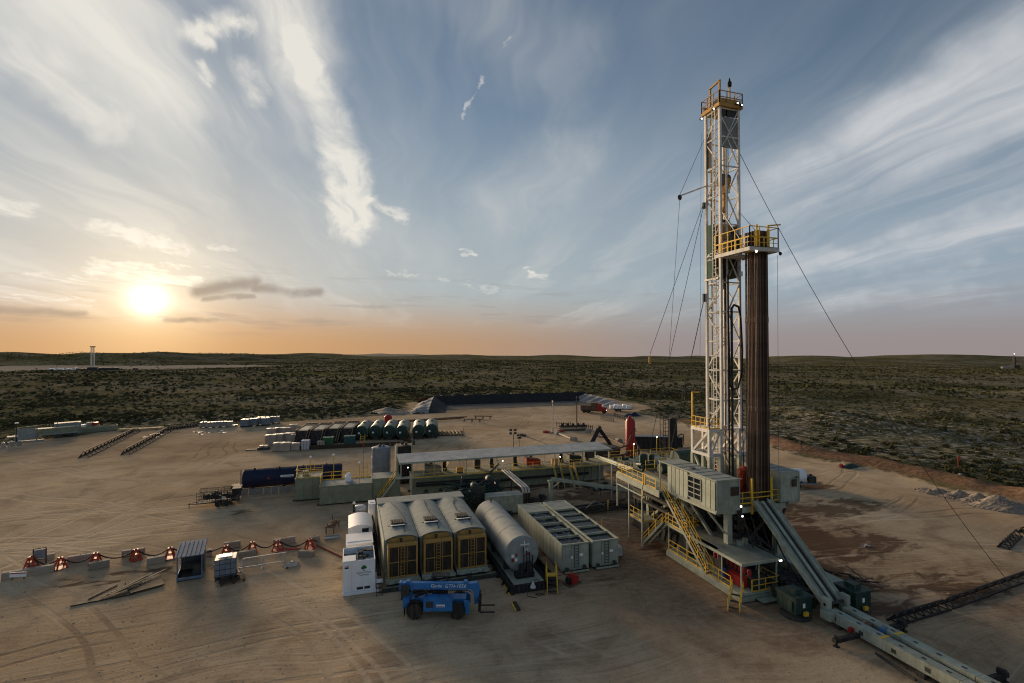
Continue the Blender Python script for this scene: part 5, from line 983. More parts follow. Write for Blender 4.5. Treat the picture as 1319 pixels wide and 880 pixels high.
# ------------------------------------------------------------ blue telehandler
def telehandler():
    c = at(566,796); T = Thing('telehandler', 'blue telescopic forklift with lettered boom parked before the generator houses', 'telehandler', (c.x,c.y+.9,0), R(-17))
    T.part('chassis', BLUE, box(-2.5,2.4,-.45,.45,.75,1.35), box(-2.75,-2.2,-.9,.9,.8,1.6)); T.part('engine_cover', BLUE, prism([(-1.0,.7),(1.35,.7),(1.35,1.45),(1.1,1.75),(-1.0,1.75)],-1.2,-.5,'y')); T.part('cover_label', WLET, box(.05,.75,-1.215,-1.203,1.05,1.25)); T.part('label_stripe', RED, box(.08,.72,-1.222,-1.216,1.1,1.16)); T.part('cover_grille', DARK, box(-.8,-.2,-1.212,-1.203,1.0,1.5))
    cb = T.part('cab', DARK, box(-.55,.75,.5,1.2,.8,1.5), *[bar((x,y,1.5),(x,y,2.75),.08) for x in (-.5,.7) for y in (.55,1.15)], box(-.6,.8,.48,1.22,2.72,2.82)); T.part('seat', BLACK, box(-.3,.2,.6,1.1,1.5,1.9), box(-.4,-.25,.6,1.1,1.9,2.5), parent=cb); T.part('cab_glass', GLASS, box(.72,.73,.6,1.1,1.6,2.65), parent=cb)
    bm = T.part('boom', BLUE, bar((-3.0,-.1,2.35),(2.6,-.1,2.28),.42,.52)); T.part('boom_section', BLUE, bar((2.5,-.1,2.28),(3.1,-.1,2.25),.32,.4), parent=bm); T.part('boom_head', BLUE, prism([(2.6,2.5),(3.3,2.6),(3.55,2.2),(3.4,.9),(3.1,.8),(3.05,1.9),(2.7,2.1)],-.32,.1,'y')); T.part('boom_pivot', DARK, tube((-2.75,-.6,2.2),(-2.75,.5,2.2),.18,12), box(-2.95,-2.3,-.55,-.4,1.3,2.5), box(-2.95,-2.3,.3,.45,1.3,2.5)); T.part('lift_cylinder', BLACK, tube((-1.9,-.1,1.4),(.2,-.1,2.1),.11,8)); T.part('tilt_cylinder', GALV, tube((2.2,-.1,2.0),(3.2,-.1,1.3),.07,8)); T.part('boom_end_cap', BLUE, box(-3.15,-3.0,-.35,.15,2.05,2.65), box(-2.6,-2.3,-.32,.12,2.6,2.75), box(2.2,2.5,-.3,.1,2.5,2.7))
    lettering(T, 'Genie', .40, WLET, (-.55,-.325,2.24), (R(90),0,R(-.7)), shear=.15); lettering(T, 'GTH-1056', .40, WLET, (.62,-.325,2.21), (R(90),0,R(-.7)), shear=.25)
    T.part('fork_carriage', BLACK, box(3.45,3.6,-1.0,.8,.5,1.5)); T.part('fork', BLACK, box(3.6,4.8,-.75,-.62,.32,.38), box(3.6,3.66,-.75,-.62,.38,1.3)); T.part('fork', BLACK, box(3.6,4.8,.4,.53,.32,.38), box(3.6,3.66,.4,.53,.38,1.3))
    for x in (-1.75,1.75):
        for y in (-.95,.95):
            w_ = T.part('wheel', RUBBER, lathe((x,y,.66),[(.40,-.22),(.60,-.22),(.66,-.12),(.66,.12),(.60,.22),(.40,.22)],24,'y'), *[cbox((x+.64*math.cos(a),y,.66+.64*math.sin(a)),(.07,.40,.07)) for a in np.arange(0,6.28,.42)]); T.part('rim', BLUE, lathe((x,y,.66),[(.12,-.12),(.38,-.2),(.40,.2),(.12,.12)],18,'y'), parent=w_)
    T.part('hydraulic_hose', BLACK, *[pipe([(-2.4,-.36-.03*q_,2.0),(-1.2,-.42,1.75+.06*q_),(0,-.42,1.9),(1.4,-.36,2.0),(2.6,-.3,1.95)],.025) for q_ in range(3)]); T.part('mirror', BLACK, box(.8,.86,1.3,1.5,2.1,2.4)); T.part('handrail', BLACK, pipe([(1.35,-1.1,1.75),(1.35,-1.1,2.05),(.2,-1.1,2.05),(.2,-1.1,1.75)],.025)); T.part('exhaust_stack', BLACK, tube((-.8,-.8,1.7),(-.8,-.8,2.3),.06,8)); T.part('mud_flap', RUBBER, box(-2.6,-2.56,-1.2,-.7,.3,.9)); T.part('tail_lamp', RED, box(-3.17,-3.15,-.3,-.15,2.2,2.35))
    T.part('axle', DARK, tube((-1.75,-.9,.66),(-1.75,.9,.66),.12,8), tube((1.75,-.9,.66),(1.75,.9,.66),.12,8)); T.part('outrigger', BLUE, box(2.3,2.7,-1.0,-.8,.4,1.4), box(2.3,2.7,.8,1.0,.4,1.4)); T.part('fender', BLACK, *[grid(lambda a, b_, x=x, y=y: (x+.8*math.cos(math.pi*a), y-.24+.48*b_, .66+.8*math.sin(math.pi*a)), 10, 1) for x in (-1.75,) for y in (-.95,.95)])
telehandler()

# ------------------------------------------------------------ mud tanks, walkways and canopy
def mud_tank(label, x0, x1, y0, y1, h, w=1.3, sides='xXy', deck=True):
    T = Thing('mud_tank', label, 'mud tank', ((x0+x1)/2,(y0+y1)/2,0), world=True, group='mud tanks')
    T.part('shell', GREY2, box(x0+.05,x1-.05,y0+.05,y1-.05,.2,h-.06)); panels(T, x0+.05, x1-.05, y0+.05, y1-.05, .25, h-.2, GREY2, w, sides, .06, .05)
    T.part('top_rim', GREY2, box(x0-.04,x1+.04,y0-.06,y0+.1,h-.16,h+.02), box(x0-.04,x0+.1,y0+.1,y1,h-.16,h+.02), box(x1-.1,x1+.04,y0+.1,y1,h-.16,h+.02)); T.part('deck', ROOFG if deck else GREY2, box(x0+.1,x1-.1,y0+.1,y1-.05,h-.06,h)); T.part('skid', DARK, box(x0-.3,x1+.3,y0+.3,y0+.6,0,.2), box(x0-.3,x1+.3,y1-.6,y1-.3,0,.2))
    return T
T = mud_tank('leftmost olive mud tank beside the navy tank with yellow railed deck', -7.5, -3.9, 79.6, 83.5, 3.3)
T.part('deck_railing', YEL, *rails([(-3.9,79.7,3.3),(-7.4,79.7,3.3),(-7.4,83.4,3.3),(-3.9,83.4,3.3)],1.15,1.1)); T.part('lamp_post', YEL, bar((-5.4,79.8,3.3),(-5.4,79.8,6.2),.09)); T.part('lamp', CLEANW, lathe((-5.4,79.8,6.2),[(.16,0),(.2,.1),(.1,.25)],8)); T.part('hopper', GREY2, box(-6.6,-5.8,81,82,3.3,4.0))
T = mud_tank('long low olive mud tank with pale deck left of the stairs', -4.0, 3.2, 76.3, 80.0, 2.75, 1.6)
T.part('deck_railing', YEL, *rails([(3.2,79.9,2.75),(-3.9,79.9,2.75),(-3.9,76.4,2.75)],1.15,1.3)); T.part('lamp_post', YEL, bar((-2.2,79.4,2.75),(-2.2,79.4,6.4),.09), bar((1.4,76.6,2.75),(1.4,76.6,5.6),.09), bar((2.6,79.5,2.75),(2.6,79.5,5.0),.09)); T.part('lamp', CLEANW, lathe((-2.2,79.4,6.4),[(.16,0),(.2,.1),(.1,.25)],8), lathe((1.4,76.6,5.6),[(.16,0),(.2,.1),(.1,.25)],8)); T.part('white_hopper', CLEANW, box(-.6,.3,78,79,2.75,3.4), lathe((-.1,78.5,3.4),[(.5,0),(.2,.5)],10)); T.part('red_flag_pole', DARK, bar((2.0,79.6,2.75),(2.0,79.6,7.2),.05)); T.part('flag', RED, box(1.95,2.08,79.5,79.7,7.2,8.2))
T = mud_tank('tall dark olive mud tank behind the yellow stairs', 3.2, 7.2, 76.6, 80.4, 3.2, 1.3)
stair(T, (6.5,76.25,3.2), (3.9,75.6,.05), .9, True, GREY, (0,1,0)); T.part('landing', GREY, box(6.4,9.0,75.7,76.55,3.05,3.2)); T.part('landing_post', GREY, box(8.6,8.8,75.75,75.9,0,3.05)); T.part('extinguisher', RED, lathe((5.4,75.9,0),[(.1,.1),(.14,.15),(.14,.7),(.05,.8)],8))
T = mud_tank('long mud tank under the left half of the canopy', 9.0, 24.5, 76.9, 80.6, 3.0, 1.5, 'xXy')
T.part('pipe_run', BLACK, tube((9.5,76.5,1.7),(24.4,76.5,1.5),.18,8), tube((9.5,76.4,2.1),(20,76.4,2.0),.1,8)); T.part('walkway', GREY2, box(9.0,24.5,75.9,76.83,2.85,3.0)); T.part('walkway_railing', YEL, *rails([(9.0,75.95,3.0),(24.5,75.95,3.0)],1.1,1.5)); T.part('valve', DARK, *[lathe((11+2.2*i,76.6,.8),[(.2,-.3),(.26,-.2),(.2,.2)],8,'y') for i in range(6)])
T = mud_tank('long mud tank under the right half of the canopy', 24.7, 41.0, 76.9, 80.6, 3.0, 1.5, 'xXy')
T.part('pipe_run', BLACK, tube((24.8,76.5,1.6),(38,76.5,1.5),.2,8)); T.part('walkway', GREY2, box(24.5,33.0,75.9,76.83,2.85,3.0), box(34.4,43.5,75.2,76.83,2.9,3.05)); T.part('walkway_railing', YEL, *rails([(24.6,75.95,3.0),(31.2,75.95,3.0)],1.1,1.5), *rails([(32.8,75.95,3.0),(34.4,75.95,3.0),(34.4,75.25,3.05),(43.4,75.25,3.05)],1.1,1.4)); stair(T, (31.9,75.9,3.0), (32.0,74.0,.05), 1.1, True, GREY, (1,0,0)); stair(T, (34.0,74.6,3.0), (34.2,72.9,.05), .8, True, GREY, (1,0,0))
T = Thing('mud_tank_canopy', 'long pale sheet metal canopy roof over the mud tanks', 'canopy', (24,78.5,0), world=True)
for i in range(9):
    x0 = 7.0+3.9*i; T.part('roof_sheet', CANOPY, prism([(76.0,5.28),(81.2,5.62),(81.2,5.70),(76.0,5.36)], x0+.02, x0+3.88, 'x'))
T.part('fascia', GREY, box(7.0,42.1,75.94,76.0,5.15,5.40)); T.part('purlin', GREY, *[box(7.0,42.1,y,y+.1,5.08+(y-76)*.065,5.18+(y-76)*.065) for y in (76.2,78.6,81.0)])
for i in range(8):
    for y, zt in ((76.15,5.15),(81.0,5.5)): T.part('post', GREY, box(7.2+4.9*i,7.34+4.9*i,y,y+.14,3.0,zt))
T.part('under_lamp', LAMP, *[box(8.2+4.9*i,8.36+4.9*i,76.3,76.4,4.5,4.61) for i in (0,3,5)]); T.part('aerial', DARK, bar((27.3,81,5.6),(27.3,81,7.0),.06), cbox((27.3,81,7.2),(.7,.1,.35)), cbox((27.0,81,7.6),(.35,.1,.3)), cbox((27.6,81,7.6),(.35,.1,.3)))
# machinery standing on the tanks
def shaker(label, x, m_=GREY2, y=78.8, z=3.0):
    T = Thing('shale_shaker', label, 'shale shaker', (x,y,z), group='shale shakers'); T.part('bed', m_, prism([(-1.2,.2),(1.2,.2),(1.2,.9),(-1.2,1.3)],-.8,.8,'y')); T.part('screen', DARK, prism([(-1.15,1.32),(1.15,.92),(1.15,.96),(-1.15,1.36)],-.7,.7,'y')); T.part('motor', DARK, lathe((-.3,0,1.6),[(.22,-.4),(.25,-.3),(.25,.3),(.2,.4)],10,'y')); T.part('feet', DARK, *[box(a-.1,a+.1,b_-.1,b_+.1,0,.25) for a in (-1,1) for b_ in (-.7,.7)])
shaker('shale shaker with dark screen, leftmost under the canopy', 12.4); shaker('red shale shaker, middle of the three under the canopy', 28.8, RED); shaker('dark green shale shaker, rightmost under the canopy', 36.4, GREEN)
for i, (x, m_, nm, lab) in enumerate(((16.3,OCHRE,'control_cabinet','small yellow control cabinet on the left canopy walkway'), (19.6,DARK,'control_cabinet','tall dark control cabinet under the canopy'), (32.2,OCHRE,'control_cabinet','yellow cabinet beside the red shaker under the canopy'), (23.2,CLEANW,'control_cabinet','small white cabinet under the middle of the canopy'))):
    T = Thing(nm, lab, 'cabinet', (x,77.4 if i != 1 else 79.5,3.0)); h = (.9,1.9,1.1,.8)[i]; T.part('box', m_, box(-.5,.5,-.3,.3,.15,h)); T.part('door', m_, box(-.45,.45,-.33,-.302,.2,h-.06)); T.part('foot', DARK, box(-.45,.45,-.25,.25,0,.15))
for i, x in enumerate((14.3,22.0,26.0,34.2,39.0)):
    T = Thing('agitator_motor', ORD[i]+' agitator motor from the left on the mud tanks under the canopy', 'motor', (x,79.4,3.0), group='agitators'); T.part('gearbox', (GREEN,DARK)[i%2], box(-.35,.35,-.35,.35,0,.5)); T.part('motor', (DARK,GREEN)[i%2], lathe((0,0,.5),[(.3,0),(.32,.1),(.32,.9),(.15,1.1)],12))
for i, x in enumerate((13.4,20.8,25.0)):
    T = Thing('access_ladder_frame', ('left','middle','right')[i]+' slanted yellow step frame leaning under the canopy', 'steps', (x+1.6,80.0,3.0)); T.part('stile', YEL, bar((-.5,0,0),(.5,0,1.7),.08), bar((-.5,.7,0),(.5,.7,1.7),.08)); T.part('step', YEL, *[bar((-.4+.22*k_,0,.2+.37*k_),(-.4+.22*k_,.7,.2+.37*k_),.06) for k_ in range(4)])
# vertical silos
def silo(label, c, r, h, m_, rec):
    T = Thing('silo_tank', label, 'silo', c); 
    if rec: T.part('shell', m_, prism([(-r,-r+.4),(-r+.4,-r),(r-.4,-r),(r,-r+.4),(r,r-.4),(r-.4,r),(-r+.4,r),(-r,r-.4)],.1,h,'z')); T.part('corner_post', GREY, *[box(a-.09,a+.09,b_-.09,b_+.09,0,h+.5) for a in (-r+.15,r-.15) for b_ in (-r-.05,)])
    else: T.part('shell', m_, lathe((0,0,0),[(r-.05,.05),(r,.15),(r,h),(r*.97,h+.05),(.3,h+.2)],28)); T.part('hoop', m_, *[lathe((0,0,z),[(r+.002,0),(r+.04,.02),(r+.04,.1),(r+.002,.12)],28) for z in (1.3,2.9,4.5)])
    T.part('top_fitting', DARK, lathe((-.2,0,h+.1),[(.3,0),(.3,.3),(.15,.4)],10), box(.2,.6,-.2,.2,h,h+.4)); T.part('ladder', DARK, bar((r+.08,-.2,0),(r+.08,-.2,h+.9),.06), bar((r+.08,.25,0),(r+.08,.25,h+.9),.06), *[bar((r+.08,-.2,z),(r+.08,.25,z),.04) for z in np.arange(.4,h,.4)])
silo('blue grey round silo tank left of the canopy end', (4.9,85.5,0), 1.42, 6.1, SILO, False); silo('dark square silo tank partly behind the canopy end', (8.6,86.0,0), 1.35, 6.2, BLACK, True)
# ------------------------------------------------------------ mud pumps and pipework between tanks and generators
def mud_pump(label, c, rz):
    T = Thing('mud_pump', label, 'mud pump', c, rz, 'mud pumps'); T.part('skid', DARK, box(-3.2,3.2,-1.1,1.1,0,.3)); T.part('power_end', GREEN, prism([(-3.0,.3),(.2,.3),(.2,1.6),(-.6,2.2),(-2.3,2.2),(-3.0,1.5)],-.95,.95,'y')); T.part('pinion_cover', GREEN, lathe((-2.0,0,1.7),[(.55,-1.1),(.6,-1.05),(.6,1.05),(.55,1.1)],16,'y')); T.part('fluid_end', GREEN, box(1.2,2.4,-.9,.9,.5,1.5), *[lathe((1.8,y,1.5),[(.22,0),(.22,.35),(.15,.4)],10) for y in (-.6,0,.6)]); T.part('liner_rod', GALV, *[tube((.2,y,1.0),(1.2,y,1.0),.12,8) for y in (-.6,0,.6)]); T.part('pulsation_dampener', GREEN, lathe((2.7,0,1.5),[(.25,0),(.5,.25),(.5,.7),(.25,.95)],14)); T.part('motor', GREEN, lathe((-1.2,.0,2.75),[(.5,-.8),(.55,-.7),(.55,.7),(.4,.9)],14,'y')); T.part('belt_guard', DARK, box(-2.6,-.6,1.12,1.3,.8,3.1))
    T.part('discharge_line', GREEN, pipe([(2.7,.9,.8),(3.1,1.2,1.4),(3.1,1.4,2.4),(1.5,1.5,2.6),(-1,1.6,2.4)],.13,8))
mud_pump('dark green mud pump nearest the generator house back', (15.6,69.8,0), R(172)); mud_pump('dark green mud pump farther back beside the mud tank wall', (18.6,73.0,0), R(170))
T = Thing('pump_pipework', 'tangle of dark green pipes and valves around the mud pumps', 'pipework', (17,71,0), world=True); rg = random.Random(21)
T.part('pipe', GREEN, *[pipe([(12.5+rg.random()*9, 66.5+rg.random()*8.5, .3+rg.random()*3) for _ in range(3)], rg.uniform(.07,.15), 7) for i in range(16)]); T.part('pipe', DARK, *[pipe([(12.5+rg.random()*9, 66+rg.random()*9, .2+rg.random()*2) for _ in range(3)], .08) for i in range(14)]); T.part('valve', GREEN, *[lathe((13+rg.random()*9,66.5+rg.random()*8,.5+rg.random()*1.6),[(.12,-.3),(.28,-.2),(.32,0),(.28,.2),(.12,.3)],10,'xyz'[i%3]) for i in range(16)]); T.part('suction_boom', DARK, tube((19.5,75.0,2.2),(22.3,76.2,4.2),.13,8), tube((19.0,74.9,2.0),(21.8,76.1,3.9),.06,6))
T = Thing('pump_skid', 'cluttered dark equipment skid with hoses right of the twin pipes', 'equipment skid', (25.5,67,0), world=True); T.part('base', DARK, box(23.9,27,65.6,68.2,.05,.35)); T.part('engine', DARK, *[cbox((24.3+rg.random()*2.3,66+rg.random()*1.8,.5+rg.random()*.8),(rg.uniform(.3,.9),rg.uniform(.3,.8),rg.uniform(.3,.8)),rg.random()) for _ in range(12)]); T.part('tarp', GREYT, grid(lambda a, b_: (24.5+2.0*a,65.4+1.2*b_,.7+.25*math.sin(9*a)*math.cos(7*b_)),8,6)); T.part('hose', RUBBER, *[pipe([(24+rg.random()*3,65+rg.random()*4,.2+rg.random()) for _ in range(4)],.07) for _ in range(8)])
T = Thing('switch_container', 'small grey green container between the silver tank and mud pumps', 'container', (19.9,65.6,0), world=True); container(T, 17.5, 22.3, 64.5, 66.6, .25, 2.6, GREY, ROOFG, .95, 'xXy'); T.part('skid', DARK, box(17.6,17.9,64.4,66.6,0,.25), box(21.9,22.2,64.4,66.6,0,.25)); T.part('front_equipment', DARK, *[cbox((18+rg.random()*4,63.6+rg.random()*.6,.4+rg.random()*.3),(rg.uniform(.3,.9),.5,.6)) for _ in range(6)])
T = Thing('twin_overhead_pipes', 'pair of bright overhead pipes bending down beside the small container', 'pipes', (23.2,66,0), world=True)
for k_, x in enumerate((22.7,23.1,23.5)): T.part('pipe', GALV, pipe([(x,75.6,3.3),(x,66.2,3.1),(x,65.7,2.9),(x,65.5,2.4)],.15,10)); T.part('drop_pipe', BLACK, tube((x,65.5,2.45),(x,65.5,0),.16,10))
T.part('support', DARK, box(22.5,23.7,70.5,70.65,2.75,2.9), bar((22.55,70.55,0),(22.55,70.55,2.8),.1), bar((23.65,70.55,0),(23.65,70.55,2.8),.1))
T = Thing('flow_line_trough', 'long inclined grey flow line trough on a pillar reaching the rig', 'flow line', (34,66,0), world=True); T.part('trough', GREY, bar((28.0,68.6,3.1),(40.4,63.6,1.4),.75,.10), bar((27.9,68.3,3.25),(40.3,63.3,1.55),.08,.35), bar((28.1,68.9,3.25),(40.5,63.9,1.55),.08,.35)); T.part('pillar', GREY, box(27.7,28.2,68.3,68.8,0,2.9), bar((28.1,68.5,1.9),(29.2,68.1,2.8),.15)); T.part('pillar_cap', GREY, box(27.5,28.4,68.2,68.9,2.85,3.05)); T.part('end_support', GREY, box(39.6,39.8,63.6,63.9,0,1.3)); T.part('hanging_rod', DARK, tube((34.6,65.9,1.0),(34.6,65.9,2.2),.07,6))
T = Thing('pipe_bridge', 'narrow grey pipe bridge sloping from the mud tanks up to the rig', 'pipe bridge', (36.5,66,0), world=True); T.part('beam', GREY, bar((38.9,75.6,4.3),(33.8,56.0,6.9),.5,.14)); T.part('pipe', GREY, tube((38.75,75.6,4.5),(33.65,56,7.1),.1,8), tube((39.1,75.6,4.5),(34.0,56,7.1),.1,8)); T.part('trestle', GREY, bar((38.2,73,0),(38.2,73,4.6),.14), bar((36.2,65.5,0),(36.2,65.5,5.6),.14))
T = Thing('ground_pipe_bundle', 'dark hoses and beams strewn on the dirt behind the open tanks', 'hose bundle', (31,62.5,0), world=True); T.part('hose', RUBBER, *[pipe([(25+3*j+rg.random()*1.5,61.0+rg.random()*3,.12+rg.random()*.4) for j in range(5)],.09) for i in range(10)]); T.part('beam', DARK, bar((26,62,.5),(36,63.5,.5),.35), bar((27,64,.3),(38,65,.3),.25)); T.part('brace', GREY, bar((30.5,62.3,.6),(32,62.6,1.4),.08), bar((33.5,62.5,.6),(32,62.6,1.4),.08))
T = Thing('sludge_tarp', 'crumpled silvery plastic sheeting on the mud below the canopy end', 'plastic sheet', (38.5,72.5,0), world=True); T.part('sheet', mat('crumpled_sheeting',(.28,.27,.26),.3,dirt=.5,scale=3), grid(lambda a, b_: (36.8+3.6*a,71.2+2.4*b_,.1+.28*abs(math.sin(11*a+3*b_)*math.cos(8*b_))),16,12)); T.part('scrap', DARK, *[cbox((35+rg.random()*6,69.5+rg.random()*6,.15),(rg.uniform(.2,1.4),rg.uniform(.1,.5),.25),rg.random()*3) for _ in range(26)]); T.part('prop', DARK, *[bar((33.5+i*1.3,74.6,.1),(34.6+i*1.2,76.0,2.6),.12) for i in range(5)])
T = Thing('timber_mat_frame', 'square timber frame lying on the dirt left of the rig', 'frame', at(850,652), R(8)); T.part('timber', WOOD, *[box(-2,2,y,y+.25,.12,.3) for y in (-1.5,-.6,.4,1.3)]); T.part('border', DWOOD, *[box(x,x+.25,-1.6,1.6,0,.12) for x in (-2,-.6,.6,1.8)], box(-2.4,2.4,-1.9,-1.75,0,.2), box(-2.4,2.4,1.75,1.9,0,.2)); T.part('liner', DWOOD, box(-2.3,2.3,-1.7,1.7,0,.02))
T = Thing('brown_crate', 'brown box standing on a stack below the raised walkway', 'crate', (38.2,61.0,0), R(4)); T.part('box', WOOD, box(-.8,.8,-.6,.6,1.2,2.3)); T.part('lid', WOOD, box(-.85,.85,-.65,.65,2.3,2.38)); T.part('stand', DARK, box(-.75,.75,-.55,.55,0,1.2)); T.part('rope', RUBBER, pipe([(-.9,-.7,.1),(-1.5,-1.0,.1),(-2.2,-.6,.1)],.06))
def green_pump(label, c, s=1.0):
    T = Thing('centrifugal_pump', label, 'pump', c, R(30)); T.part('base', DARK, box(-.7*s,.7*s,-.5*s,.5*s,0,.2)); T.part('casing', GREEN, lathe((0,0,.9*s),[(.3*s,-.4*s),(.7*s,-.25*s),(.7*s,.25*s),(.3*s,.4*s)],16,'y')); T.part('motor', GREEN, lathe((0,0,1.3*s),[(.35*s,0),(.42*s,.1*s),(.42*s,.8*s),(.25*s,1.0*s)],14)); T.part('flange', GREEN, lathe((0,0,.2),[(.55*s,0),(.55*s,.12*s),(.2*s,.2*s),(.2*s,.8*s)],14))
green_pump('dark green pump standing on the ground left of the long stairs', at(832,668), .9); 
T = Thing('trip_tank', 'dark green pump and tank at the end of the raised walkway', 'pump', (36.4,57.0,0), world=True); T.part('tank', GREEN, box(35.4,38.6,56.2,58.4,5.2,7.4)); T.part('leg', DARK, *[box(x,x+.2,y,y+.2,0,5.2) for x in (35.5,38.3) for y in (56.3,58.1)]); T.part('motor', GREEN, lathe((36.2,57.2,7.4),[(.45,0),(.55,.1),(.55,1.0),(.3,1.2)],14), lathe((37.5,57.4,7.4),[(.3,0),(.4,.1),(.4,.8),(.2,1.0)],12)); T.part('pipe', GREEN, pipe([(35.3,56.4,7.0),(34.6,56,7.6),(34.3,54.5,7.9)],.18,8))
# rear flow deck between mud tanks and rig
T = Thing('rear_deck', 'grey deck with yellow rails behind the rig near the red vessel', 'walkway', (48,78,0), world=True); T.part('deck', GREY, box(41.3,56,76.2,79.6,2.8,3.0)); T.part('edge', GREY, box(41.3,56,76.05,76.2,2.55,3.02)); T.part('post', GREY, *[box(42+3.3*i,42.15+3.3*i,76.2,76.35,0,2.8) for i in range(5)]); T.part('railing', YEL, *rails([(43.6,79.5,3),(56,79.5,3)],1.1,2.0), *rails([(52,76.2,3),(56,76.2,3),(56,79.5,3)],1.1,1.0)); T.part('lamp_post', YEL, bar((46.5,76.4,3),(46.5,76.4,5.8),.1), bar((53.0,79.3,3),(53.0,79.3,6.2),.1)); T.part('lamp', LAMP, box(46.4,46.6,76.3,76.38,5.8,5.95), box(52.9,53.1,79.2,79.28,6.2,6.35)); T.part('floor_clutter', DARK, *[cbox((43+rg.random()*12,77+rg.random()*2,3.2),(rg.uniform(.2,.9),.4,.4),rg.random()) for _ in range(14)]); T.part('hose', RUBBER, pipe([(42,78,3.4),(46,78.5,3.6),(50,80,4.0),(51,83,4.8)],.13,8))
T = Thing('gas_separator', 'tall red mud gas separator vessel behind the canopy end', 'vessel', (51.6,86.0,0), world=True); T.part('shell', RED, lathe((51.6,86,0),[(.3,1.0),(.85,1.4),(.9,1.6),(.9,8.2),(.7,8.7),(.3,8.9)],22)); T.part('leg', RED, *[box(51.6+.7*math.cos(a)-.08,51.6+.7*math.cos(a)+.08,86+.7*math.sin(a)-.08,86+.7*math.sin(a)+.08,0,1.7) for a in (.7,2.3,3.9,5.5)]); T.part('top_flange', RED, lathe((51.6,86,8.85),[(.2,0),(.2,.3),(.35,.32),(.35,.42)],12), lathe((51.3,86,8.7),[(.1,0),(.1,.5)],8)); T.part('inlet_pipe', RUST, pipe([(52.2,85.2,7.0),(51.0,84.8,5.6),(49,83,4.2),(45,81.5,3.9)],.15,8)); T.part('drain_pipe', RUST, pipe([(51.3,85.3,3.0),(48.5,83.2,2.6),(43,80.8,3.2)],.17,8)); T.part('skid', DARK, box(50.2,53,84.8,87.2,0,.2)); T.part('brace', RED, bar((50.8,85.2,5.7),(52.4,85.1,6.6),.12), bar((52.6,85.4,.2),(52.5,85.3,3.0),.1)); T.part('side_pump', DARK, lathe((53.4,86,0),[(.4,0),(.4,1.5),(.25,1.7),(.25,3.4)],10))
T = Thing('black_container', 'long black box container behind the rig', 'container', (65,97,0), R(-24)); T.part('shell', BLACK, box(-5.2,5.2,-1.3,1.3,.15,2.9)); T.repeat('panel', BLACK, [box(0,.9,-.05,0,0,2.4)], [(-5.1+1.02*i,-1.3,.3) for i in range(10)]); T.part('roof', mat('faded_black_roof',(.10,.10,.105),.4), box(-5.22,5.22,-1.35,1.35,2.9,2.98)); T.part('skid', DARK, box(-5.2,5.2,-1.1,-.8,0,.15), box(-5.2,5.2,.8,1.1,0,.15))
T = Thing('flare_knockout', 'black vertical vessel with ladder frame left of the white mast base', 'vessel', (57,80,0), world=True); T.part('shell', BLACK, lathe((57.6,81,0),[(.4,.6),(.8,1.0),(.8,8.8),(.5,9.3)],18)); T.part('ladder_tower', BLACK, *[bar((x,y,0),(x,y,10.0),.1) for x in (55.2,56.3) for y in (80.5,81.5)], *[bar((55.2,80.5,z),(56.3,80.5,z),.07) for z in np.arange(.6,10,.7)], *[bar((55.2,80.5,z),(55.2,81.5,z+.7),.05) for z in np.arange(.6,9,1.4)]); T.part('top_bracket', BLACK, bar((56.3,81,9.0),(57.6,81,9.1),.1), bar((57.6,81,9.2),(57.6,81,10.2),.08)); T.part('red_pipe', RUST, pipe([(58.3,81,5.6),(60.2,82.0,6.0),(61.0,82.4,5.7),(61.0,82.4,3.8)],.14,8)); T.part('lower_box', BLACK, box(58.6,63.5,80.6,83.0,.2,3.2))
T = Thing('red_pickup', 'red pickup truck parked behind the rig seen through the mast base', 'pickup truck', (62.5,76.5,0), R(20)); T.part('body', RED, box(-2.6,2.6,-.95,.95,.45,1.1)); T.part('cabin', RED, prism([(-.7,1.1),(1.2,1.1),(.8,1.8),(-.5,1.8)],-.85,.85,'y')); T.part('window', GLASS, prism([(-.6,1.15),(1.05,1.15),(.75,1.7),(-.45,1.7)],-.87,-.855,'y')); T.part('bed', DARK, box(-2.5,-.8,-.8,.8,1.1,1.13)); T.part('bumper', GALV, box(2.6,2.75,-.9,.9,.45,.65), box(-2.75,-2.6,-.9,.9,.45,.65))
for x in (-1.7,1.7):
    for y in (-.9,.9): T.part('wheel', RUBBER, lathe((x,y,.4),[(.2,-.12),(.4,-.1),(.4,.1),(.2,.12)],16,'y'))
T = Thing('white_tank_trailer', 'white tank trailer parked behind the right cabin', 'tank trailer', at(1022,626), R(-25)); T.part('tank', CLEANW, lathe((0,0,1.7),[(.5,-2.6),(1.05,-2.3),(1.1,-2.1),(1.1,1.4),(1.0,1.6),(.5,1.9)],22,'x')); T.part('frame', GREYT, box(-2.8,3.4,-.9,.9,.5,.7)); T.part('engine', DARK, box(2.1,3.2,-.7,.7,.7,1.7), lathe((2.6,0,1.7),[(.2,0),(.2,.3)],8)); T.part('hose_reel', STEELB, lathe((-3.2,0,1.5),[(.5,-.5),(.55,-.45),(.3,-.4),(.3,.4),(.55,.45),(.5,.5)],14,'y')); T.part('saddle', DARK, box(-1.8,-1.5,-.8,.8,.7,1.0), box(.8,1.1,-.8,.8,.7,1.0))
for x in (-.9,.3):
    for y in (-1,1): T.part('wheel', RUBBER, lathe((x,y,.4),[(.2,-.12),(.4,-.1),(.4,.1),(.2,.12)],14,'y'))

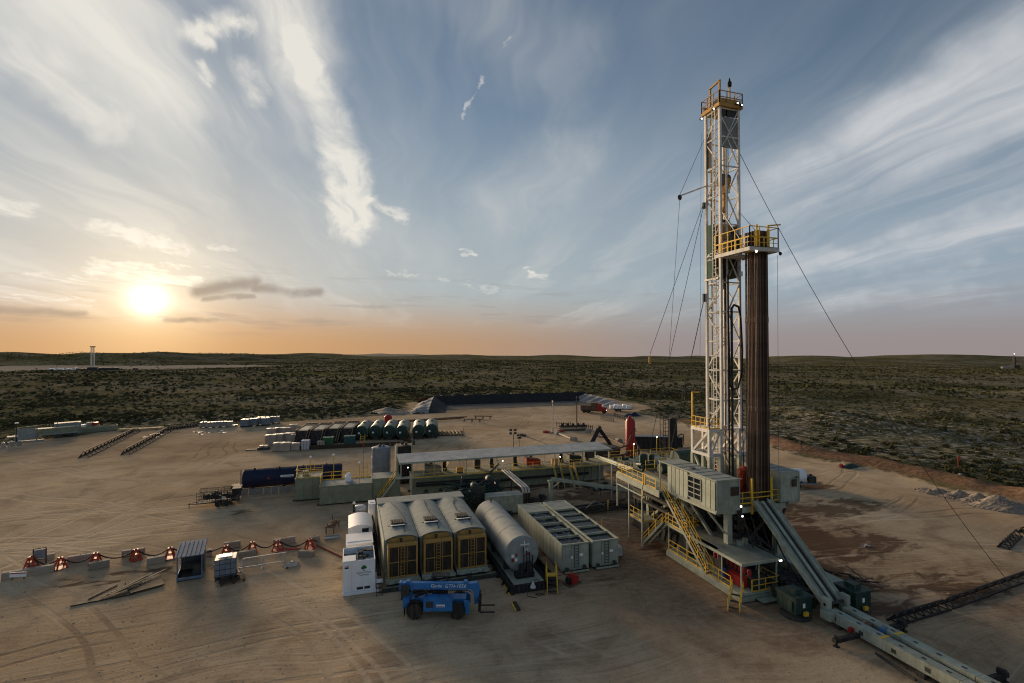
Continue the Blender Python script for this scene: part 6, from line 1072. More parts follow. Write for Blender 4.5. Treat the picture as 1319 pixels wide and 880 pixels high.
# ------------------------------------------------------------ navy tank and cage trailer
T = Thing('navy_tank', 'long navy blue horizontal tank in a low grey containment', 'tank', (-8,87.5,0), world=True)
def ov(r, n=28): return [(r*1.0*math.cos(2*math.pi*i/n), r*math.sin(2*math.pi*i/n)) for i in range(n)]
T.part('shell', NAVY, lathe((0,87.6,2.0),[(1.3,-15.6),(1.42,-15.5),(1.42,-1.2),(1.3,-1.1)],32,'x')); T.part('end_cap', NAVY, lathe((0,87.6,2.0),[(.4,-15.8),(1.2,-15.65),(1.35,-15.55)],28,'x')); T.part('top_rail', DARK, tube((-15.4,87.0,3.55),(-1.3,87.0,3.55),.05,6), *[box(x-.1,x+.1,87.2,87.5,3.4,3.7) for x in (-14,-10.5,-7,-3.5)]); T.part('sign', WLET, box(-10.2,-8.3,86.2,86.24,1.9,2.5)); T.part('sign_line', STEELB, box(-10.0,-8.5,86.17,86.2,2.3,2.36), box(-10.0,-8.5,86.17,86.2,2.05,2.11)); T.part('hazard_disc', RED, lathe((-11.9,86.19,2.2),[(.18,-.01),(.18,.01)],14,'y')); T.part('end_ladder', DARK, *[bar((-15.95,y,.3),(-15.95,y,3.4),.05) for y in (87.2,87.7)], *[bar((-15.95,87.2,z),(-15.95,87.7,z),.04) for z in np.arange(.5,3.3,.35)]); T.part('hose_box', DARK, box(-17.2,-16.1,86.8,88.2,.1,1.2)); T.part('saddle', DARK, *[box(x,x+.3,86.5,88.7,.1,1.0) for x in (-14.5,-10,-5.5,-2)])
T = Thing('block_containment', 'low wall of grey sheet panels in front of the navy tank', 'spill wall', (-9,85,0), world=True)
T.repeat('panel', mat('grey_barrier_panel',(.24,.235,.22),.7), [box(.02,1.0,0,.08,0,.95)], [(-16.6+1.04*i,85.3,0) for i in range(10)]); T.part('rail', DARK, box(-16.6,-6.2,85.4,85.5,.9,1.0)); T.part('end_panel', DARK, box(-16.7,-16.6,85.3,89.6,0,.95))
T = Thing('cage_trailer', 'dark mesh sided utility trailer loaded with parts on the left', 'trailer', (-17.6,81.6,0), R(4))
T.part('deck', DARK, box(-2.6,2.8,-1.1,1.1,.55,.68)); T.part('side_post', BLACK, *[bar((x,y,.68),(x,y,2.2),.06) for x in np.arange(-2.6,2.7,.75) for y in (-1.1,1.1)]); T.part('side_rail', BLACK, *[bar((-2.6,y,z),(2.7,y,z),.06) for z in (1.2,1.7,2.2) for y in (-1.1,1.1)], bar((-2.6,-1.1,2.2),(-2.6,1.1,2.2),.06), bar((2.7,-1.1,2.2),(2.7,1.1,2.2),.06)); T.part('side_mesh', DARK, *[bar((-2.6+.19*i,y,.7),(-2.6+.19*i,y,2.2),.03) for i in range(28) for y in (-1.1,1.1)], *[bar((-2.6,y,.7+.2*i),(2.7,y,.7+.2*i),.03) for i in range(8) for y in (-1.1,1.1)], *[bar((x,-1.1,.7+.25*i),(x,1.1,.7+.25*i),.03) for i in range(6) for x in (-2.6,2.7)]); T.part('load', DARK, *[cbox((-1.9+rg.random()*4.2,-.7+rg.random()*1.4,.95+rg.random()*.6),(rg.uniform(.3,1.0),rg.uniform(.3,.7),rg.uniform(.3,.8)),rg.random()) for _ in range(14)]); T.part('white_load', SACK, *[cbox((1.6+rg.random()*.9,-.8+rg.random()*.8,.95),(.4,.4,.5),rg.random()) for _ in range(4)]); T.part('drawbar', DARK, bar((-2.6,-.7,.5),(-3.9,0,.5),.1), bar((-2.6,.7,.5),(-3.9,0,.5),.1), bar((-3.7,0,0),(-3.7,0,.6),.08)); T.part('fender', DARK, box(-.5,1.6,-1.45,-1.1,.85,.9)); T.part('plate', WLET, box(.4,.8,-1.13,-1.12,1.1,1.35)); T.part('front_bin', DARK, box(1.7,2.8,-1.0,1.0,1.6,2.3))
for x in (0,1.05):
    for y in (-1.25,1.25): w_ = T.part('wheel', RUBBER, lathe((x,y,.4),[(.2,-.13),(.4,-.1),(.4,.1),(.2,.13)],16,'y')); T.part('rim', GALV, lathe((x,y,.4),[(.05,-.1),(.2,-.13),(.2,.13)],12,'y'), parent=w_)
# ------------------------------------------------------------ cable line: concrete blocks, red stands, cable
bl = None
for i, (u, v, L, rz) in enumerate(((37,741,4.2,12), (53,723,2.6,14), (107,722,3.0,10), (128,731,2.0,20), (172,715,2.4,8), (201,725,1.9,14), (246,709,1.5,6), (266,716,1.2,10), (299,705,2.0,8), (319,717,2.0,5), (366,700,2.8,8), (395,717,2.0,-22), (405,698,1.4,8))):
    lab = ORD[i]+' pale concrete block from the left along the red stands' if i else 'long leftmost concrete barrier with a white notice on its end'
    if bl is None:
        T = Thing('concrete_block', lab, 'concrete block', at(u,v), R(rz), 'concrete blocks along the cable'); T.part('block', CONC, prism([(-.42,0),(.42,0),(.40,.55),(.28,.8),(-.28,.8),(-.40,.55)],-.5,.5,'x')); T.part('lifting_eye', RUST, pipe([(-.1,0,.78),(-.1,0,.88),(.1,0,.88),(.1,0,.78)],.02)); bl = T; T.root.scale = (L*.9,.85,.85)
    else: r = bl.clone(at(u,v), R(rz), lab); r.scale = (L*.82,.8,.8)
T = Thing('notice_board', 'small white notice leaning on the leftmost concrete barrier', 'notice', at(23,748)+V((0,0,.35)), R(-10)); T.part('plate', WLET, box(-.7,.7,-.02,.02,0,.45)); T.part('red_band', RED, box(-.65,.65,-.03,-.021,.3,.4)); T.part('leg', DARK, bar((-.5,.03,-.3),(-.5,.03,.1),.05), bar((.5,.03,-.3),(.5,.03,.1),.05))
T = Thing('board_frame', 'dark framed board standing behind the leftmost barrier', 'frame', at(51,728), R(10)); T.part('frame', DARK, bar((-.5,0,0),(-.5,0,1.7),.09), bar((.5,0,0),(.5,0,1.7),.09), bar((-.5,0,1.7),(.5,0,1.7),.09), bar((-.5,0,.6),(.5,0,.6),.09)); T.part('panel', GREYT, box(-.45,.45,-.02,.02,.7,1.6))
cones = [(40,731),(78,732),(123,726),(175,721),(219,719),(291,716),(325,711),(358,709),(399,707)]; cn = None; tops = []
for i, (u, v) in enumerate(cones):
    lab = ORD[i]+' red cable stand from the left in the curved row'; c = at(u,v); tops.append(c+V((0,0,1.12)))
    if cn is None:
        cn = Thing('cable_stand', lab, 'cable stand', c, 0, 'red cable stands'); cn.part('leg', ORANGE, *[bar((.42*sx,.42*sy,0),(.14*sx,.14*sy,1.05),.12) for sx in (-1,1) for sy in (-1,1)]); cn.part('collar', ORANGE, box(-.2,.2,-.2,.2,.95,1.1), box(-.3,.3,-.3,.3,.5,.6)); cn.part('foot', ORANGE, box(-.5,.5,-.5,.5,0,.06))
    else: cn.clone(c, rg.random(), lab)
pts = []
tops[0] = at(55,722)+V((0,0,1.0)) if 0 else tops[0]
for a, b_ in zip(tops[:-1], tops[1:]): pts += sag(a, b_, .75, 8)[:-1]
pts += [tops[-1], at(408,701)+V((0,0,.3))]; solo('power_cable', 'black cable sagging from stand to stand across the dirt', 'cable', BLACK, pipe([p-pts[0] for p in pts], .07), loc=pts[0])
solo('orange_plank', 'thin orange plank on the dirt between the last two red stands', 'plank', ORANGE, bar((0,0,.06),at(386,707)-at(363,709)+V((0,0,.06)),.25,.12), bar((0,.3,.05),at(386,707)-at(363,709)+V((0,.3,.05)),.1,.08), loc=at(363,709))
# ------------------------------------------------------------ shack, tote, racks in the left foreground
T = Thing('open_shack', 'small open blue steel shelter with sloping roof on the left', 'shelter', at(246,742), R(8))
T.part('post', STEELB, *[bar((x,y,0),(x,y,2.35+.25*(y>0)),.1) for x in (-1.0,1.0) for y in (-1.0,1.6)]); rf = T.part('roof', STEELB, prism([(-1.35,2.35),(1.9,2.75),(1.9,2.83),(-1.35,2.43)],-1.2,1.2,'x')); T.part('roof_rib', STEELB, *[prism([(-1.35,2.43),(1.9,2.83),(1.9,2.87),(-1.35,2.47)],x,x+.05,'x') for x in np.arange(-1.1,1.2,.37)], parent=rf); T.part('wall', mat('dark_shack_wall',(.05,.06,.07),.6), box(-1.0,1.0,1.62,1.66,0,2.6), box(1.02,1.06,-.2,1.6,0,2.4)); T.part('half_wall', STEELB, box(-1.06,-1.02,-1.0,1.6,0,.5), box(-1.0,1.0,-1.06,-1.02,.1,.35), box(1.02,1.06,-1.0,-.2,0,.5)); T.part('floor', DARK, box(-1.0,1.0,-1.0,1.6,.02,.1)); T.part('bench', DARK, box(-.8,.8,.6,1.4,.5,.9), box(.2,.9,-.6,.4,.1,1.2))
T = tote('grey caged tote beside the small blue shelter', at(291,742), R(6), GREYT, None, 1.7); T.part('tank_top', TOTE, box(-.6,.5,-.5,.4,1.96,2.05))
T = Thing('wood_pallet', 'dark wooden pallet lying in front of the grey tote', 'pallet', at(299,749), R(15)); T.part('slat', DWOOD, *[box(-1.1,1.1,y,y+.16,.22,.28) for y in np.arange(-.6,.6,.25)]); T.part('bearer', DWOOD, *[box(x,x+.12,-.65,.65,.0,.22) for x in (-1.0,0,.9)]); T.part('lump', RUBBER, *[cbox((rg.uniform(-.6,.6),rg.uniform(-.4,.4),.38),(.4,.4,.2),rg.random()) for _ in range(4)])
T = Thing('pipe_stand_frame', 'low galvanised pipe frame lying on the dirt below the stands', 'pipe frame', at(338,729), R(6)); T.part('rail', GALV, bar((-2.1,-.6,.35),(2.0,-.6,.35),.1), bar((-1.8,.7,.75),(2.2,.7,.75),.1)); T.part('leg', GALV, *[bar((x,-.6,0),(x+.1,.7,.7),.1) for x in (-2.0,0,1.9)], *[bar((x+.1,.7,0),(x+.1,.7,.75),.09) for x in (-1.9,1.9)]); T.part('foot', GALV, *[box(x-.1,x+.1,-.8,-.4,0,.06) for x in (-2,0,1.9)])
T = Thing('torn_sack', 'torn white sack lying on the dirt between two blocks', 'sack', at(376,729), R(20)); T.part('sack', WSACK, grid(lambda a, b_: (-.7+1.4*a,-.4+.8*b_,.06+.38*math.sin(math.pi*a)*math.sin(math.pi*b_)+.1*math.sin(14*a)*math.sin(11*b_)),14,10)); T.part('scrap', DARK, cbox((.5,.1,.1),(.4,.3,.15),.4), cbox((-.5,-.3,.08),(.3,.2,.1),.9))
T = Thing('plywood_sheet', 'dark boards with loose pale planks lying flat in the left foreground', 'board pile', at(155,760), R(12)); T.part('board', DWOOD, box(-3.2,1.2,-1.7,1.7,.02,.1), cbox((1.8,.2,.14),(2.6,3.2,.08),.25)); T.part('plank', WOOD, *[bar((-1.2+.35*i,-1.3+.2*i,.18+.04*i),(1.4+.2*i,-.2+.5*i,.18+.05*i),.16,.05) for i in range(5)]); T.part('plank', WOOD, bar((-.5,-1.5,.32),(3.3,2.3,.34),.16,.05), bar((-2.1,-.9,.15),(-.4,1.2,.16),.14,.05))
# ------------------------------------------------------------ row of racks and green tanks in the middle distance
def slant_rack(i, u, v):
    T = Thing('screen_rack', ORD[i]+' dark framed rack from the left in the tank row', 'rack', at(u,v), R(-9), 'dark framed racks')
    T.part('tank_body', DARK, box(-1.3,1.3,1.0,11.5,.4,3.2)); T.part('end_slope', BLACK, prism([(1.0,.3),(1.0,3.2),(-.6,.5),(-.6,.3)],-1.25,1.25,'x')); T.part('frame', WOOD, bar((-1.4,1.0,3.3),(-1.4,11.5,3.3),.18), bar((1.4,1.0,3.3),(1.4,11.5,3.3),.18), bar((-1.4,1.0,3.3),(-1.9,-1.2,.3),.16), bar((1.4,1.0,3.3),(1.0,-.9,.6),.12), bar((-1.4,11.5,3.4),(1.4,11.5,3.4),.2)); T.part('top_grating', SILVER, *[box(-1.0,1.0,2.2+1.4*k_,3.3+1.4*k_,3.2,3.28) for k_ in range(5)]); T.part('cross_brace', RUST, bar((-1.3,-.2,1.0),(1.2,.9,3.0),.1), bar((1.2,-.3,1.0),(-.8,.9,3.0),.08)); T.part('skid', DARK, box(-1.3,-1.0,-.8,11.5,0,.3), box(1.0,1.3,-.8,11.5,0,.3)); T.part('head_box', WOOD, *[box(-1.2+.85*k_,-.5+.85*k_,10.5,11.3,3.3,3.7) for k_ in range(3)])
for i, (u, v) in enumerate(((387,574),(407,573),(427,571),(446,570))): slant_rack(i, u, v)
gt = None
for i, (u, v) in enumerate(((465,568),(483,567),(501,567),(518,567),(539,566),(556,565))):
    lab = ORD[i]+' dark green horizontal tank from the left in the far row'
    if gt is None:
        gt = Thing('green_tank', lab, 'tank', at(u,v), R(-9), 'dark green horizontal tanks'); gt.part('shell', TGREEN, lathe((0,0,1.95),[(1.45,.5),(1.6,.62),(1.6,11.4),(1.45,11.5)],28,'y')); gt.part('head', GREEN, lathe((0,0,1.95),[(.3,.38),(1.2,.42),(1.42,.52)],26,'y')); gt.part('saddle', DARK, *[box(-1.2,1.2,y,y+.3,.25,1.0) for y in (1.5,6,10)]); gt.part('skid', DARK, box(-1.3,-1.0,-.2,11.5,0,.25), box(1.0,1.3,-.2,11.5,0,.25)); gt.part('placard', WLET, box(-.75,-.3,.36,.37,1.6,2.0)); gt.part('valve', DARK, lathe((.2,.2,.6),[(.15,-.2),(.25,-.1),(.2,.2)],10,'y'), box(-.6,.7,.0,.3,.3,.55)); gt.part('manway', DARK, lathe((0,6,3.5),[(.35,0),(.35,.2),(.2,.25)],12))
    else: gt.clone(at(u,v), R(-9), lab)
T = Thing('row_containment', 'low dark containment wall along the front of the tank row', 'spill wall', at(385,580), world=False); d = at(534,573)-at(385,580); T.part('wall', DWOOD, bar((0,0,.45),d+V((0,0,.45)),.15,.9)); T.part('end_wall', DWOOD, bar(d+V((0,0,.4)),d+V((-2.5,9,.4)),.15,.8)); T.part('end_prop', WOOD, bar(d+V((0,0,.6)),d+V((-1.6,2.0,3.6)),.14))
T = Thing('yellow_ladder_stand', 'small yellow crossover ladder before the first green tank', 'ladder', at(467,574), R(-5)); T.part('stile', YEL, *[bar((x,0,0),(x,.3,2.6),.12) for x in (-.5,.5)]); T.part('rung', YEL, *[bar((-.5,.05+.1*k_,.5+.5*k_),(.5,.05+.1*k_,.5+.5*k_),.1) for k_ in range(4)])
T = Thing('white_pipe_pile', 'pile of pale pipes and timber right of the green tanks', 'pipe pile', at(580,560), R(-14)); T.part('pipe', WOOD, *[bar((-2.5+.9*k_,-2,.3+.1*(k_%3)),(-3.6+.95*k_,4.5,.35+.1*(k_%2)),.28) for k_ in range(7)]); T.part('bearer', DARK, bar((-3.6,-1.6,.12),(3.6,-1.2,.12),.2), bar((-4.2,3.6,.12),(3.2,3.9,.12),.2)); T.part('upright', DARK, bar((3.4,3.4,.1),(3.4,3.4,1.4),.1))
def crate(label, u, v, w, d_, h, m_, rz=-6, cat='crate', lid=True):
    T = Thing('storage_box', label, cat, at(u,v), R(rz)); T.part('box', m_, box(-w/2,w/2,0,d_,.12,h)); T.part('pallet', WOOD, box(-w/2,w/2,0,d_,0,.1))
    T.part('lid' if lid else 'cover', m_, box(-w/2-.05,w/2+.05,-.05,d_+.05,h,h+.1)); T.part('strap', DARK, box(-w*.2,-w*.2+.05,-.06,d_+.06,.12,h+.11), box(w*.2,w*.2+.05,-.06,d_+.06,.12,h+.11))
crate('green box bin in front of the fourth dark rack', 422,577,2.2,1.8,2.2,mat('bright_green_bin',(.03,.13,.05),.5)); crate('teal box bin below the first green tank', 450,575,2.4,1.8,2.2,mat('teal_bin',(.02,.10,.10),.5))
crate('pale grey tote box between the stacked sacks and the green bin', 393,580,1.6,1.5,2.0,TOTE); crate('small pale crate beside the green box bin', 413,578,1.5,1.3,1.5,SACK)
# pallets of sacks
def pallet(label, loc, w=2.2, h=1.5, m_=SACK, rz=-6):
    T = Thing('sack_pallet', label, 'sack pallet', loc, R(rz), 'pallets of sacks'); T.part('bearer', WOOD, box(-w/2,w/2,-.7,.7,0,.14)); n = int(h/.24)
    T.part('sack_layer', m_, *[cbox((rg.uniform(-.04,.04),rg.uniform(-.04,.04),.14+.24*(k_+.5)),(w*.94,1.35,.225),rg.uniform(-.03,.03)) for k_ in range(n)]); T.part('cover', WSACK, grid(lambda a, b_: (-w*.48+w*.96*a,-.7+1.4*b_,.15+.24*n+.07*math.sin(math.pi*a)*math.sin(math.pi*b_)+rg.uniform(0,.02)),6,5))
pl = [('front left',351,579,3.0,1.0),]
for i, (u, v, w, h, m_) in enumerate(((349,573,2.5,2.2,SACK),(358,572,2.4,2.2,SACK),(367,571,2.4,2.2,SACK),(376,571,2.3,2.1,SACK),(350,561,2.4,1.9,SACK),(360,560,2.4,1.9,SACK),(369,560,2.4,1.9,SACK),(378,558,2.0,2.3,WSACK),(355,567,2.0,1.4,WSACK),(365,566,2.6,1.4,WSACK),(374,566,2.3,1.6,WSACK),(359,581,2.2,1.8,SACK),(368,581,2.2,1.8,SACK),(381,580,1.8,1.6,SACK))):
    lab = ('front stack of sacks, '+ORD[i]+' from the left' if i < 4 else 'back row of sacks, '+ORD[i-4]+' from the left' if i < 8 else 'white sacks of the middle row, '+ORD[i-8]+' from the left' if i < 11 else 'loose sack pallet in front of the stacks, '+ORD[i-11]+' from the left')
    pallet(lab, at(u,v), w, h, m_)
T = Thing('low_sack_pallet', 'small lone pallet with pale bags at the left of the sacks', 'sack pallet', at(340,579), R(-4)); T.part('bearer', DARK, box(-1.2,1.2,-.7,.7,0,.5)); T.part('sack', SACK, *[cbox((x,y,.72),(.8,.6,.4),rg.uniform(-.2,.2)) for x in (-.5,.5) for y in (-.3,.35)]); T.part('board', DWOOD, box(-3.6,-1.3,-.6,.6,0,.15))
# ------------------------------------------------------------ left edge of the pad
ladder_rack('long dark pipe rack lying at left, the left one of two', at(107,590), at(176,556), 1.6, 1.3, 16, 'dark pipe racks on the left')
ladder_rack('long dark pipe rack lying at left, the right one of two', at(161,586), at(216,556), 1.6, 1.3, 14, 'dark pipe racks on the left')
ladder_rack('dark rack lying along the back pad edge left of the white totes', at(212,555), at(258,549), 1.8, 1.5, 12, 'dark pipe racks on the left')
for i, (u, v) in enumerate(((262,551),(271,551),(279.5,550.5),(288,550),(296,550))): tote(ORD[i]+' white tote from the left at the back pad edge', at(u,v), R(rg.uniform(-10,10)), WSACK, 'white totes at the pad edge', 1.45)
for i, (u, v) in enumerate(((316,550),(327,549),(336,547),(342,548),(347,546.5))): tote(ORD[i]+' dark tote from the left at the back pad edge', at(u,v), R(rg.uniform(-15,15)), GREYT, 'dark totes at the pad edge', 2.0)
tote('single white tote on the back pad edge right of the dark totes', at(356,545), R(5), WSACK, None, 1.8)
solo('white_bags', 'low flat white bags between the white and dark totes', 'bags', WSACK, *[cbox((rg.uniform(-1.8,1.8),rg.uniform(-.6,.6),.3),(1.2,.9,.5),rg.random()) for _ in range(5)], loc=at(307,549.5))
solo('plastic_scraps', 'scraps of pale plastic on the dirt before the totes', 'litter', SACK, *[grid(lambda a, b_, x=rg.uniform(-14,10), y=rg.uniform(-4,3), s=rg.uniform(.8,2.2): (x+s*a, y+.6*s*b_, .04+.12*math.sin(7*a)*math.cos(5*b_)), 4, 3) for _ in range(14)], loc=at(262,558))
T = Thing('steel_tray', 'grey open steel tray on the left pad edge', 'tray', at(112,556.5), R(28)); T.part('side', GREY2, box(-6.5,6.5,-1.3,-1.2,0,1.3), box(-6.5,6.5,1.2,1.3,0,1.3), box(-6.5,-6.4,-1.2,1.2,0,1.3), box(6.4,6.5,-1.2,1.2,0,1.3)); T.part('bottom', DARK, box(-6.4,6.4,-1.2,1.2,.02,.1)); T.part('skirt', BLACK, box(-7,-2,-1.6,-1.35,0,.5))
T = Thing('grey_skid_box', 'pale grey steel box on the left pad edge', 'steel box', at(87,560), R(25)); T.part('box', SILVER, box(-2.6,2.6,-1.5,1.5,.1,3.2)); T.part('panel', SILVER, *[box(-2.5+1.28*k_,-1.35+1.28*k_,-1.55,-1.5,.2,3.0) for k_ in range(4)]); T.part('skid', DARK, box(-2.8,2.8,-1.3,-1.0,0,.1), box(-2.8,2.8,1.0,1.3,0,.1))
T = Thing('flat_deck_section', 'long flat grey deck section with dark blocks on the left pad edge', 'deck', at(60,565), R(27)); T.part('deck', SILVER, box(-7,6,-1.2,1.2,1.0,1.3)); T.part('raised_deck', GREY2, box(-3,6,-1.0,1.4,1.3,2.6)); T.part('foot', DARK, box(-5.5,-4.5,-1.2,1.2,0,1.0), box(1.5,2.6,-1.4,1.2,0,1.0), box(4.8,5.8,-1.2,1.2,0,1.0)); T.part('rail', DARK, bar((2,1.2,2.6),(2,1.2,4.6),.12), bar((-2,1.2,3.2),(6,1.2,3.4),.1))
T = Thing('door_frame_section', 'upright grey steel frame standing alone on the left pad edge', 'frame', at(34,569), R(26)); T.part('post', GREY2, bar((-1.8,0,0),(-1.8,0,3.4),.25), bar((1.8,0,0),(1.8,0,3.6),.25), bar((-1.8,0,3.4),(1.8,0,3.6),.2)); T.part('mesh', SILVER, box(-1.6,1.6,-.03,.03,.6,3.2)); T.part('base', SILVER, box(-3.2,3.2,-.5,.5,0,.25))
T = Thing('parts_pile', 'pile of red and white machine parts on the left pad edge', 'parts pile', at(108,556), R(20)); 
for k_ in range(12): T.part('piece', (RED,CLEANW,RUST,SILVER)[k_%4], cbox((rg.uniform(-3.5,2.5),rg.uniform(.8,4.0),rg.uniform(.3,1.6)),(rg.uniform(.6,2.2),rg.uniform(.4,1.2),rg.uniform(.4,1.2)),rg.random()))
T = Thing('lumber_stack', 'flat stack of yellow timber at the back pad edge', 'timber stack', at(181,554), R(8)); 
for k_ in range(7): T.part('plank', mat('new_timber',(.48,.34,.16),.8) if k_ == 0 else bpy.data.materials['new_timber'], bar((-5+rg.uniform(-.6,.6),-.9+.3*k_,.3+.1*(k_%3)),(5.5+rg.uniform(-.9,.9),-.8+.3*k_,.3+.12*(k_%2)),.3,.22))
T.part('bearer', DARK, box(-4,-3.7,-1.2,1.3,0,.2), box(3.5,3.8,-1.2,1.3,0,.2))
for i, (u, v) in enumerate(((4,577),(14,575),(25,574))):
    T = Thing('edge_post', ORD[i]+' small white topped post from the left on the pad edge', 'post', at(u,v)); T.part('post', CONC, lathe((0,0,0),[(.45,0),(.4,.8),(.2,1.0)],10)); T.part('cap', CLEANW, lathe((0,0,1.0),[(.3,0),(.3,.2),(.1,.3)],8))
T = Thing('lamp_pole', 'slim pole with pale lamp standing on the left pad edge', 'pole', at(14,573)+V((0,2,0))); T.part('pole', DARK, bar((0,0,0),(0,0,4.6),.12)); T.part('lamp', CLEANW, box(-.3,.3,-.2,.2,4.6,4.85)); T.part('base', CONC, box(-.4,.4,-.4,.4,0,.3))
# ------------------------------------------------------------ middle distance: poles, manifold, flare line, trucks
for i, (u, v, h, lab) in enumerate(((712,558,8.6,'pale steel pole with cross arm standing on the pad before the pit'), (743,552,9.0,'dark steel pole rising from the manifold before the pit'))):
    T = Thing('site_pole', lab, 'pole', at(u,v)); T.part('pole', (GALV,BLACK)[i], tube((0,0,0),(0,0,h),.17,10,.12)); T.part('cross_arm', (GALV,BLACK)[i], bar((-.6,0,h*.78),(.6,0,h*.78),.1), box(-.15,.15,-.15,.15,h-.4,h)); T.part('base', DARK, lathe((0,0,0),[(.5,0),(.5,.12),(.2,.2)],10))
T = Thing('choke_manifold', 'low dark valve manifold with side racks on the open pad', 'manifold', at(738,554), R(-10)); T.part('base', DARK, box(-4,4,-1.3,1.3,0,.4)); T.part('header', DARK, tube((-3.8,-.7,1.0),(3.8,-.7,1.0),.22,8), tube((-3.8,.7,1.0),(3.8,.7,1.0),.22,8)); T.part('valve', BLACK, *[lathe((-3+1.5*k_,0,1.3),[(.3,-.5),(.4,-.3),(.4,.3),(.2,.6)],8) for k_ in range(5)]); T.part('pipe', DARK, *[bar((-3+1.5*k_,-1,1.0),(-3+1.5*k_,1,1.0),.2) for k_ in range(5)])
for i, (u, v, u2, v2, lab) in enumerate(((717,549,735,550,'left row of small black stands by the manifold'), (748,551,763,554,'right row of small black stands by the manifold'), (774,540,790,544,'nearer row of small black stands near the red truck'), (791,536,804,541,'farther row of small black stands near the white trailer'))):
    T = Thing('stand_row', lab, 'pipe stand', at(u,v), 0, 'rows of pipe stands'); d = at(u2,v2)-at(u,v); n = 6; T.part('rail', BLACK, bar((0,0,.9),d+V((0,0,.9)),.14)); T.part('leg', BLACK, *[bar(d*(k_/n),d*(k_/n)+V((0,0,1.3)),.16) for k_ in range(n+1)])
c0, c1 = at(762,560), at(800,574)
solo('flare_line', 'thin rusty pipe line running over blocks toward the red vessel', 'pipe line', RUST, pipe([V((0,0,.5)), (at(775,565)-c0)+V((0,0,.7)), (at(790,570)-c0)+V((0,0,.55)), (at(803,577)-c0)+V((0,0,.6))], .13, 8), loc=c0)
for i, (u, v) in enumerate(((758,557),(774,563),(797,570),(718,560),(739,568))): solo('pipe_block', ORD[i]+' pale pipe support block on the open pad' + (' along the rusty line',' along the rusty line',' along the rusty line',' by the white pipe',' by the white pipe')[i], 'block', CONC, prism([(-.8,0),(.8,0),(.65,.7),(.2,1.0),(-.4,.95),(-.7,.6)],-.6,.6,'y'), loc=at(u,v), rz=rg.random())
c0 = at(720,561); solo('white_pipe', 'pale pipe lying between two blocks on the open pad', 'pipe', SACK, bar((0,0,.5), at(737,568)-c0+V((0,0,.5)), .3), bar((0,.5,.4), at(737,568)-c0+V((.2,.5,.4)), .15), loc=c0)
for i, (u, v) in enumerate(((703,557.5),(721,556.5))): solo('red_drum_lid', ('left','right')[i]+' small dark red lump on the open pad near the pale pole', 'scrap', RED, lathe((0,0,0),[(.8,0),(.8,.5),(.4,.6)],8), box(-.3,1.3,-.2,.3,0,.3), loc=at(u,v))
T = Thing('folded_boom', 'dark folded loading boom standing behind the canopy', 'boom', (46.5,90,0), world=True); T.part('lower_arm', BLACK, bar((44,88,3.4),(47.5,91,6.4),.5,.7)); T.part('upper_arm', BLACK, bar((47.3,91,6.6),(49.5,90,3.2),.5,.7)); T.part('base', DARK, box(43,50,87,92,0,3.2)); T.part('pivot', DARK, tube((47.4,90.5,6.5),(47.4,91.5,6.5),.4,10))
T = Thing('light_tower', 'small dark lamp cluster on a mast just behind the canopy', 'lamp mast', (28.5,88,0)); T.part('mast', DARK, bar((0,0,0),(0,0,6.6),.12)); T.part('lamp_head', DARK, *[cbox((x,0,z),(.5,.25,.4),.3) for x in (-.5,.35) for z in (6.8,7.4)]); T.part('trailer', DARK, box(-.9,.9,-.7,.7,.4,1.2)); T.part('leg', DARK, bar((-1.2,0,0),(1.2,0,.5),.08), bar((1.2,0,0),(-1.2,0,.5),.08))
T = Thing('ground_cable', 'thin dark cable trailing across the open pad', 'cable', at(672,561)); T.part('cable', BLACK, pipe([V((0,0,.08))]+[at(u,v)-at(672,561)+V((0,0,.06)) for u,v in ((678,563),(690,567),(700,571),(712,577))],.09)); T.part('coil', RUBBER, lathe((0,0,0),[(1.1,0),(1.2,.3),(.6,.3),(.5,.1)],14))
for i, (u, v, du) in enumerate(((608,544,9),(622,540,8))):
    T = Thing('trestle', ('left','right')[i]+' dark trestle lying near the pit on the open pad', 'trestle', at(u,v), R(-30)); T.part('beam', RUST, bar((-3,0,.9),(3,.6,.9),.25)); T.part('leg', RUST, *[bar((x,s,0),(x,0,.9),.16) for x in (-2.4,0,2.4) for s in (-.8,.8)])
T = Thing('red_truck', 'red truck parked at the right end of the lined pit', 'truck', at(774,533)+V((0,2,0)), R(-40)); T.part('cab', RED, prism([(-.2,.9),(3.0,.9),(3.0,2.0),(1.6,2.2),(1.2,3.3),(-.2,3.3)],-1.2,1.2,'y')); T.part('windscreen', GLASS, cbox((1.5,0,2.75),(.06,2.0,.9),0,0)); T.part('bonnet_grille', GALV, box(3.0,3.08,-.8,.8,1.0,1.9)); T.part('frame', DARK, box(-6,3,-.6,.6,.6,.9)); T.part('sleeper', RUST, box(-2.2,-.3,-1.2,1.2,.9,3.6)); T.part('load', RUST, box(-6,-2.4,-1.2,1.2,.9,2.6)); T.part('headlamp', LAMP, box(3.05,3.1,-1.0,-.8,1.1,1.3))
for x in (2.2,-3.4,-4.8):
    for y in (-1.1,1.1): T.part('wheel', RUBBER, lathe((x,y,.55),[(.25,-.18),(.55,-.15),(.55,.15),(.25,.18)],14,'y'))
T = Thing('white_trailer', 'low white loaded trailer parked right of the red truck', 'trailer', at(799,530), R(-22)); T.part('deck', DARK, box(-4,4,-1.2,1.2,.8,1.0)); T.part('load', CLEANW, *[box(-3.7+1.5*k_,-2.5+1.5*k_,-1.0,1.0,1.0,2.2+.3*(k_%2)) for k_ in range(5)]); T.part('frame', CLEANW, bar((-3.8,-1.2,1.0),(-3.8,-1.2,2.8),.12), bar((3.8,-1.2,1.0),(3.8,-1.2,2.8),.12), bar((-3.8,-1.2,2.8),(3.8,-1.2,2.8),.12))
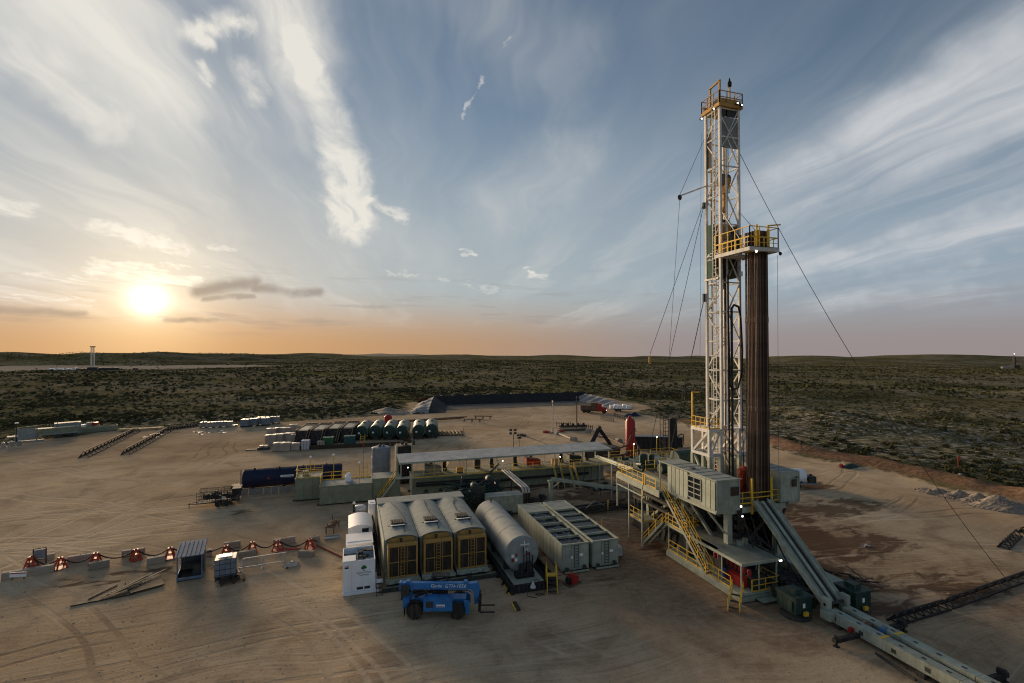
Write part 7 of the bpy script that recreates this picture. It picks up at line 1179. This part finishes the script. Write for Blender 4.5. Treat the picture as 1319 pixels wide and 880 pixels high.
for x in (-1.5,-.3): 
    for y in (-1.1,1.1): T.part('wheel', RUBBER, lathe((x,y,.5),[(.2,-.15),(.5,-.12),(.5,.12),(.2,.15)],14,'y'))
solo('blue_tarp', 'dark blue tarpaulin bundle on the pad edge right of the white trailer', 'tarpaulin', NAVY, grid(lambda a, b_: (-3+6*a,-1.5+3*b_,.05+1.1*math.sin(math.pi*a)*math.sin(math.pi*b_)*(1+.3*math.sin(12*a))),12,8), loc=at(815,536))
solo('red_barrel', 'small red tank seen behind the green tank row', 'barrel', RED, lathe((0,0,0),[(.9,0),(1.1,.3),(1.1,2.6),(.8,2.9),(.3,3.2)],14), box(-4,6,-.3,.3,.2,.6), loc=at(500,548))
solo('dark_pipe_line', 'dark pipes lying along the back pad edge behind the green tanks', 'pipe line', RUST, *[bar((-30+k_*2,k_*.6,.4+.1*k_),(22+k_,k_*.8+6,.4+.1*k_),.35) for k_ in range(3)], loc=at(505,548))
# right-hand pad edge
T = Thing('anchor_tripod', 'thin dark steel tripod standing on the right pad edge', 'tripod', at(1031,584)); T.part('leg', RUST, *[bar((.9*math.cos(a),.9*math.sin(a),0),(0,0,2.6),.1) for a in (.4,2.5,4.6)]); T.part('mast', RUST, bar((0,0,2.4),(0,0,5.0),.08)); T.part('ring', RUST, bar((-.5,0,1.0),(.5,.1,1.0),.06))
T = Thing('tarp_bundle', 'dark green tarpaulin with red scraps on the right earth bank', 'tarpaulin', at(1096,602)); T.part('tarp', GREEN, grid(lambda a, b_: (-2.2+4.4*a,-1+2*b_,.05+.7*math.sin(math.pi*a)*math.sin(math.pi*b_)),8,6)); T.part('scrap', RED, cbox((-2.0,.3,.4),(.7,.4,.6),.3), cbox((3.0,-1.5,.3),(.9,.4,.4),.2)); T.part('stake', RUST, bar((-1.2,0,.2),(-1.0,0,1.2),.08))
c = at(1234,603); solo('orange_flag_post', 'small orange marker flag in the shrubs at right', 'flag', ORANGE, bar((0,0,-.5),(0,0,2.2),.07), box(0,.7,-.02,.02,1.5,2.2), loc=(c.x,c.y,hz(c.x,c.y)))
c = at(1236,615); solo('white_litter', 'white plastic scrap lying on the right earth bank', 'litter', WSACK, grid(lambda a, b_: (-.7+1.4*a,-.4+.8*b_,.1+.2*math.sin(5*a)*math.cos(4*b_)),5,4), cbox((1.8,-.6,.1),(.4,.3,.2),.5), loc=(c.x,c.y,hz(c.x,c.y)+.15))
c = at(1115,704); solo('white_rag', 'white rag lying on the bare ground right of the rig', 'litter', WSACK, grid(lambda a, b_: (-.5+1.0*a,-.25+.5*b_,.05+.1*math.sin(6*a)*math.cos(5*b_)),6,4), loc=(c.x,c.y,hz(c.x,c.y)+.02))
# ------------------------------------------------------------ far rigs on the horizon
def far_rig(label, u, v, h, w, m_, zb):
    c = at(u, v); c.z = hz(c.x, c.y); T = Thing('distant_rig', label, 'drilling rig', c); 
    T.part('leg', m_, *[bar((x,y,4),(x*.7,y*.7,h),.5) for x in (-w,w) for y in (-w,w)]); n = 8
    T.part('brace', m_, *[bar((-w,-w,4+k_*(h-4)/n),(w,-w,4+(k_+1)*(h-4)/n),.3) for k_ in range(n)], *[bar((-w,-w,4+k_*(h-4)/n),(w,-w,4+k_*(h-4)/n),.3) for k_ in range(n)]); T.part('substructure', DARK, box(-4,4,-4,4,0,4)); T.part('crown', DARK, box(-w-.6,w+.6,-w-.6,w+.6,h,h+1.2)); T.part('wind_wall', WHITE, box(-w-.2,-w-.1,-w,w,8,14)); T.part('tank_row', DARK, box(7,28,-2,2,0,3.0)); T.part('cabin', CLEANW, *[box(-44+8*k_,-38+8*k_,-3+k_,k_,0,3) for k_ in range(4)]); T.part('equipment', RUST, box(-16,-5,-2,1,0,2.4), box(45,50,-6,-3,0,2.5))
far_rig('distant drilling rig on a pale cleared pad below the sunset', 119, 473.5, 29, 1.6, WHITE, 0); 
c = ray(1306,451); L = math.hypot(c.x,c.y); c = V((c.x/L*1500,c.y/L*1500,0)); c.z = hz(c.x,c.y)
T = Thing('distant_rig', 'tiny distant drilling rig on the right horizon', 'drilling rig', c); T.part('tower', DARK, box(-2,2,-2,2,0,24), bar((0,0,24),(0,0,31),.8), box(-3.5,3.5,-3,3,13,15)); T.part('base', DARK, box(-9,9,-5,5,0,7)); T.part('lamp', LAMP, box(-.6,.6,-.8,-.2,30,31.2)); T.part('tank', SILVER, box(-40,-14,-2,2,0,4))
S.cycles.max_bounces = 5; S.cycles.diffuse_bounces = 2; S.cycles.glossy_bounces = 2; S.cycles.use_denoising = True; S.cycles.denoising_input_passes = 'RGB_ALBEDO_NORMAL'; S.cycles.denoising_prefilter = 'ACCURATE'; S.cycles.sample_clamp_indirect = 4.0; S.cycles.pixel_filter_type = 'BLACKMAN_HARRIS'; S.cycles.filter_width = 1.15
